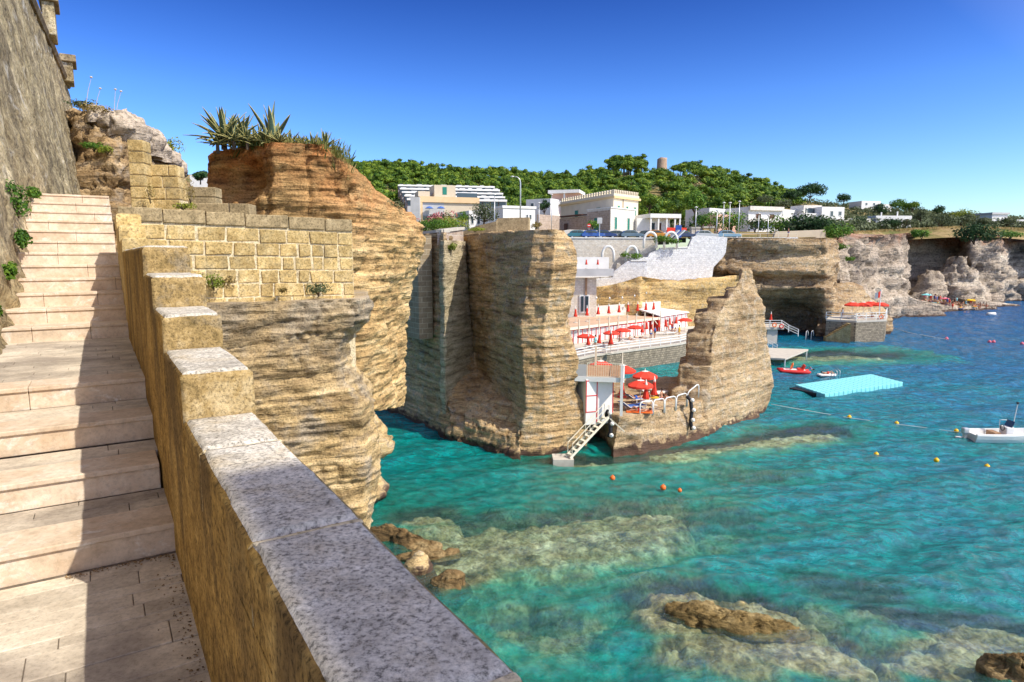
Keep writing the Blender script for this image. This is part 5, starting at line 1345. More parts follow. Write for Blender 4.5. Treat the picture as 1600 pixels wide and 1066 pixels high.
# white hoop rails on the terrace edge
hp = [G(999, 46.4, ZQ), G(1020, 47.0, ZQ), G(1038, 47.7, ZQ), G(1056, 48.5, ZQ), G(1073, 49.2, ZQ+0.1), G(1092, 50.0, ZQ+0.7)]
e = empty("hoop_rail", hp[0], "row of white tubular hoops along the edge of the rock terrace", "railing")
for p, q in zip(hp[:-1], hp[1:]):
    p = Vector(p)-Vector(hp[0]); q = Vector(q)-Vector(hp[0]); d = (q-p); z = Vector((0, 0, 1)); m = MB()
    m.tube([p+d*.04-z*0.25, p+d*.04+z*0.65, p+d*.1+z*0.8, p+d*.2+z*0.86, p+d*.8+z*0.86, p+d*.9+z*0.8, p+d*.96+z*0.65, p+d*.96-z*0.25], 0.05, 7); m.build("hoop", MAT["white_paint"], e, True)
def fender(name, label, pts, nball, r=0.13):
    b = Vector(pts[0]); e = empty(name, tuple(b), label, "fender"); P = [Vector(p)-b for p in pts]
    m = MB(); m.tube(P, [r*1.1]*len(P), 8); m.build("hose", MAT["black_rubber"], e, True)
    for k in range(nball):
        f = (k+1)/(nball+0.3)*(len(P)-1); i = min(int(f), len(P)-2); c = P[i]+(P[i+1]-P[i])*(f-i)+Vector((0.12, -0.14, 0))
        m = MB(); m.ball(tuple(c), 0.16, 10); m.build("float", MAT["white_paint"], e, True)
fender("mooring_fender", "black hose with white floats hanging down the rock terrace edge", [G(1073, 49.0, ZQ+0.75), G(1079, 48.9, ZQ+0.45), G(1081, 48.8, ZQ-0.4), G(1079, 48.7, ZQ-1.2), G(1081, 48.6, ZQ-1.8)], 4)
fender("mooring_fender", "black hose with white floats beside the ladder stair", [G(946, 45.9, 2.6), G(949, 45.6, 3.0), G(953, 45.4, 2.6), G(954, 45.3, 1.6), G(951, 45.3, 1.2)], 3)
# metal stair down to the sea
l0 = Vector(G(884, 43.4, 0.35)); l1 = Vector(G(944, 45.2, 2.75))
lad = empty("metal_stair", tuple(l0), "pale metal stair with handrails leading down into the sea", "stairs")
d = l1-l0; side = Vector((-d.y, d.x, 0)).normalized()*-0.5; z = Vector((0, 0, 1))
for s_ in (0, 1):
    m = MB(); m.beam(side*s_, d+side*s_, 0.07, 0.16); m.build("stringer", MAT["cream_paint"], lad)
    m = MB(); a = side*s_
    m.tube([a+d*.05, a+d*.05+z*0.85, a+d*1.0+z*0.9, a+d*1.0], 0.03, 6); m.tube([a+d*.5, a+d*.5+z*.88], 0.025, 6); m.build("handrail", MAT["cream_paint"], lad)
for k in range(9):
    c = d*((k+0.5)/9.0)+z*0.05; u = Vector((d.x, d.y, 0)).normalized()*0.14; m = MB()
    m.prism([tuple(c-u+side*0.05), tuple(c+u+side*0.05), tuple(c+u+side*0.95), tuple(c-u+side*0.95)], (0, 0, 0.04)); m.build("step", MAT["cream_paint"], lad)
m = MB(); m.beam(d+side+Vector((0.1, 0, -0.1)), d+side+Vector((1.1, -0.1, -1.0)), 0.07); m.build("strut", MAT["cream_paint"], lad)
m = MB(); m.box(-0.9, 0.5, -0.6, 0.8, -0.7, -0.05); setp(m.build("landing_slab", MAT["concrete"]), "small concrete slab at the foot of the metal stair", "slab").location = tuple(l0)

# white stepped retaining walls and the stone wall of the road above
def screen_wall(name, label, outline, d, th, mat, cat="wall", slope=0.0, cap=None):
    """upright wall: outline in (px,py) taken at depth d, built with real thickness"""
    P = [V(px, py, d+slope*(px-outline[0][0])) for px, py in outline]; b = P[0]
    e = empty(name, (b[0], b[1], min(p[2] for p in P)), label, cat); o = e.location
    m = MB(); m.prism([tuple(Vector(p)-o) for p in P], (0, th, 0)); m.build("wall_body", mat, e, bevel=0.05)
    if cap:
        m = MB()
        for a, c in cap:
            A = Vector(P[a])-o; C_ = Vector(P[c])-o
            m.prism([tuple(A+Vector((-.05, -.12, .002))), tuple(C_+Vector((.05, -.12, .002))), tuple(C_+Vector((.05, -.12, .18))), tuple(A+Vector((-.05, -.12, .18)))], (0, th+.24, 0))
        m.build("coping", MAT["white_wall"], e)
    return e
screen_wall("white_stepped_wall", "big whitewashed rubble wall climbing in steps to the road", [(985, 470), (985, 402), (1012, 402), (1015, 396), (1032, 389), (1075, 387), (1082, 371), (1090, 368), (1137, 371), (1134, 395), (1130, 402), (1115, 418), (1112, 440), (1112, 470)], 110, 1.0, MAT["white_rubble"], slope=0.02, cap=[(4, 5)])
screen_wall("white_stepped_wall", "lower whitewashed wall section below the planted step", [(930, 470), (930, 436), (957, 434), (960, 424), (980, 409), (986, 408), (1011, 408), (1011, 470)], 108.4, 0.9, MAT["white_rubble"], cap=[(5, 6)])
screen_wall("road_retaining_wall", "long pale stone wall holding up the road and its parked cars", [(880, 470), (880, 372.5), (985, 372.5), (1025, 373), (1025, 470)], 112.2, 0.8, MAT["stone_pale"], cap=[(1, 3)])
screen_wall("beach_house", "pale stone beach building beside the big cliff", [(880, 520), (880, 434), (932, 434), (932, 520)], 99.5, 4.0, MAT["stone_pale"], "building")
bh = [o for o in COL.objects if o.name.startswith("beach_house")][-1]
def onface(e, name, px0, py0, px1, py1, d, mat, th=0.12, parent=None):
    a = Vector(V(px0, py1, d))-e.location; c = Vector(V(px1, py0, d))-e.location
    m = MB(); m.box(a.x, c.x, a.y-th, a.y, a.z, c.z); return m.build(name, mat, e)
w = onface(bh, "window_frame", 905, 461, 921, 489, 99.45, MAT["white_paint"], 0.1); onface(bh, "pane", 907.5, 463, 912, 487, 99.3, MAT["glass"], 0.06); onface(bh, "pane", 914, 463, 919.5, 487, 99.3, MAT["glass"], 0.06)
onface(bh, "drain_pipe", 914, 434, 917.5, 461, 99.45, MAT["timber"], 0.2)
onface(bh, "balcony_slab", 898, 420, 957, 431, 99.4, MAT["grey_wall"], 1.2)
m = MB(); a = V(880, 434, 100.5); c = V(957, 402, 100.5)
m.box(a[0], c[0], 104, 105, a[2], c[2]); setp(m.build("white_house_wall", MAT["white_wall"]), "white wall with an arched niche behind the upper small terrace", "wall")
for px, lab in ((916, "closed red parasol on the small upper balcony, left one"), (934, "closed red parasol on the small upper balcony, right one")):
    q = V(px, 420, 100.8); KC.put(q, lab, "parasol", "closed parasols on the upper balcony", scale=0.72)
# white shell arches over the steps
for k, (px, py, w_, d) in enumerate(((1016, 363, 10, 110.8), (1048, 363, 10, 110.8), (950, 385, 9, 111.2), (987, 385, 9, 111.2))):
    c = Vector(V(px, py+14, d)); h = (Zp(py, d)-Zp(py+14, d)); R = w_/FPX*d; m = MB()
    m.tube([(R*math.cos(t), 0, -1.2 if i in (0, 14) else h*math.sin(t)) for i, t in enumerate(np.linspace(0, math.pi, 15))], 0.22, 7)
    o = m.build("white_arch", MAT["white_wall"], None, True); o.location = c
    setp(o, ["white hoop arch above the planted steps, left of two", "white hoop arch above the planted steps, right of two", "low white hoop arch against the stone road wall, left of two", "low white hoop arch against the stone road wall, right of two"][k], "arch", "white hoop arches at the steps")
screen_wall("white_parapet", "white road parapet along the top of the layered cliff", [(1128, 384), (1128, 371.5), (1247, 371), (1247, 384)], 114.2, 0.6, MAT["white_rubble"])
railing("road_railing", "thin pale railing above the white road parapet", [V(1130, 371.5, 114.5), V(1245, 371, 114.5)], 0.7, (0.68,), 3.0, MAT["cream_paint"], 0.08)
screen_wall("road_wall", "sandy retaining wall below the shrubs right of the white parapet", [(1208, 374), (1212, 362), (1290, 359), (1290, 372)], 124, 0.8, MAT["beige_wall"])
m = MB(); rv = [(-40, 114, 0), (70, 114, 0), (70, 128, 0.2), (-40, 128, 0.2)]
m.add([(x, y, z) for x, y, z in [(X(700, 113.2, 16.9), 113.2, 16.95), (X(1250, 113.2, 16.95), 113.2, 16.95), (X(1250, 124, 17.1), 124, 17.15), (X(700, 124, 17.1), 124, 17.15)]], [(0, 1, 2, 3)])
setp(m.build("coast_road", MAT["asphalt"]), "asphalt coast road on top of the cliff", "road", kind="structure")
KP["stand"].put(V(1231.5, 371.5, 114.3+1.2), "person walking on the road behind the white parapet", "person", rz=1.2, cloth={"shirt": MAT["dark_door"]})
# ------------------------------------------------------------------ buildings above the road
def building(name, label, p0, p1, depth, z0, z1, mat, cat="house", roof=0.0, roofmat=None, over=0.0):
    """front from p0 to p1 (x,y), local frame: x along the front, y into the house, z up from z0"""
    ang, L = local_frame(p0, p1); e = empty(name, (p0[0], p0[1], z0), label, cat, rz=ang)
    m = MB(); m.box(0, L, 0, depth, -3.0, z1-z0); m.build("wall", mat, e)
    if roof:
        m = MB(); m.box(-over, L+over, -over, depth+over, z1-z0+0.003, z1-z0+roof); m.build("roof", roofmat or mat, e)
    e["_L"] = L; return e, L
def win(e, x, z, w, h, mat, frame=None, y=0.0, face=0, depth=0.0, name="window", arch=False):
    """face 0: front; 1: left end; 2: right end"""
    t = 0.09; frame = frame or MAT["white_paint"]
    def place(m, a, b, zz0, zz1, o0, o1):
        if face == 0: m.box(a, b, y-o1, y-o0, zz0, zz1)
        elif face == 1: m.box(-o1, -o0, a, b, zz0, zz1)
        else: m.box(depth+o0, depth+o1, a, b, zz0, zz1)
    m = MB(); place(m, x-t, x, z-t, z+h+t, 0.002, 0.09); place(m, x+w, x+w+t, z-t, z+h+t, 0.002, 0.09); place(m, x, x+w, z+h, z+h+t, 0.002, 0.09); place(m, x, x+w, z-t, z, 0.002, 0.12)
    if arch:
        A = [(x-t+(w+2*t)*(0.5-0.5*math.cos(q)), z+h+t+w*0.45*math.sin(q)) for q in np.linspace(0, math.pi, 9)]
        if face == 0: m.prism([(a, y-0.06, b) for a, b in A], (0, 0.05, 0))
        elif face == 1: m.prism([(-0.06, a, b) for a, b in A], (0.05, 0, 0))
    f_ = m.build(name, frame, e)
    m = MB(); place(m, x+0.002, x+w-0.002, z+0.002, z+h-0.002, 0.004, 0.045); m.build("pane" if mat == MAT["glass"] else "shutter", mat, f_)
def pxy(px, d, z=20): return (X(px, d, z), d)
# crenellated villa: long shaded side on the left, sunny front on the right
zv0, zv1 = Zp(358, 152), Zp(309, 152)
cL, cC, cR = pxy(876, 178, 25), pxy(958.5, 153, 25), pxy(997, 161, 25)
villa, L1 = building("crenellated_villa", "ochre villa with a crenellated roofline and green shutters", cC, cR, 1.0, zv0, zv1, MAT["villa_wall"], "villa")
# the body: a wedge-shaped plan following both faces
b0 = Vector((cL[0]-cC[0], cL[1]-cC[1], 0)); c_, s_ = math.cos(-villa.rotation_euler.z), math.sin(-villa.rotation_euler.z)
bl_ = (b0.x*c_-b0.y*s_, b0.x*s_+b0.y*c_); L2 = math.hypot(*bl_); u2 = (bl_[0]/L2, bl_[1]/L2); H = zv1-zv0
for ch in list(villa.children): bpy.data.objects.remove(ch)
def quad2(x0, o, z0_, z1_, m):
    pts = [(-o*0.8, -o), (L1+o, -o), (L1+bl_[0]+o*0.3, bl_[1]+o), (bl_[0]-o*1.1, bl_[1]+o*0.3)]
    m.prism([(a, b, z0_) for a, b in pts], (0, 0, z1_-z0_))
m = MB(); quad2(0, 0, -3, H-0.002, m); m.build("wall", MAT["villa_wall"], villa)
m = MB(); quad2(0, 0.45, H, H+0.5, m); m.build("cornice", MAT["villa_trim"], villa)
m = MB(); quad2(0, 0.15, H+0.502, H+1.1, m); m.build("parapet", MAT["villa_wall"], villa)
m = MB()
for k in range(14):
    x = L1*(k+0.3)/14; m.box(x-0.12, x+0.12, -0.15, 0.2, H+1.1, H+1.75); m.box(x-0.2, x+0.2, -0.17, 0.22, H+1.62, H+1.95)
m.build("crenellation", MAT["villa_wall"], villa)
m = MB(); ang2 = math.atan2(u2[1], u2[0])
for k in range(22):
    t = L2*(k+0.5)/22; m.box(t-0.26, t+0.26, -0.25, 0.1, H+1.1, H+1.7, ang2); m.box(t-0.34, t+0.34, -0.27, 0.12, H+1.6, H+1.95, ang2)
m.build("crenellation", MAT["villa_wall"], villa)
for x in (0.16, 0.50, 0.82): win(villa, L1*x, H-3.6, 0.85, 2.0, MAT["green_shutter"], MAT["villa_wall"], arch=True)
m = MB(); m.box(L1*0.36, L1*0.36+0.12, -0.14, -0.02, -1, H+1.0); m.build("drain_pipe", MAT["dark_door"], villa)
def win_side(t, z, w, h, mat):
    m = MB(); m.box(t-w/2-0.12, t+w/2+0.12, 0.002, 0.09, z-0.1, z+h+0.35, ang2); f_ = m.build("window", MAT["villa_wall"], villa)
    m = MB(); m.box(t-w/2, t+w/2, 0.095, 0.14, z, z+h, ang2); m.build("shutter", mat, f_)
for t in (0.25, 0.66): win_side(L2*t, H-4.0, 1.7, 2.3, MAT["green_shutter"])
# lower stone house in front of the villa
zl0, zl1 = Zp(361, 147), Zp(327, 147)
hL, hC, hR = pxy(872, 162, 22), pxy(954, 143, 22), pxy(992, 151, 22)
low, L1b = building("stone_annexe", "low limewashed stone house with green shutters in front of the villa", hC, hR, 0.5, zl0, zl1, MAT["stone_white"], "house")
for ch in list(low.children): bpy.data.objects.remove(ch)
b0 = Vector((hL[0]-hC[0], hL[1]-hC[1], 0)); rz_ = -low.rotation_euler.z; c_, s_ = math.cos(rz_), math.sin(rz_)
bq = (b0.x*c_-b0.y*s_, b0.x*s_+b0.y*c_); L2b = math.hypot(*bq); u2b = math.atan2(bq[1], bq[0]); Hb = zl1-zl0
def quad3(a, b, o, z0_, z1_, m, f0=0.0, f1=1.0):
    pts = [(bq[0]*f0-o, bq[1]*f0-o), (L1b+bq[0]*f0+o, bq[1]*f0-o), (L1b+bq[0]*f1+o, bq[1]*f1+o), (bq[0]*f1-o, bq[1]*f1)]
    m.prism([(p, q, z0_) for p, q in pts], (0, 0, z1_-z0_))
m = MB(); quad3(0, 0, 0, -3, Hb, m, 0, 0.42); m.build("wall", MAT["stone_white"], low)
m = MB(); quad3(0, 0, -0.2, -3, Hb-1.2, m, 0.42, 1.0); m.build("side_wall", MAT["stone_brown"], low)
m = MB(); m.box(0.3, L2b*0.41, 0.03, 0.10, -2, Hb-0.4, u2b); m.build("side_facing", MAT["stone_brown"], low)  # brownish stone facing over the left side wall
m = MB(); quad3(0, 0, 0.15, Hb+0.003, Hb+0.22, m, 0, 0.42); m.build("roof_edge", MAT["white_wall"], low)
for x in (0.16, 0.68): win(low, L1b*x, 0.3, 0.9, Hb-2.2, MAT["green_shutter"], MAT["stone_white"])
m = MB(); m.box(L2b*0.20, L2b*0.20+1.6, 0.105, 0.16, 0.0, Hb-1.9, u2b); m.build("door", MAT["green_shutter"], low)
m = MB(); m.box(L2b*0.80, L2b*0.80+1.4, 0.02, 0.12, -0.6, 2.2, u2b); m.build("door", MAT["dark_door"], low)
m = MB(); m.box(L2b*0.44, L2b*0.98, -1.0, 1.2, Hb-1.0, Hb-0.8, u2b); m.build("pergola_roof", MAT["dark_door"], low)
# others, written as: label, front left (px, d), front right (px, d), depth, py base, py top, material, windows
def simple(name, label, a, b, depth, pyb, pyt, mat, wins=(), cat="house", roof=0.0, roofmat=None, over=0.0):
    dm = a[1]; z0, z1 = Zp(pyb, dm), Zp(pyt, dm)
    e, L = building(name, label, pxy(a[0], a[1], z0), pxy(b[0], b[1], z0), depth, z0, z1, mat, cat, roof, roofmat, over); H = z1-z0
    for (fx, fz, fw, fh, mt) in wins: win(e, L*fx, H*fz, L*fw, H*fh, mt)
    return e, L, H
G_, S_G, D_ = MAT["glass"], MAT["green_shutter"], MAT["dark_door"]
# beige hotel with the open balcony room and blue parasols
hot, L, H = simple("beige_hotel", "beige hotel block with a peach band and a big balcony opening", (656, 176), (748, 181), 14, 343, 308, MAT["beige_wall"], (), "hotel")
m = MB(); m.box(-0.1, L+0.1, -0.5, 0.0, H-1.3, H+0.2); m.build("band", MAT["peach"], hot)
m = MB(); m.box(0.0, 0.7, -0.45, 0.0, -0.5, H-1.3); m.box(0.7, L*0.42, -0.45, 0.0, -0.9, -0.2); m.build("surround", MAT["peach"], hot)
m = MB(); m.box(0.8, L*0.41, -0.02, -0.004, -0.2, H-1.35); f_ = m.build("balcony_recess", MAT["grey_wall"], hot)
m = MB(); m.box(0.8, L*0.41, -0.40, -0.36, -0.2, 1.0); m.build("glass_rail", MAT["glass"], hot)
m = MB(); m.box(-0.2, L*0.18, 0.6, 6, H+0.2, H+1.6); m.build("roof_parapet", MAT["beige_wall"], hot)
m = MB(); m.box(L*0.26, L*0.62, 1.0, 8, H+0.0, H+3.4); m.build("roof_house", MAT["beige_wall"], hot)
m = MB(); m.box(L*0.40, L*0.47, 0.93, 1.0, H+0.9, H+2.9); m.build("roof_window", MAT["green_shutter"], hot)
m = MB(); m.box(L*0.63, L-0.3, 0.2, 0.26, H+0.2, H+1.4); m.build("glass_rail", MAT["glass"], hot)
for k, px in enumerate((671, 689)):
    e = empty("balcony_parasol", V(px, 340, 175.4), ["blue parasol on the hotel balcony, left one", "blue parasol on the hotel balcony, right one"][k], "parasol", "blue parasols on the hotel balcony")
    m = MB(); m.tube([(0, 0, 0), (0, 0, 2.9)], 0.05, 6); m.build("pole", MAT["white_paint"], e); m = MB(); m.lathe([(1.15, 2.35), (0.6, 2.75), (0.05, 2.95)], 8); m.build("canopy", MAT["blue_shade"], e)
simple("grey_gable_house", "pale blue grey wall beside the beige hotel", (642, 174), (656, 174), 2.0, 345, 308, MAT["grey_wall"])
# white terraced hotel stepping up the slope
tz = empty("terraced_hotel", V(640, 318, 205), "long white terraced hotel stepping up the slope in five levels", "hotel")
o = Vector(tz.location)
for k, (pa, pb, pyb, pyt, d) in enumerate(((636, 792, 326, 309.5, 205), (632, 789, 317, 304.5, 211), (628, 786, 311, 299, 217), (625, 781, 306, 293.5, 223), (622, 773, 300, 288.5, 229))):
    a = Vector(V(pa, pyb, d))-o; b = Vector(V(pb, pyb+3.5, d+6))-o; h = Zp(pyt, d)-Zp(pyb, d)
    ang = math.atan2(b.y-a.y, b.x-a.x); L = math.hypot(b.x-a.x, b.y-a.y); nn = 12
    m = MB(); m.box(0, L, 0.5, 9, -1.5, h-0.15, ang, tuple(a)); m.build("storey", MAT["grey_wall"], tz)
    m = MB(); m.box(0, L, -0.35, 0.45, h*0.79, h*0.99, ang, tuple(a)); m.build("balcony_band", MAT["white_wall"], tz)
    m = MB(); m.box(0.2, L-0.2, 0.42, 0.49, h*0.3, h*0.78, ang, tuple(a)); m.build("shadow_strip", MAT["glass"], tz)  # dark strip standing in for the shadow line under each balcony band
    m = MB(); rr = random.Random(k)
    for q in range(nn):
        x = L*q/nn+rr.uniform(0.3, 0.8); m.box(x, x+L/nn*rr.uniform(0.45, 0.75), 0.6, 1.6, h*0.9, h*1.0+rr.uniform(0.1, 0.35), ang, tuple(a))
    m.build("awnings", MAT["white_wall"] if k % 2 else MAT["grey_wall"], tz)
    m = MB()
    for q in range(nn): m.box(L*q/nn-0.1, L*q/nn+0.1, 0.2, 0.48, -1.5, h*0.9, ang, tuple(a))
    m.build("dividers", MAT["dark_door"], tz)
simple("white_house", "long low white house behind the crumbling wall", (733, 148), (793, 152), 9, 352, 329, MAT["white_wall"], ((0.05, 0.1, 0.06, 0.5, G_), (0.2, 0.1, 0.07, 0.5, G_)))
simple("white_house", "flat white house with a blue grey window left of the grey stone wall", (786, 140), (836, 143), 12, 354, 325, MAT["white_wall"], ((0.72, 0.42, 0.05, 0.25, G_), (0.82, 0.42, 0.06, 0.25, G_), (0.55, 0.0, 0.07, 0.22, S_G)), roof=0.5, roofmat=MAT["white_wall"], over=0.2)
simple("grey_stone_wall", "mottled grey stone yard wall left of the low stone house", (842, 150), (874, 156), 0.6, 360, 335, MAT["stone_brown"], (), "wall")
simple("white_house", "small white house with a sloping roof below the pink house", (822, 190), (860, 186), 8, 330, 312, MAT["white_wall"], ((0.2, 0.3, 0.12, 0.35, G_), (0.65, 0.3, 0.12, 0.35, G_)))
pk, L, H = simple("pink_house", "pink house with a white roof slab and balcony behind the villa", (862, 192), (903, 190), 9, 330, 303, MAT["pink_wall"], ((0.15, 0.05, 0.18, 0.3, G_),))
m = MB(); m.box(-0.8, L+0.6, -1.6, 9, H+0.003, H+0.9); m.build("roof", MAT["white_wall"], pk)
m = MB(); m.box(0.2, L*0.6, -1.4, 0, H*0.32, H*0.55); m.build("balcony", MAT["white_wall"], pk)
m = MB(); m.box(L*0.48, L*0.53, -1.3, -0.9, H*0.55, H); m.build("post", MAT["white_wall"], pk)
wp, L, H = simple("white_pavilion", "white pavilion with posts and a red railing right of the villa", (995, 150), (1046, 152), 9, 361, 341, MAT["white_wall"], ((0.42, 0.05, 0.12, 0.6, G_), (0.62, 0.05, 0.12, 0.6, D_)), "pavilion")
m = MB(); m.box(L*0.25, L+1.5, -2.5, 9, H+0.003, H+0.9); m.build("roof", MAT["white_wall"], wp)
for x in (0.27, 0.5, 0.75, 1.0, 1.15): m = MB(); m.box(L*x, L*x+0.3, -2.3, -2.0, -0.6, H); m.build("post", MAT["white_wall"], wp)
m = MB(); m.box(0, L*1.35, -2.6, -2.2, -2.6, -0.4); m.build("base_wall", MAT["white_wall"], wp)
m = MB(); m.box(L*0.75, L*1.35, -2.75, -2.62, -0.6, 0.7); m.build("red_railing", MAT["red_cloth"], wp)
# right hand houses
simple("white_house", "long white wing behind the pink garage", (1108, 186), (1166, 198), 8, 345, 325, MAT["white_wall"], ((0.3, 0.55, 0.03, 0.16, G_), (0.55, 0.5, 0.03, 0.2, D_), (0.78, 0.45, 0.05, 0.3, S_G)))
bh1, L, H = simple("balcony_house", "white two storey house with a long balcony and blue grey ground floor", (1168, 182), (1220, 186), 10, 362, 323, MAT["white_wall"], ((0.22, 0.46, 0.15, 0.26, D_), (0.62, 0.46, 0.15, 0.26, D_), (0.38, 0.12, 0.07, 0.16, G_), (0.55, 0.12, 0.07, 0.16, G_), (0.72, 0.12, 0.07, 0.16, G_)))
m = MB(); m.box(-0.2, L+0.3, -1.6, 0, H*0.36, H*0.40); m.box(-0.2, L+0.3, -1.62, -1.5, H*0.40, H*0.52); m.build("balcony", MAT["stone_white"], bh1)
m = MB(); m.box(-0.1, L+0.1, -0.8, 0, H*0.86, H*1.02); m.build("eaves", MAT["stone_white"], bh1)
m = MB(); m.box(0, L*1.0, -3.2, -3.0, -1.0, H*0.14); m.build("garden_wall", MAT["white_wall"], bh1)
simple("pink_garage", "little pink house with red shutters before the long white wing", (1122, 160), (1150, 163), 5, 350, 335, MAT["pink_wall"], ((0.62, 0.25, 0.1, 0.4, MAT["red_paint"]), (0.82, 0.25, 0.1, 0.4, MAT["red_paint"])))
simple("white_house", "low white house between the balcony house and the modern house", (1222, 196), (1266, 206), 9, 348, 327, MAT["white_wall"], ((0.4, 0.3, 0.07, 0.3, G_), (0.62, 0.3, 0.05, 0.3, D_)))
mh, L, H = simple("modern_house", "cubic modern white house with a roof terrace", (1283, 196), (1318, 198), 10, 350, 323, MAT["white_wall"], ((0.38, 0.45, 0.12, 0.3, G_), (0.75, 0.52, 0.12, 0.22, G_), (0.42, 0.03, 0.10, 0.18, D_), (0.72, 0.03, 0.10, 0.26, D_)))
m = MB(); m.box(-L*0.55, 0, 1, 8, -1, H*0.62); m.build("side_block", MAT["white_wall"], mh); m = MB(); m.box(-L*0.5, L*0.3, 3, 9, H*0.6, H*1.12); m.build("roof_block", MAT["stone_white"], mh)
m = MB(); m.box(-L*0.42, -L*0.02, 2.93, 2.99, H*0.66, H*0.95); m.build("roof_window", MAT["glass"], mh)
simple("white_house", "low white cottage right of the modern house", (1318, 205), (1360, 208), 6, 352, 341, MAT["stone_white"], ((0.55, 0.1, 0.15, 0.6, D_),))
lh, L, H = simple("white_house", "long low white house with an arched porch behind the hedge", (1368, 215), (1424, 216), 8, 352, 337, MAT["white_wall"], ((0.80, 0.05, 0.12, 0.6, D_),))
m = MB(); m.box(L*0.25, L*0.27, 2, 2.4, H, H+1.2); m.box(L*0.7, L*0.72, 2, 2.4, H, H+1.5); m.build("chimney", MAT["white_wall"], lh)
simple("hill_house", "white house high on the hill at the right end of the wood", (1346, 330), (1376, 332), 9, 322, 314, MAT["white_wall"], ((0.2, 0.2, 0.1, 0.4, G_), (0.6, 0.2, 0.1, 0.4, G_)))
simple("hill_house", "small white house on the hill below the larger one", (1380, 320), (1394, 321), 6, 327, 319, MAT["white_wall"], ((0.3, 0.2, 0.2, 0.4, G_),))
simple("white_house", "white house with a projecting roof near the right edge", (1549, 250), (1573, 251), 7, 352, 335, MAT["white_wall"], ((0.3, 0.4, 0.15, 0.3, G_),), roof=0.7, roofmat=MAT["grey_wall"], over=0.5)
simple("white_house", "white building at the right edge of the cliff top", (1588, 240), (1625, 241), 7, 356, 343, MAT["white_wall"], ((0.15, 0.1, 0.12, 0.5, G_),))
simple("white_house", "tiny far white house seen over the low block wall", (297, 190), (332, 190), 6, 282, 274, MAT["white_wall"], ((0.5, 0.2, 0.12, 0.5, G_),))
# round watch tower on the wooded hill
tb = V(1034, 268, 415); m = MB()
R = 15/2/FPX*415; Ht = Zp(246.5, 415)-Zp(268, 415)
prof = [(R*1.12, -4), (R*1.08, 0), (R, Ht*0.45), (R*0.97, Ht*0.82), (R*1.0, Ht)]
m.lathe(prof, 20)
o = m.build("watch_tower", m_masonry("tower_stone", (0.52, 0.36, 0.25), (0.60, 0.44, 0.32), (0.44, 0.32, 0.22), 1.0, 0.5, 0.05, 0.1), None, True)
for v in o.data.vertices:
    if v.co.z > Ht*0.9: v.co.z += 1.0*float(vnoise(np.array([v.co.x*0.4, v.co.y*0.4, 3.0])))-(1.3 if v.co.x < -R*0.4 else 0)
o.location = tb; setp(o, "ruined round stone watch tower rising above the wooded hill", "tower")

# ------------------------------------------------------------------ cars, signs, lamps, posts
def mk_car(loc):
    e = empty("parked_car", loc, "x", "car")
    m = MB(); side = [(-2.05, .35), (-2.1, .7), (-1.95, .9), (-1.5, .97), (1.0, .92), (1.85, .82), (2.08, .62), (2.05, .35)]
    m.prism([(x, -.82, z) for x, z in side], (0, 1.64, 0)); m.build("body", MAT["blue_paint"], e, bevel=0.06)
    m = MB(); top = [(-1.75, .96), (-1.35, 1.38), (-.9, 1.46), (.2, 1.45), (1.05, .95)]
    m.prism([(x, -.72, z) for x, z in top], (0, 1.44, 0)); m.build("roof", MAT["blue_paint"], e, bevel=0.06)
    m = MB()
    for y0, y1 in ((-.745, -.721), (.721, .745)):
        m.prism([(x, y0, z) for x, z in ((-1.5, 1.0), (-1.25, 1.34), (-.45, 1.39), (-.45, .99))], (0, y1-y0, 0)); m.prism([(x, y0, z) for x, z in ((-.37, .99), (-.37, 1.39), (.15, 1.38), (.8, .98))], (0, y1-y0, 0))
    m.prism([(.32, -.6, 1.40), (.98, -.6, 1.0), (1.02, -.6, 1.03), (.36, -.6, 1.43)], (0, 1.2, 0)); m.build("windows", MAT["glass"], e)
    for x in (-1.3, 1.3):
        for y in (-.8, .62):
            m = MB(); m.tube([(x, y, .32), (x, y+.18, .32)], .32, 14); w = m.build("wheel", MAT["black_rubber"], e)
            m = MB(); m.tube([(x, y-.01, .32), (x, y+.19, .32)], .18, 10); m.build("rim", MAT["metal"], w)
    for y in (-.6, .6): m = MB(); m.box(2.0, 2.1, y-.15, y+.15, .6, .74); m.build("headlight", MAT["white_paint"], e)
    return e
KV = Kit(mk_car)
def paint(name, c): return m_plain(name, c, 0.25, 0.05, 2, 0.6)
CARS = [(905, 115.6, paint("teal_car_paint", (0.03, 0.16, 0.22)), "teal car parked behind the road wall next to the big cliff"), (926, 115.2, paint("blue_car_paint", (0.02, 0.09, 0.36)), "bright blue car parked behind the road wall left of the signpost"), (945, 115.4, paint("dark_blue_car_paint", (0.02, 0.05, 0.18)), "dark blue estate car parked right of the signpost"),
        (966, 117.4, paint("grey_car_paint", (0.16, 0.19, 0.21)), "grey car parked behind the road wall before the stone house"), (987, 115.6, paint("steel_car_paint", (0.10, 0.16, 0.22)), "steel blue car parked behind the road wall right of the grey one"), (1013, 118, paint("black_car_paint", (0.02, 0.03, 0.04)), "black car seen through the white hoop arch"),
        (1027, 115.4, paint("orange_car_paint", (0.62, 0.25, 0.03)), "orange car parked between the white hoop arches"), (1102, 117, paint("silver_car_paint", (0.40, 0.44, 0.48)), "silver blue car behind the left end of the white parapet"), (1138, 117.2, paint("pale_blue_car_paint", (0.20, 0.36, 0.50)), "pale blue car behind the thin road railing"), (1252, 150, paint("white_car_paint", (0.62, 0.62, 0.62)), "small white car below the modern white house"),
        (1068, 117, paint("navy_car_paint", (0.02, 0.04, 0.12)), "navy car at the top of the white stepped wall")]
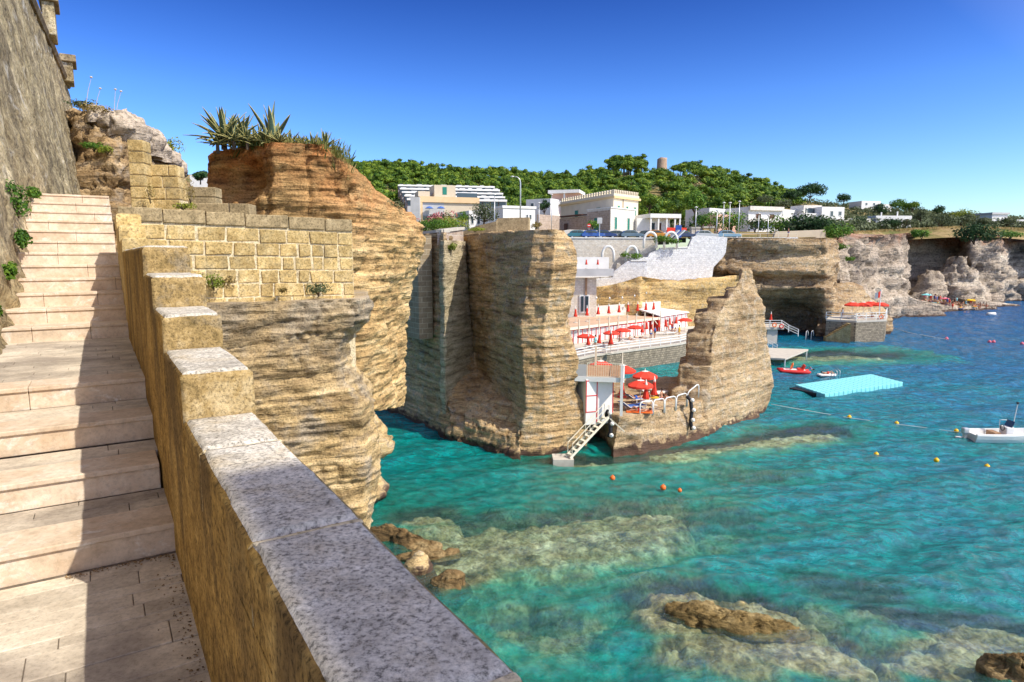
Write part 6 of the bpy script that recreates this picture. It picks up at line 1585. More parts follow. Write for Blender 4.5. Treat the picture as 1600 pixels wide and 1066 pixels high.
for k, (px, d, mt, lab) in enumerate(CARS):
    z = 17.0 if d < 130 else land_z(px, d)+0.1
    KV.put(G(px, d, z), lab, "car", "cars parked along the coast road", rz=0.08*math.sin(k*2.0), scale=1.0, cloth={"body": mt, "roof": mt})
# low wall behind the cars
screen_wall("roadside_wall", "low pale wall along the far side of the road below the stone house", [(868, 374), (868, 362), (890, 359), (1012, 362), (1012, 374)], 125, 0.6, MAT["stone_white"])
e = empty("no_entry_sign", G(920, 122, 17), "round red no entry sign with a white bar on a post", "road sign")
m = MB(); m.tube([(0, 0, 0), (0, 0, 2.5)], 0.05, 6); m.build("post", MAT["metal"], e)
m = MB(); m.tube([(0, -.06, 2.55), (0, -.1, 2.55)], 0.36, 18); m.build("sign_disc", MAT["red_paint"], e); m = MB(); m.box(-.24, .24, -.12, -.102, 2.48, 2.62); m.build("white_bar", MAT["white_paint"], e)
e = empty("sign_post", G(936.5, 113.6, 17), "blue grey rectangular sign on a post beside the parked cars", "road sign")
m = MB(); m.tube([(0, 0, 0), (0, 0, 3.4)], 0.06, 6); m.build("post", MAT["metal"], e); m = MB(); m.box(-.42, .42, -.1, -.05, 1.6+.9, 3.5); m.build("sign_board", MAT["grey_wall"], e)
def lamp(px, d, z0, pyt, arm, label, group="lamp posts", r=0.09, name="street_lamp"):
    c = G(px, d, z0); H = Zp(pyt, d)-z0; e = empty(name, c, label, "lamp post", group)
    if arm:
        m = MB(); m.tube([(0, 0, 0), (0, 0, H-1.0), (-0.15, 0, H-0.45), (-0.6, 0, H-0.08), (-1.3, 0, H)], [r*1.2, r*0.8, r*0.7, r*0.6, r*0.5], 8); m.build("post", MAT["metal"], e, True)
        m = MB(); m.lathe([(0.05, 0.12), (0.32, 0.06), (0.26, -0.08), (0.1, -0.12)], 10, (-1.45, 0, H)); m.build("lamp_head", MAT["white_paint"], e, True)
    else:
        m = MB(); m.tube([(0, 0, 0), (0, 0, H)], [r, r*0.7], 8); m.build("post", MAT["metal"], e, True)
        m = MB(); m.lathe([(0.06, 0), (0.26, 0.05), (0.3, 0.14), (0.05, 0.25)], 10, (0, 0, H)); m.build("lamp_head", MAT["white_paint"], e, True)
    return e
lamp(813, 118, 16.5, 276, True, "tall curved street lamp standing above the crumbling wall", r=0.14)
lamp(773, 118, 16.5, 305, False, "straight lamp post in front of the bushy tree")
lamp(842, 140, 17.5, 318, False, "lamp post before the grey stone yard wall")
lamp(861.5, 138, 17.5, 305, False, "lamp post with a white head left of the low stone house")
for k, (px, pyt) in enumerate(((1086, 325), (1119, 330), (1129, 318), (1138.5, 318), (1153, 316), (1184, 335), (1199, 338))):
    lamp(px, 119+k, 17, pyt, False, "slim grey mast behind the white stepped wall" if k == 0 else f"slim grey mast behind the white road parapet, {ORD[k-1] if k < 6 else 'rightmost'} of six", "masts along the coast road", 0.10, "mast")
for px, py in ((1251, 330), (1258, 327)): lamp(px, 150, 18, py, False, "twin masts near the modern house, left one" if px == 1251 else "twin masts near the modern house, right one", "masts along the coast road", 0.10, "mast")
for k, px in enumerate((1085, 1102, 1110)):
    d = 121; p0 = G(px, d, 17); H = Zp((355, 354, 354)[k], d)-17; e = empty("gate_pillar", p0, ["square stone gate pillar, larger one at the top of the white stepped wall", "yellow stone gate pillar, left of the pair", "yellow stone gate pillar, right of the pair"][k], "pillar")
    w = 0.75 if k == 0 else 0.45; m = MB(); m.box(-w, w, -w, w, 0, H-.3); m.build("shaft", MAT["stone_pale"] if k == 0 else MAT["block"], e); m = MB(); m.box(-w-.1, w+.1, -w-.1, w+.1, H-.3, H); m.build("cap_stone", MAT["concrete"], e)
m = MB(); a = Vector(V(1050, 372, 113.0)); 
for dx in (0, 1.0):
    p_ = [Vector(V(1042+dx*9, 376, 112.8-dx)), Vector(V(1060+dx*9, 360, 114.8-dx))]; m.beam(p_[0]-a, p_[1]-a, 0.5, 0.2)
o = m.build("water_slide", MAT["metal"]); o.location = a; setp(o, "grey slide ramps beside the white hoop arches", "slide")
m = MB(); a = Vector(V(1060, 377, 116)); m.box(-.5, .5, 0, .5, 0, Zp(352, 116)-a.z); o = m.build("blue_board", MAT["blue_paint"]); o.location = a; setp(o, "upright blue board behind the grey slide", "board")
# ------------------------------------------------------------------ vegetation
rng = np.random.default_rng(12)
# the far pine wood as one mass: umbrella crowns on the slope, with trunks
VV = []; FF = []; nb = 0; TM = MB(); CR = MB()
for i in range(760):
    px = rng.uniform(535, 1245); dr = rng.uniform(0, 1)
    lim = np.interp(px, [535, 640, 800, 1000, 1060, 1150, 1200, 1250], [255, 258, 232, 200, 200, 250, 275, 300])
    d = lim+(428-lim)*dr**0.8
    z = land_z(px, d); x = X(px, d, z)
    if px > 1190 and d > 400: continue
    r = rng.uniform(3.2, 5.6); h = rng.uniform(4.3, 6.5)
    if 1015 < px < 1052: h *= 0.7
    if 955 < px < 1005 and d > 360: h += 5
    if 1050 < px < 1090 and d > 360: h += 3
    bl = [(x+rng.normal()*r*.45, d+rng.normal()*r*.45, z+h-1.6+rng.normal()*0.9, r*rng.uniform(.4, .6), r*rng.uniform(.4, .6), r*rng.uniform(.25, .38)) for _ in range(5)]
    v, f = leaf_cloud(bl, 380, 0.42, rng, 0.6, 0.6); VV.append(v); FF.append(f+nb); nb += len(v)
    for c_ in bl:
        CR.ball((c_[0], c_[1], c_[2]), c_[3]*0.62, 10, c_[5]/c_[3])
    TM.tube([(x, d, z-1), (x+rng.normal()*.3, d, z+h-1.5)], [0.28, 0.16], 4, False)
cv = np.array([tuple(q) for q in CR.v]); cv += 0.8*np.stack([vnoise(cv*0.7, 1), vnoise(cv*0.7, 2), vnoise(cv*0.7, 3)], -1)
CR.v = [tuple(q) for q in cv]; setp(CR.build("wood_canopy", MAT["leaf_pine"], None, True, fix=False), "rounded green canopy inside the hillside pine wood", "wood", kind="stuff")
o = mesh_np("pine_wood", np.concatenate(VV), np.concatenate(FF), MAT["leaf_pine"], smooth=False); setp(o, "dense wood of umbrella pines covering the hill", "wood", kind="stuff")
setp(TM.build("wood_trunks", MAT["bark"], None, True, fix=False), "grey trunks under the crowns of the hillside pine wood", "wood", kind="stuff")
# undergrowth that closes the slope
VV = []; FF = []; nb = 0
for i in range(1500):
    px = rng.uniform(480, 1700) if i % 3 else rng.uniform(1220, 1640); d0 = float(np.interp(px, PXC, D0))
    if px < 1240: d = rng.uniform(215 if px < 1000 else 185, 420)
    else: d = rng.uniform(d0+14, 470) if rng.random() < 0.6 else rng.uniform(d0+14, d0+60)
    if px < 800 and d < 250: continue
    z = land_z(px, d); x = X(px, d, z); r = rng.uniform(1.2, 3.0)
    v, f = leaf_cloud([(x, d, z+r*.3, r*1.3, r*1.3, r*.8)], 60, 0.5, rng, 0.7, 0.6); VV.append(v); FF.append(f+nb); nb += len(v)
o = mesh_np("scrub", np.concatenate(VV), np.concatenate(FF), MAT["leaf_olive"], smooth=False); setp(o, "low grey green scrub covering the hillside", "scrub", kind="stuff")
# single trees: px, py base, py top, depth, width px, material, label
TR = [(756, 350, 318, 124, 48, "leaf_olive", "bushy grey green tree before the beige hotel", 1100, 0.22),
      (722, 350, 331, 128, 26, "leaf_green", "small bright green tree left of the bushy one", 600, 0.2),
      (1085, 348, 298, 170, 44, "leaf_green", "bright green pine right of the white pavilion", 1400, 0.36),
      (1055, 350, 312, 178, 40, "leaf_pine", "pine with a broad crown behind the white pavilion", 1100, 0.36),
      (1014, 338, 303, 185, 36, "leaf_pine", "pine rising directly behind the right corner of the villa", 1000, 0.36),
      (1112, 352, 330, 165, 24, "leaf_green", "young green tree left of the pink garage", 600, 0.25),
      (1265, 312, 287, 262, 46, "leaf_dark", "big round dark tree on the skyline at the end of the wood", 1500, 0.5),
      (1233, 314, 298, 255, 30, "leaf_dark", "smaller round dark tree left of the big round one", 900, 0.45),
      (1195, 318, 305, 250, 22, "leaf_olive", "small olive tree below the end of the wood", 500, 0.35),
      (1223, 328, 311, 232, 26, "leaf_olive", "rounded grey olive tree above the balcony house", 600, 0.35),
      (1240, 366, 340, 168, 22, "leaf_green", "little umbrella tree before the low white house", 500, 0.25),
      (1318, 318, 303, 300, 22, "leaf_dark", "dark skyline tree right of the big round one", 500, 0.5),
      (1403, 330, 311, 300, 30, "leaf_green", "bright green tree by the hill houses", 800, 0.45),
      (1425, 334, 315, 290, 26, "leaf_pine", "rounded pine right of the hill houses", 700, 0.45),
      (1375, 338, 318, 262, 22, "leaf_dark", "dark tree below the white hill house", 600, 0.4),
      (1437, 350, 324, 226, 22, "leaf_olive", "tall loose grey tree beside the arched porch", 700, 0.35),
      (1466, 336, 321, 310, 22, "leaf_dark", "dark cluster tree on the right skyline", 500, 0.45),
      (1500, 345, 330, 262, 40, "leaf_yellow", "yellow green spreading tree on the right", 900, 0.4),
      (1535, 354, 340, 220, 26, "leaf_olive", "rounded grey tree left of the white roofed house", 600, 0.35),
      (1572, 355, 341, 226, 26, "leaf_olive", "grey green tree right of the white roofed house", 600, 0.35),
      (313, 284, 268, 120, 26, "leaf_dark", "dark tree beyond the low block wall at the left", 600, 0.35),
      (286, 282, 262, 60, 14, "leaf_dark", "dark shrub like tree behind the masonry stump", 400, 0.16),
      (850, 336, 312, 172, 18, "leaf_dark", "dark conifer beside the small white house", 600, 0.25),
      (884, 330, 320, 182, 14, "leaf_green", "green garden tree below the pink house", 400, 0.25)]
for k, (px, pb, pt, d, w, mt, lab, n, sz) in enumerate(TR):
    b = V(px, pb, d); h = Zp(pt, d)-b[2]; r = w/2/FPX*d
    tree("pine_tree" if "pine" in lab else "tree", b, h, r, MAT[mt], lab, None, int(n*1.5), sz*0.75, 200+k, 0.75, 0.12 if "pine" not in lab else 0.32, 0.1, 10)
# shrubs: px, py base, d, radius, height, mat, label, n, size
SH = [(1222, 366, 152, 5.0, 4.2, "leaf_green", "green thicket beside the balcony house", 900, 0.3), (1262, 368, 135, 5.5, 4.4, "leaf_dark", "large dark thicket right of the person on the road", 1300, 0.28), (1285, 366, 134, 4.5, 3.6, "leaf_dark", "dark thicket hanging over the cliff top right of the sandy wall", 1100, 0.28),
      (1308, 372, 125, 3.4, 2.6, "leaf_green", "green bush spilling over the top of the cliff", 900, 0.25), (1312, 390, 122, 1.6, 1.3, "leaf_green", "small bush clinging to the cliff below the large thicket", 400, 0.18), (1327, 408, 122, 1.2, 0.9, "leaf_green", "lowest small bush on the cliff face", 300, 0.16), (1180, 362, 160, 3.4, 3.8, "leaf_dark", "dark garden shrub left of the balcony house", 700, 0.28),
      (1140, 364, 140, 4.0, 4.6, "leaf_green", "green shrubbery behind the four masts", 900, 0.28), (1098, 358, 140, 3.0, 3.6, "leaf_green", "green shrubs behind the gate pillars", 600, 0.26), (1522, 379, 176, 5.6, 5.2, "leaf_dark", "large round dark bush on the rim of the far cliff", 1800, 0.32), (1440, 372, 171, 2.9, 2.6, "leaf_green", "round bright bush on the rim of the far cliff left of the large one", 800, 0.26), (1578, 372, 190, 4.4, 2.0, "leaf_green", "flat green bush on the right rim of the far cliff", 700, 0.28),
      (1345, 352, 200, 3.0, 2.6, "leaf_dark", "dark hedge shrub beside the low white cottage", 500, 0.3), (1385, 354, 205, 4.0, 2.4, "leaf_dark", "dark hedge before the long low house, left part", 600, 0.3), (1412, 354, 205, 3.8, 2.4, "leaf_olive", "dark hedge before the long low house, right part", 600, 0.3), (1470, 354, 205, 4.5, 3.8, "leaf_olive", "grey green thicket on the right cliff top", 800, 0.32), (1500, 352, 212, 4.5, 3.4, "leaf_olive", "second grey green thicket on the right cliff top", 800, 0.32),
      (1032, 380, 110.7, 1.5, 1.4, "leaf_green", "lush planting in the upper white bed between the arches", 500, 0.14), (1050, 381, 110.7, 1.4, 1.2, "leaf_green", "lush planting in the upper white bed by the blue board", 500, 0.14), (975, 402, 109.6, 0.9, 0.9, "leaf_green", "small green plant at the left of the lower white bed", 300, 0.12), (993, 405, 109.4, 1.4, 1.1, "leaf_green", "green planting along the lower white bed", 500, 0.13),
      (926, 357, 124, 1.4, 1.5, "leaf_green", "green shrub at the corner of the stone house", 400, 0.16), (838, 357, 138, 1.2, 1.2, "leaf_dry", "dry shrub before the white house", 300, 0.16)]
for k, (px, py, d, r, h, mt, lab, n, sz) in enumerate(SH):
    shrub("shrub", V(px, py, d), r, h, MAT[mt], lab, "shrub", None, n, sz, 8, 300+k)
# hedge with oleanders behind the cliff edge wall
for k, (px, py, d, r, h, mt, lab) in enumerate(((665, 364, 59, 1.5, 1.25, "leaf_green", "clipped green hedge behind the cliff edge wall, left part"), (690, 363, 58, 1.5, 1.15, "leaf_green", "clipped green hedge behind the cliff edge wall, middle part"), (715, 360, 60, 1.5, 1.25, "leaf_yellow", "clipped green hedge behind the cliff edge wall, right part"))):
    shrub("hedge", V(px, py, d), r, h, MAT[mt], lab, "hedge", None, 1500, 0.07, 9, 340+k, sx=1.3)
for k, (px, py, d, r, h, lab) in enumerate(((676, 360, 63, 1.4, 1.5, "pink flowering oleander above the hedge, left one"), (694, 360, 64, 1.6, 1.9, "pink flowering oleander above the hedge, right one"))):
    e = shrub("oleander", V(px, py, d), r, h, MAT["leaf_dark"], lab, "shrub", None, 900, 0.09, 8, 350+k)
    bl = [(rng.normal()*r*.4, rng.normal()*r*.4, h*rng.uniform(.55, .85), r*.3, r*.3, h*.2) for _ in range(7)]
    v, f = leaf_cloud(bl, 420, 0.07, rng, 0.8, 0.8); mesh_np("flowers", v, f, MAT["flower"], e, smooth=False)
# small plants on walls and ledges: name, point, r, h, mat, label, n, size
SM = [("caper_bush", V(334, 452, 11.0), 0.20, 0.27, "leaf_yellow", "bright yellow green plant on the ledge below the block wall", 420, 0.022), ("dry_shrub", V(362, 449, 11.4), 0.20, 0.20, "leaf_dry", "brown dry shrublet beside the bright plant on the ledge", 300, 0.02), ("dry_shrub", V(440, 458, 11.6), 0.14, 0.10, "leaf_dry", "low dry tuft in the middle of the rock ledge", 150, 0.02), ("ledge_plant", V(498, 461, 11.9), 0.32, 0.22, "leaf_olive", "reddish green plant at the right end of the rock ledge", 420, 0.022),
      ("wall_plant", V(286, 327, 11.2), 0.25, 0.12, "leaf_yellow", "low green weeds behind the top of the block wall", 300, 0.02), ("wall_plant", V(705, 392, 51.3), 0.55, 0.6, "leaf_yellow", "yellow green plant sprouting from the cliff below the edge wall", 400, 0.07), ("wall_plant", V(676, 392, 54.0), 0.5, 0.9, "leaf_olive", "dark trailing plant on the wall left of the yellow green one", 300, 0.07), ("grass_tuft", V(742, 361, 54.5), 1.0, 0.3, "leaf_yellow", "yellow grass along the cliff edge below the crumbling wall", 500, 0.06),
      ("rock_plant", V(612, 336, 24.0), 0.55, 0.55, "leaf_olive", "olive green plant on the slope of the red topped rock", 600, 0.035), ("bank_plant", V(147, 236, 21.6), 0.42, 0.30, "leaf_green", "green plants growing from a crack in the rock bank", 500, 0.035), ("bank_plant", V(168, 240, 21.6), 0.3, 0.22, "leaf_yellow", "yellow green plants in the rock bank, right of the crack", 300, 0.035), ("bank_plant", V(268, 248, 25.2), 0.4, 0.8, "leaf_yellow", "yellow green bush at the end of the rock bank", 500, 0.045),
      ("bank_grass", V(150, 176, 22.2), 0.7, 0.22, "leaf_dry", "dry grass on top of the rock bank", 500, 0.04), ("bank_grass", V(130, 168, 22.4), 0.5, 0.25, "leaf_olive", "green grass on top of the rock bank next to the fortress wall", 400, 0.04), ("red_weed", V(235, 318, 14.0), 0.12, 0.5, "leaf_dry", "reddish dry weed against the masonry stump", 200, 0.02), ("red_weed", V(298, 322, 14.0), 0.14, 0.7, "leaf_dry", "tall reddish weed in front of the low block wall", 200, 0.02)]
for k, (nm, p, r, h, mt, lab, n, sz) in enumerate(SM):
    shrub(nm, p, r, h, MAT[mt], lab, "plant", None, n, sz, 7, 400+k)
# green plants on the foot of the fortress wall
for k, (s, z, r, h) in enumerate(((11.6, 0.55, 0.32, 0.6), (11.2, 0.1, 0.22, 0.32), (9.7, -0.28, 0.16, 0.25), (8.3, -0.62, 0.16, 0.22), (7.9, -0.2, 0.2, 0.35), (13.6, 0.95, 0.2, 0.3))):
    shrub("wall_plant", SL(s, lface(s, z)+0.02, z), r*0.75, h*0.8, MAT["leaf_green"], ["largest leafy plant on the fortress wall beside the upper steps", "trailing plant below the largest one on the fortress wall", "small plant at the wall foot where the landing begins", "lowest plant at the left edge of the landing", "upper plant at the left edge above the landing", "small plant by the topmost steps"][k], "plant", None, 420, 0.028, 7, 430+k, sx=0.6)
# dry flower stalks on the bank
for k, (px, py, d, dx, h) in enumerate(((133, 166, 22, 14, 1.6), (148, 172, 22.3, 12, 1.2), (178, 184, 22.4, 6, 1.6), (179, 184, 22.5, 14, 1.5))):
    b = V(px, py, d); w = dx/FPX*d; e = empty("flower_stalk", b, f"pale dry flower stalk on the rock bank, {['leftmost', 'second', 'third', 'rightmost'][k]} of four", "plant", "dry flower stalks on the bank"); m = MB()
    tip = (w*0.9, 0, h*0.55*1.0); m.tube([(0, 0, -0.1), (w*.45, 0, h*.3), tip], [0.012, 0.009, 0.006], 5); m.build("stalk", MAT["concrete"], e)
    m = MB(); m.ball((tip[0], 0, tip[2]+0.02), 0.045, 8, 0.7); m.build("flower_head", MAT["concrete"], e)
# agaves on the red topped rock
def agave(name, loc, R, nleaf, label, seed, up=0.5, broad=0.085):
    r_ = random.Random(seed); Vv = []; Ff = []; ed = []
    for i in range(nleaf):
        a = i*2.399+r_.uniform(-.2, .2); t0 = i/nleaf; el = (0.1+1.35*t0*up*1.6) if t0 < 0.9 else 1.45
        el = min(1.5, el+r_.uniform(-.1, .1)); L = R*r_.uniform(0.8, 1.08); w = R*broad*r_.uniform(.85, 1.15); n = 9; b = len(Vv)
        ca, sa = math.cos(a), math.sin(a); rr = 0.0; zz = 0.0; e_ = el; droop = r_.uniform(0.0, 0.5)*(1-t0)
        for j in range(n):
            f = j/(n-1); wd = w*(0.75+1.3*f-2.0*f*f) if f < 0.9 else w*max(0.03, 1.75*(1-f)); wd = max(wd, 0.002)
            cx_, cy_, cz_ = rr*ca, rr*sa, zz
            nx, nz = -math.sin(e_), math.cos(e_)
            for q, lift in ((-1, 0.35), (-0.45, 0.05), (0, 0.0), (0.45, 0.05), (1, 0.35)):
                Vv.append((cx_-sa*wd*q+ca*nx*wd*lift, cy_+ca*wd*q+sa*nx*wd*lift, cz_+nz*wd*lift)); ed.append(abs(q))
            rr += math.cos(e_)*L/(n-1); zz += math.sin(e_)*L/(n-1); e_ -= droop/(n-1)*1.6
        for j in range(n-1):
            for q in range(4): Ff.append((b+j*5+q, b+j*5+q+1, b+(j+1)*5+q+1, b+(j+1)*5+q))
    e = empty(name, loc, label, "agave")
    o = mesh_np("blades", Vv, Ff, MAT["agave"], e); at_ = o.data.attributes.new("edge", 'FLOAT', 'POINT'); at_.data.foreach_set("value", np.array(ed, np.float32))
    sd = o.modifiers.new("thick", 'SOLIDIFY'); sd.thickness = 0.012; sd.offset = -1
    m = MB(); m.tube([(0, 0, -0.25), (0, 0, 0.12)], [R*0.09, R*0.07], 8); m.build("root", MAT["bark"], e)
    return e
AG = [(350, 222, 20.6, 1.08, 36, "largest agave overhanging the left end of the red topped rock", 0.55), (378, 219, 20.8, 0.85, 26, "second agave right beside the largest one", 0.55), (425, 213, 21.0, 1.3, 16, "tall upright agave in the middle with dried tips", 0.9), (398, 215, 21.0, 0.7, 24, "small pale agave between the large ones", 0.5), (415, 218, 20.6, 0.6, 24, "low agave at the front below the upright one", 0.4),
      (452, 219, 20.9, 0.55, 20, "low agave right of the upright one", 0.5), (508, 222, 21.4, 0.62, 20, "small agave near the right end of the red topped rock", 0.7), (340, 228, 20.3, 0.7, 18, "drooping agave at the very edge of the red topped rock", 0.2), (386, 222, 20.3, 0.55, 22, "agave in the front row between the second and the pale one", 0.4), (436, 221, 20.4, 0.5, 22, "agave in the front row below and right of the upright one", 0.45), (408, 216, 21.6, 0.8, 24, "agave half hidden behind the pale one", 0.7), (488, 222, 20.8, 0.45, 18, "small agave in the grass left of the right hand one", 0.6), (470, 221, 21.0, 0.4, 18, "tiny agave in the grass of the red topped rock", 0.6), (365, 222, 20.2, 0.6, 22, "agave hanging over the red earth in front", 0.3)]
RT = bpy.data.objects["red_topped_rock"]
def onrock(o_, x, y, zd):
    h_ = o_.ray_cast(Vector((x, y, 30)), Vector((0, 0, -1)))
    return h_[1].z if h_[0] and h_[1].z > zd-1.2 else zd
for k, (px, py, d, R, n, lab, up) in enumerate(AG):
    q = V(px, py, d); agave("agave", (q[0], q[1], onrock(RT, q[0], q[1], q[2])+0.02), R, n, lab, 500+k, up)
VV = []
for i in range(2600):
    px = rng.uniform(360, 548); d = rng.uniform(20.3, 23.5); py = np.interp(px, [350, 440, 520, 550], [222, 222, 228, 240])
    x, y, z = V(px, py+1, d); z = onrock(RT, x, y, z); h = rng.uniform(.08, .34)*(1.5 if rng.random() < .06 else 1); a = rng.random()*6.28; w = rng.uniform(.008, .018); lx, ly = rng.normal()*h*.35, rng.normal()*h*.35
    VV += [(x-w*math.cos(a), y-w*math.sin(a), z-.1), (x+w*math.cos(a), y+w*math.sin(a), z-.1), (x+lx*.5, y+ly*.5, z+h*.6), (x+lx, y+ly, z+h)]
setp(mesh_np("rock_top_grass", VV, np.arange(len(VV)).reshape(-1, 4), m_leaf("rock_grass", (0.05, 0.09, 0.02), (0.15, 0.18, 0.04), (0.33, 0.26, 0.09)), smooth=False), "mixed green and dry grass on the red topped rock", "grass", kind="stuff")
VV = []
for i in range(5200):
    px = rng.uniform(1290, 1640); d0 = float(np.interp(px, PXC, D0)); d = d0+rng.uniform(-4, 30)**1.0; z = land_z(px, max(d, d0)); x = X(px, d, z); h = rng.uniform(.12, .45); w = .2
    VV += [(x-w, d, z-.3), (x+w, d, z-.3), (x+w*.6, d+.1, z+h*.7), (x+rng.normal()*.2, d, z+h)]
setp(mesh_np("cliff_top_grass", VV, np.arange(len(VV)).reshape(-1, 4), m_leaf("dry_cliff_grass", (0.14, 0.12, 0.03), (0.30, 0.22, 0.07), (0.42, 0.30, 0.14)), smooth=False), "dry yellow grass along the rim of the far cliff", "grass", kind="stuff")

# ------------------------------------------------------------------ things on the water
def buoy(px, py, r, mat, label, group):
    c = W(px, py, 0.0); e = empty("buoy", (c[0], c[1], 0.02), label, "buoy", group)
    m = MB(); m.ball((0, 0, r*0.35), r, 14); m.build("float", mat, e, True)
    m = MB(); m.tube([(0, 0, r*1.25), (0.02, 0, r*1.55)], [r*.28, r*.22], 8); m.build("eye", mat, e, True)
yb = [(1327, 653), (1401, 663), (1494, 675), (1369, 712), (1463, 721), (1542, 731)]
yl = ["yellow buoy on the white rope nearest the rock fin", "yellow buoy in the middle of the white rope", "yellow buoy on the rope beside the motor boat", "yellow buoy floating free, left of three", "yellow buoy floating free, middle of three", "yellow buoy floating free, right of three"]
for (px, py), l in zip(yb, yl): buoy(px, py, 0.17, MAT["yellow_plastic"], l, "yellow buoys")
for (px, py, r), l in zip(((957, 749, .17), (1036, 764, .18), (1062, 768, .13)), ("orange buoy nearest the metal stair", "larger orange buoy of the close pair", "small orange buoy right of the close pair")): buoy(px, py, r, MAT["orange_plastic"], l, "orange buoys")
for k, (px, py) in enumerate(((1479, 530.5), (1546, 535.5), (1552.5, 535.5), (1597, 538.5))): buoy(px, py, .28, MAT["pink_plastic"], f"far pink buoy on the blue water, {['leftmost', 'second', 'third', 'rightmost'][k]} of four", "far pink buoys")
def rope(name, label, pts, r, mat):
    b = Vector(pts[0]); m = MB(); m.tube([Vector(p)-b for p in pts], r, 5); o = m.build(name, mat, None, True); o.location = b; setp(o, label, "rope")
rp = [G(1205, 58.5, 0.55), W(1240, 638, .12), W(1327, 653, .06), W(1365, 658, .02), W(1401, 663, .06), W(1450, 669, .02), W(1494, 675, .06), W(1512, 676, .3)]
rope("mooring_rope", "white rope with buoys running from the rock fin to the motor boat", rp, 0.02, MAT["white_cloth"])
rope("mooring_rope", "thin far rope from the stone platform towards the pink buoys", [W(1388, 510, .3), W(1420, 520, .05), W(1479, 530.5, .05)], 0.05, MAT["white_cloth"])
# blue floating pontoon
q0 = Vector(W(1289, 622, 0)); q1 = Vector(W(1411, 602.5, 0)); q3 = Vector(W(1243, 606.5, 0)); ang = math.atan2((q1-q0).y, (q1-q0).x)
pon = empty("floating_pontoon", (q0.x, q0.y, 0), "turquoise bathing pontoon made of square plastic floats", "pontoon", rz=ang)
LP = (q1-q0).length; WP = abs((q3-q0).dot(Vector((-math.sin(ang), math.cos(ang), 0)))); sk = (q3-q0).dot(Vector((math.cos(ang), math.sin(ang), 0))); nx_ = 18; ny_ = 8
m = MB(); sx_ = LP/nx_; sy_ = WP/ny_
for i in range(nx_):
    for j in range(ny_):
        x = i*sx_+sk*j/ny_; y = j*sy_; m.box(x+.02, x+sx_-.02, y+.02, y+sy_-.02, -.15, .40)
m.build("floats", MAT["turquoise"], pon, bevel=0.06)
m = MB(); m.box(.3, LP-.3, .3, WP-.3, -.1, .2)
m.build("float_links", MAT["black_rubber"], pon)
m = MB()
for y in (0, .5):
    m.tube([(LP*.5+sk+y, WP-.2, .4), (LP*.5+sk+y, WP-.2, 1.25), (LP*.5+sk+y, WP+.1, 1.45), (LP*.5+sk+y, WP+.45, 1.25), (LP*.5+sk+y, WP+.6, -.4)], .035, 6)
m.build("ladder", MAT["metal"], pon, True)
# grey swimming platform behind the fin
p = [G(1196, 84, .9), G(1227, 83, .9), G(1263, 91.5, .9), G(1200, 93, .9)]
e = empty("swimming_platform", p[0], "flat grey swimming platform beside the rock fin", "platform"); b = Vector(p[0]); m = MB(); m.prism([tuple(Vector(q)-b) for q in p], (0, 0, -.22)); m.build("deck", MAT["concrete"], e)
m = MB(); 
for q in p: c = Vector(q)-b; c = c*0.94+(sum((Vector(x)-b for x in p), Vector())/4)*.06; m.beam(c-Vector((0, 0, 3.0)), c-Vector((0, 0, .22)), .16)
m.build("pile", MAT["metal"], e)
railing("platform_rail", "small white handrail at the inner end of the swimming platform", [G(1200, 95, .9), G(1214, 93.5, .4)], .9, (.5, .9), 1.0, w=.06)
# red pedal boat
c = W(1241, 582, 0); e = empty("pedal_boat", (c[0], c[1], 0), "red pedal boat with a red ring by the swimming platform", "boat", rz=-0.25)
m = MB()
for y in (-.62, .62): m.tube([(-1.9, y, .30), (-1.4, y, .16), (1.3, y, .12), (1.75, y, .2)], [.10, .24, .26, .12], 8)
m.build("hull", MAT["red_paint"], e, True); m = MB(); m.box(-1.2, 1.2, -.6, .6, .25, .36); m.build("deck", MAT["white_paint"], e)
m = MB(); m.prism([(.35, -.55, .36), (.95, -.55, .36), (1.2, -.55, .95), (1.05, -.55, .98), (.8, -.55, .55), (.35, -.55, .5)], (0, 1.1, 0)); m.build("seat", MAT["red_cloth"], e, bevel=.03)
m = MB(); n = 16; R = .34
m.tube([(-.3+.1*math.sin(t), R*math.cos(t), .78+R*math.sin(t)) for t in np.linspace(0, 2*math.pi, n)], .075, 7); m.build("life_ring", MAT["orange_plastic"], e, True)
# air bed with a bather, swimmers
c = W(1291, 588, 0); e = empty("air_bed", (c[0], c[1], .03), "pale air bed with a bather lying on it by the pontoon", "air bed", rz=.1); m = MB()
for y in (-.3, 0, .3): m.tube([(-1.0, y, .12), (-.9, y, .12), (.9, y, .12), (1.0, y, .12)], [.08, .15, .15, .08], 8)
m.tube([(.85, -.4, .2), (.85, .4, .2)], .14, 8); m.build("float", MAT["white_cloth"], e, True)
KP["lie"].put((c[0]+.15, c[1], .28), "person lying on the pale air bed by the pontoon", "person", rz=-1.47, cloth={"swimwear": CL["red"]})
def swimmer(px, py, label, k=0):
    c = W(px, py, 0); e = KP["lie"].put((c[0], c[1], -.14), label, "person", rz=k*1.3, cloth={"swimwear": CL["blue"]})
for k, (px, py, l) in enumerate(((1267, 577, "person swimming between the pedal boat and the air bed"), (1510, 488, "person swimming in front of the bathers' ledge, near one"), (1552, 490, "person swimming far right of the bathers' ledge"), (1508, 483, "person swimming close to the bathers' ledge"))): swimmer(px, py, l, k)
c = W(1549, 492, 0); e = empty("air_bed", (c[0], c[1], .03), "white air bed far out before the bathers' ledge", "air bed"); m = MB(); m.tube([(-1, 0, .15), (-.9, 0, .15), (.9, 0, .15), (1, 0, .15)], [.2, .4, .4, .2], 8); m.build("float", MAT["white_cloth"], e, True)
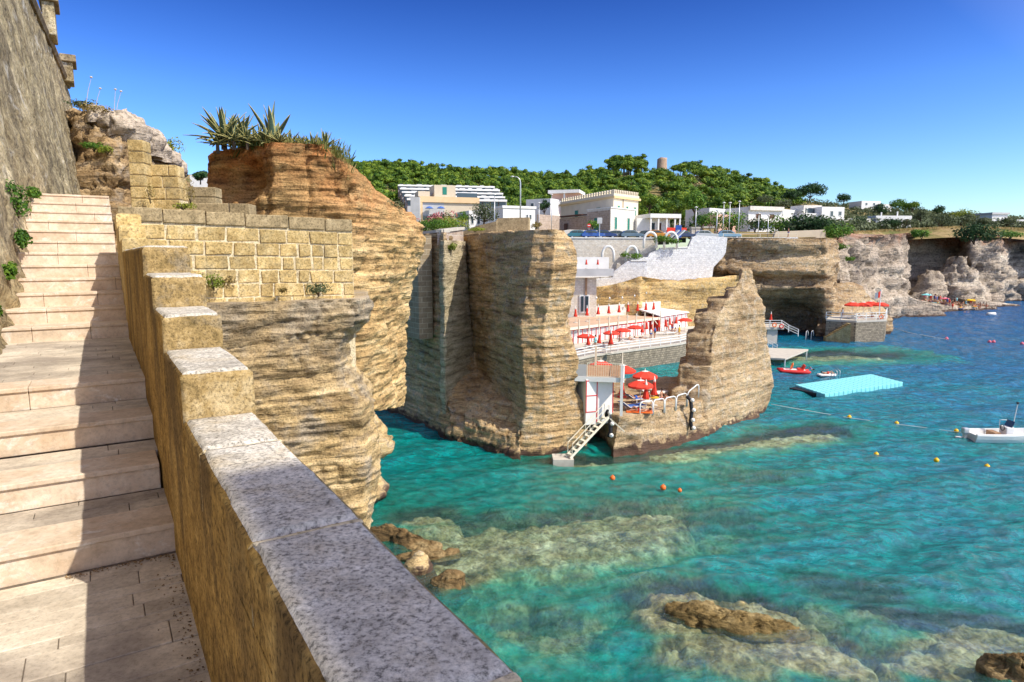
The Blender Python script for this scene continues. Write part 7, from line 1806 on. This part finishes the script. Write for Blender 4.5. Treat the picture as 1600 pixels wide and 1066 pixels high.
# white motor boat, bow to the right
c0 = W(1512, 690, 0); boat = empty("motor_boat", (c0[0]+.3, c0[1]+.3, 0), "open white motor boat with an outboard engine at the right edge", "boat", rz=-0.06)
st_ = [(0, .95, .72, 0), (1.2, 1.0, .72, 0), (2.6, 1.0, .74, 0), (3.8, .92, .80, 0), (4.8, .70, .88, .04), (5.5, .36, .98, .12), (5.95, .03, 1.08, .3)]
Vv = []; Ff = []; 
for x, w, hh, kz in st_:
    for y, z in ((-w*.97, hh), (-w, hh-.12), (-w*.93, hh*.45), (-w*.80, .05+kz), (0, -.22+kz), (w*.80, .05+kz), (w*.93, hh*.45), (w, hh-.12), (w*.97, hh), (w*.82, hh), (w*.78, .30+kz*.5), (0, .28+kz*.5), (-w*.78, .30+kz*.5), (-w*.82, hh)): Vv.append((x, y, z))
k14 = 14
for i in range(len(st_)-1):
    for q in range(k14): Ff.append((i*k14+q, i*k14+(q+1) % k14, (i+1)*k14+(q+1) % k14, (i+1)*k14+q))
Ff.append(tuple(range(k14))); Ff.append(tuple((len(st_)-1)*k14+q for q in range(k14-1, -1, -1)))
m = MB(); m.add(Vv, Ff); m.build("hull", MAT["white_paint"], boat)
m = MB(); m.box(.0, .12, -.78, .78, .3, .62); m.box(.15, .7, -.75, .75, .35, .6); m.build("stern_bench", MAT["white_wall"], boat, bevel=.03)
m = MB(); m.box(2.4, 3.0, -.42, .42, .3, 1.15); m.build("console", MAT["white_paint"], boat, bevel=.06)
m = MB(); m.prism([(2.75, -.42, 1.15), (2.95, -.42, 1.6), (2.98, -.42, 1.6), (2.80, -.42, 1.15)], (0, .84, 0)); m.build("windscreen", MAT["glass"], boat)
m = MB(); m.tube([(2.36, .22*math.cos(t), 1.05+.22*math.sin(t)) for t in np.linspace(0, 2*math.pi, 14)], .025, 6); m.build("steering_wheel", MAT["black_rubber"], boat)
m = MB(); m.box(1.5, 2.0, -.5, .5, .3, .75); m.build("seat", MAT["timber"], boat, bevel=.04)
m = MB(); m.tube([(3.1, 0, 1.1), (3.3, 0, 2.9)], .03, 6); m.tube([(2.4, .4, 1.1), (2.4, .4, 1.55), (2.9, .4, 1.55)], .025, 6); m.build("mast", MAT["white_paint"], boat)
m = MB(); m.ball((3.3, 0, 2.95), .1, 8); m.build("mast_light", MAT["black_rubber"], boat)
m = MB(); m.box(-.55, -.1, -.2, .2, .55, 1.0); mo = m.build("outboard_engine", MAT["metal"], boat, bevel=.08); m = MB(); m.box(-.4, -.2, -.08, .08, -.5, .56); m.build("leg", MAT["metal"], mo)
m = MB(); m.box(-.7, 0, .3, .62, .05, .16); m.build("swim_step", MAT["white_paint"], boat, bevel=.03)
# stone platform with parasols and a flag
pz = Zp(499, 108)
pp = [G(1291, 108, pz), G(1338, 105.5, pz), G(1384, 107.5, pz), G(1386, 116, pz), G(1300, 119, pz)]
e = empty("stone_platform", pp[0], "rough stone block platform built out into the sea below the cave", "platform"); b = Vector(pp[0]); m = MB(); m.prism([tuple(Vector(q)-b-Vector((0, 0, .3))) for q in pp], (0, 0, -pz-1.5)); m.build("stone_base", MAT["sea_wall"], e)
m = MB(); m.prism([tuple((Vector(q)-b)*1.015) for q in pp], (0, 0, -.295)); m.build("floor_slab", MAT["concrete"], e)
m = MB(); f0 = Vector(G(1291, 106.8, .5))-b; f1 = Vector(G(1330, 104.3, pz-.4))-b
for k in range(12):
    a = f0+(f1-f0)*(k/12); c = f0+(f1-f0)*((k+1)/12); m.prism([(a.x, a.y, -pz-1), (c.x, c.y, -pz-1), (c.x, c.y, c.z), (a.x, a.y, c.z)], (0.3, 1.6, 0))
m.build("stair_flight", MAT["block"], e)
railing("platform_railing", "white railing around the stone platform with the flag", [tuple(Vector(q)+Vector((0, .1, 0))) for q in pp[:4]], 1.2, (.4, .8, 1.2), 2.4, w=.10)
for k, (px, d) in enumerate(((1331, 110), (1348, 109.5), (1359, 112), (1374, 110))): KO.put(G(px, d, pz), f"open red parasol on the stone platform, {['leftmost', 'second', 'third', 'rightmost'][k]} of four", "parasol", "open parasols on the stone platform", rz=k, scale=(1.35, 1.35, 1.25))
e = empty("flag_pole", G(1373, 107.6, pz), "white flag pole with a small red and white flag", "flag"); m = MB(); m.tube([(0, 0, 0), (0, 0, 5.0)], .07, 7); m.build("pole", MAT["white_paint"], e)
def flagpart(x0, x1, mat, nm): 
    m = MB(); n = 6
    for i in range(n):
        a, b_ = x0+(x1-x0)*i/n, x0+(x1-x0)*(i+1)/n; za, zb = -.35*abs(a), -.35*abs(b_); ya, yb_ = .12*math.sin(5*a), .12*math.sin(5*b_)
        m.prism([(a, ya, 3.7+za), (b_, yb_, 3.7+zb), (b_, yb_, 4.7+zb), (a, ya, 4.7+za)], (0, .02, 0))
    m.build(nm, mat, e)
flagpart(-.05, -.45, MAT["red_cloth"], "red_field"); flagpart(-.452, -.85, MAT["white_cloth"], "white_field")
m = MB(); q = G(1377, 107.2, pz+.5); m.tube([(.3*math.cos(t), 0, .3*math.sin(t)) for t in np.linspace(0, 2*math.pi, 14)], .08, 6); o = m.build("life_ring", MAT["orange_plastic"], None, True); o.location = q; setp(o, "orange life ring hung on the platform railing below the flag", "life ring")
for k, px, d, rz, cl_, l in (("stand", 1316, 110, .4, {"shirt": CL["white"]}, "person in white standing on the stone platform"), ("sit", 1342, 109, 1.2, {}, "person sitting below the open parasols on the stone platform"), ("sit", 1362, 110, 2.2, {"swimwear": CL["red"]}, "person in red sitting on the stone platform right of the other")): KP[k].put(G(px, d, pz), l, "person", rz=rz, cloth=cl_)
for px, d, l in ((1329, 108.5, "white deck chair facing the sea on the stone platform, left one"), (1337, 108, "white deck chair facing the sea on the stone platform, right one")): KL.put(G(px, d, pz), l, "sun lounger", "sun loungers on the stone platform", rz=.5, scale=1.2, cloth={"seat": CL["white"], "backrest": CL["white"]})
# small jetty before the cave
jz = Zp(512, 104); jp = [G(1182, 104, jz), G(1225, 104, jz), G(1225, 110, jz), G(1182, 110, jz)]
m = MB(); m.prism([(q[0], q[1], q[2]) for q in jp], (0, 0, -.3)); m.prism([(q[0]*.0+X(p_, dd, 0), dd, jz-.302) for p_, dd in ((1198, 104.4), (1214, 104.4), (1214, 108), (1198, 108))], (0, 0, -jz-1))
setp(m.build("stone_jetty", MAT["concrete"]), "short stone jetty before the sea cave", "jetty")
railing("jetty_railing", "white railing on the short jetty before the sea cave", [G(1184, 104.2, jz), G(1221, 104.2, jz), G(1232, 104.5, jz-.8), G(1247, 104.5, jz-1.5)], 1.15, (.4, .78, 1.15), 1.9, w=.09)
for px, l in ((1192, "closed red parasol on the jetty before the cave, left one"), (1204, "closed red parasol on the jetty before the cave, right one")): KC.put(G(px, 107, jz), l, "parasol", "closed parasols on the jetty", scale=1.0)
m = MB(); q = Vector(W(1259, 528, .3))
for dx in (0, .9): m.tube([(dx, 0, -1.0), (dx, 0, .6), (dx+.1, .1, 1.1), (dx+.35, .2, 1.2), (dx+.5, .3, .9), (dx+.5, .3, .3)], .06, 6)
o = m.build("bathing_ladder", MAT["white_paint"], None, True); o.location = q; setp(o, "white hoop bathing ladder at the rock shelf below the cave", "ladder")
for px, py, l, rz in ((1210, 508, "orange life ring on the jetty railing", 0), (1221, 510, "red life ring at the end of the jetty railing", 1)):
    m = MB(); m.tube([(.3*math.cos(t), 0, .3*math.sin(t)) for t in np.linspace(0, 2*math.pi, 14)], .09, 6); o = m.build("life_ring", MAT["orange_plastic"] if rz == 0 else MAT["red_paint"], None, True); o.location = V(px, py, 103.9); setp(o, l, "life ring")
# crowd on the ledge: each bather a thing, with towels and parasols
rb = random.Random(77); n_b = 0
cols_ = ["red", "blue", "white", "pink", "black", "yellow", "turquoise"]
def on_top(name, x, y, z_hi=20.0):
    o_ = bpy.data.objects[name]; r_ = o_.ray_cast(Vector((x, y, z_hi)), Vector((0, 0, -1)))
    return r_[1].z if r_[0] else None
ledges = [o for o in COL.objects if o.name.startswith("bathers_ledge")]
for i in range(90):
    px = rb.uniform(1442, 1545); d = rb.uniform(165, 172) if px > 1465 else rb.uniform(165, 169); x = X(px, d, 2); z = on_top("bathers_ledge", x, d)
    if z is None or z < .1: continue
    k = rb.choice(["lie", "sit", "sit", "stand"]); c_ = rb.choice(cols_)
    e = KP[k].put((x, d, z), f"person in the crowd of bathers on the flat far ledge", "person", "bathers on the far ledge", rz=rb.uniform(0, 6.28), scale=1.15, cloth={"swimwear": CL[c_], **({"shirt": CL[c_]} if k == "stand" else {})})
    if k == "lie": towel((x, d, z-.02), rb.uniform(0, 3), CL[rb.choice(cols_)], "beach towel spread among the crowd of bathers on the far ledge", 1.3, 2.2); COL.objects[-1]["group"] = "towels on the far ledge"
for k, (px, d, mt, l) in enumerate(((1447, 166, "turquoise", "small turquoise parasol over the crowd of bathers, leftmost"), (1476, 167, "pink", "salmon parasol over the crowd of bathers"), (1516, 169, "yellow", "yellow parasol over the crowd of bathers"))):
    x = X(px, d, 2); z = on_top("bathers_ledge", x, d) or 1.5; KO.put((x, d, z), l, "parasol", "bathers' parasols on the far ledge", scale=(1.2, 1.2, .85), cloth={"canopy": CL[mt]})
for o in list(COL.objects):
    if "_L" in o: del o["_L"]
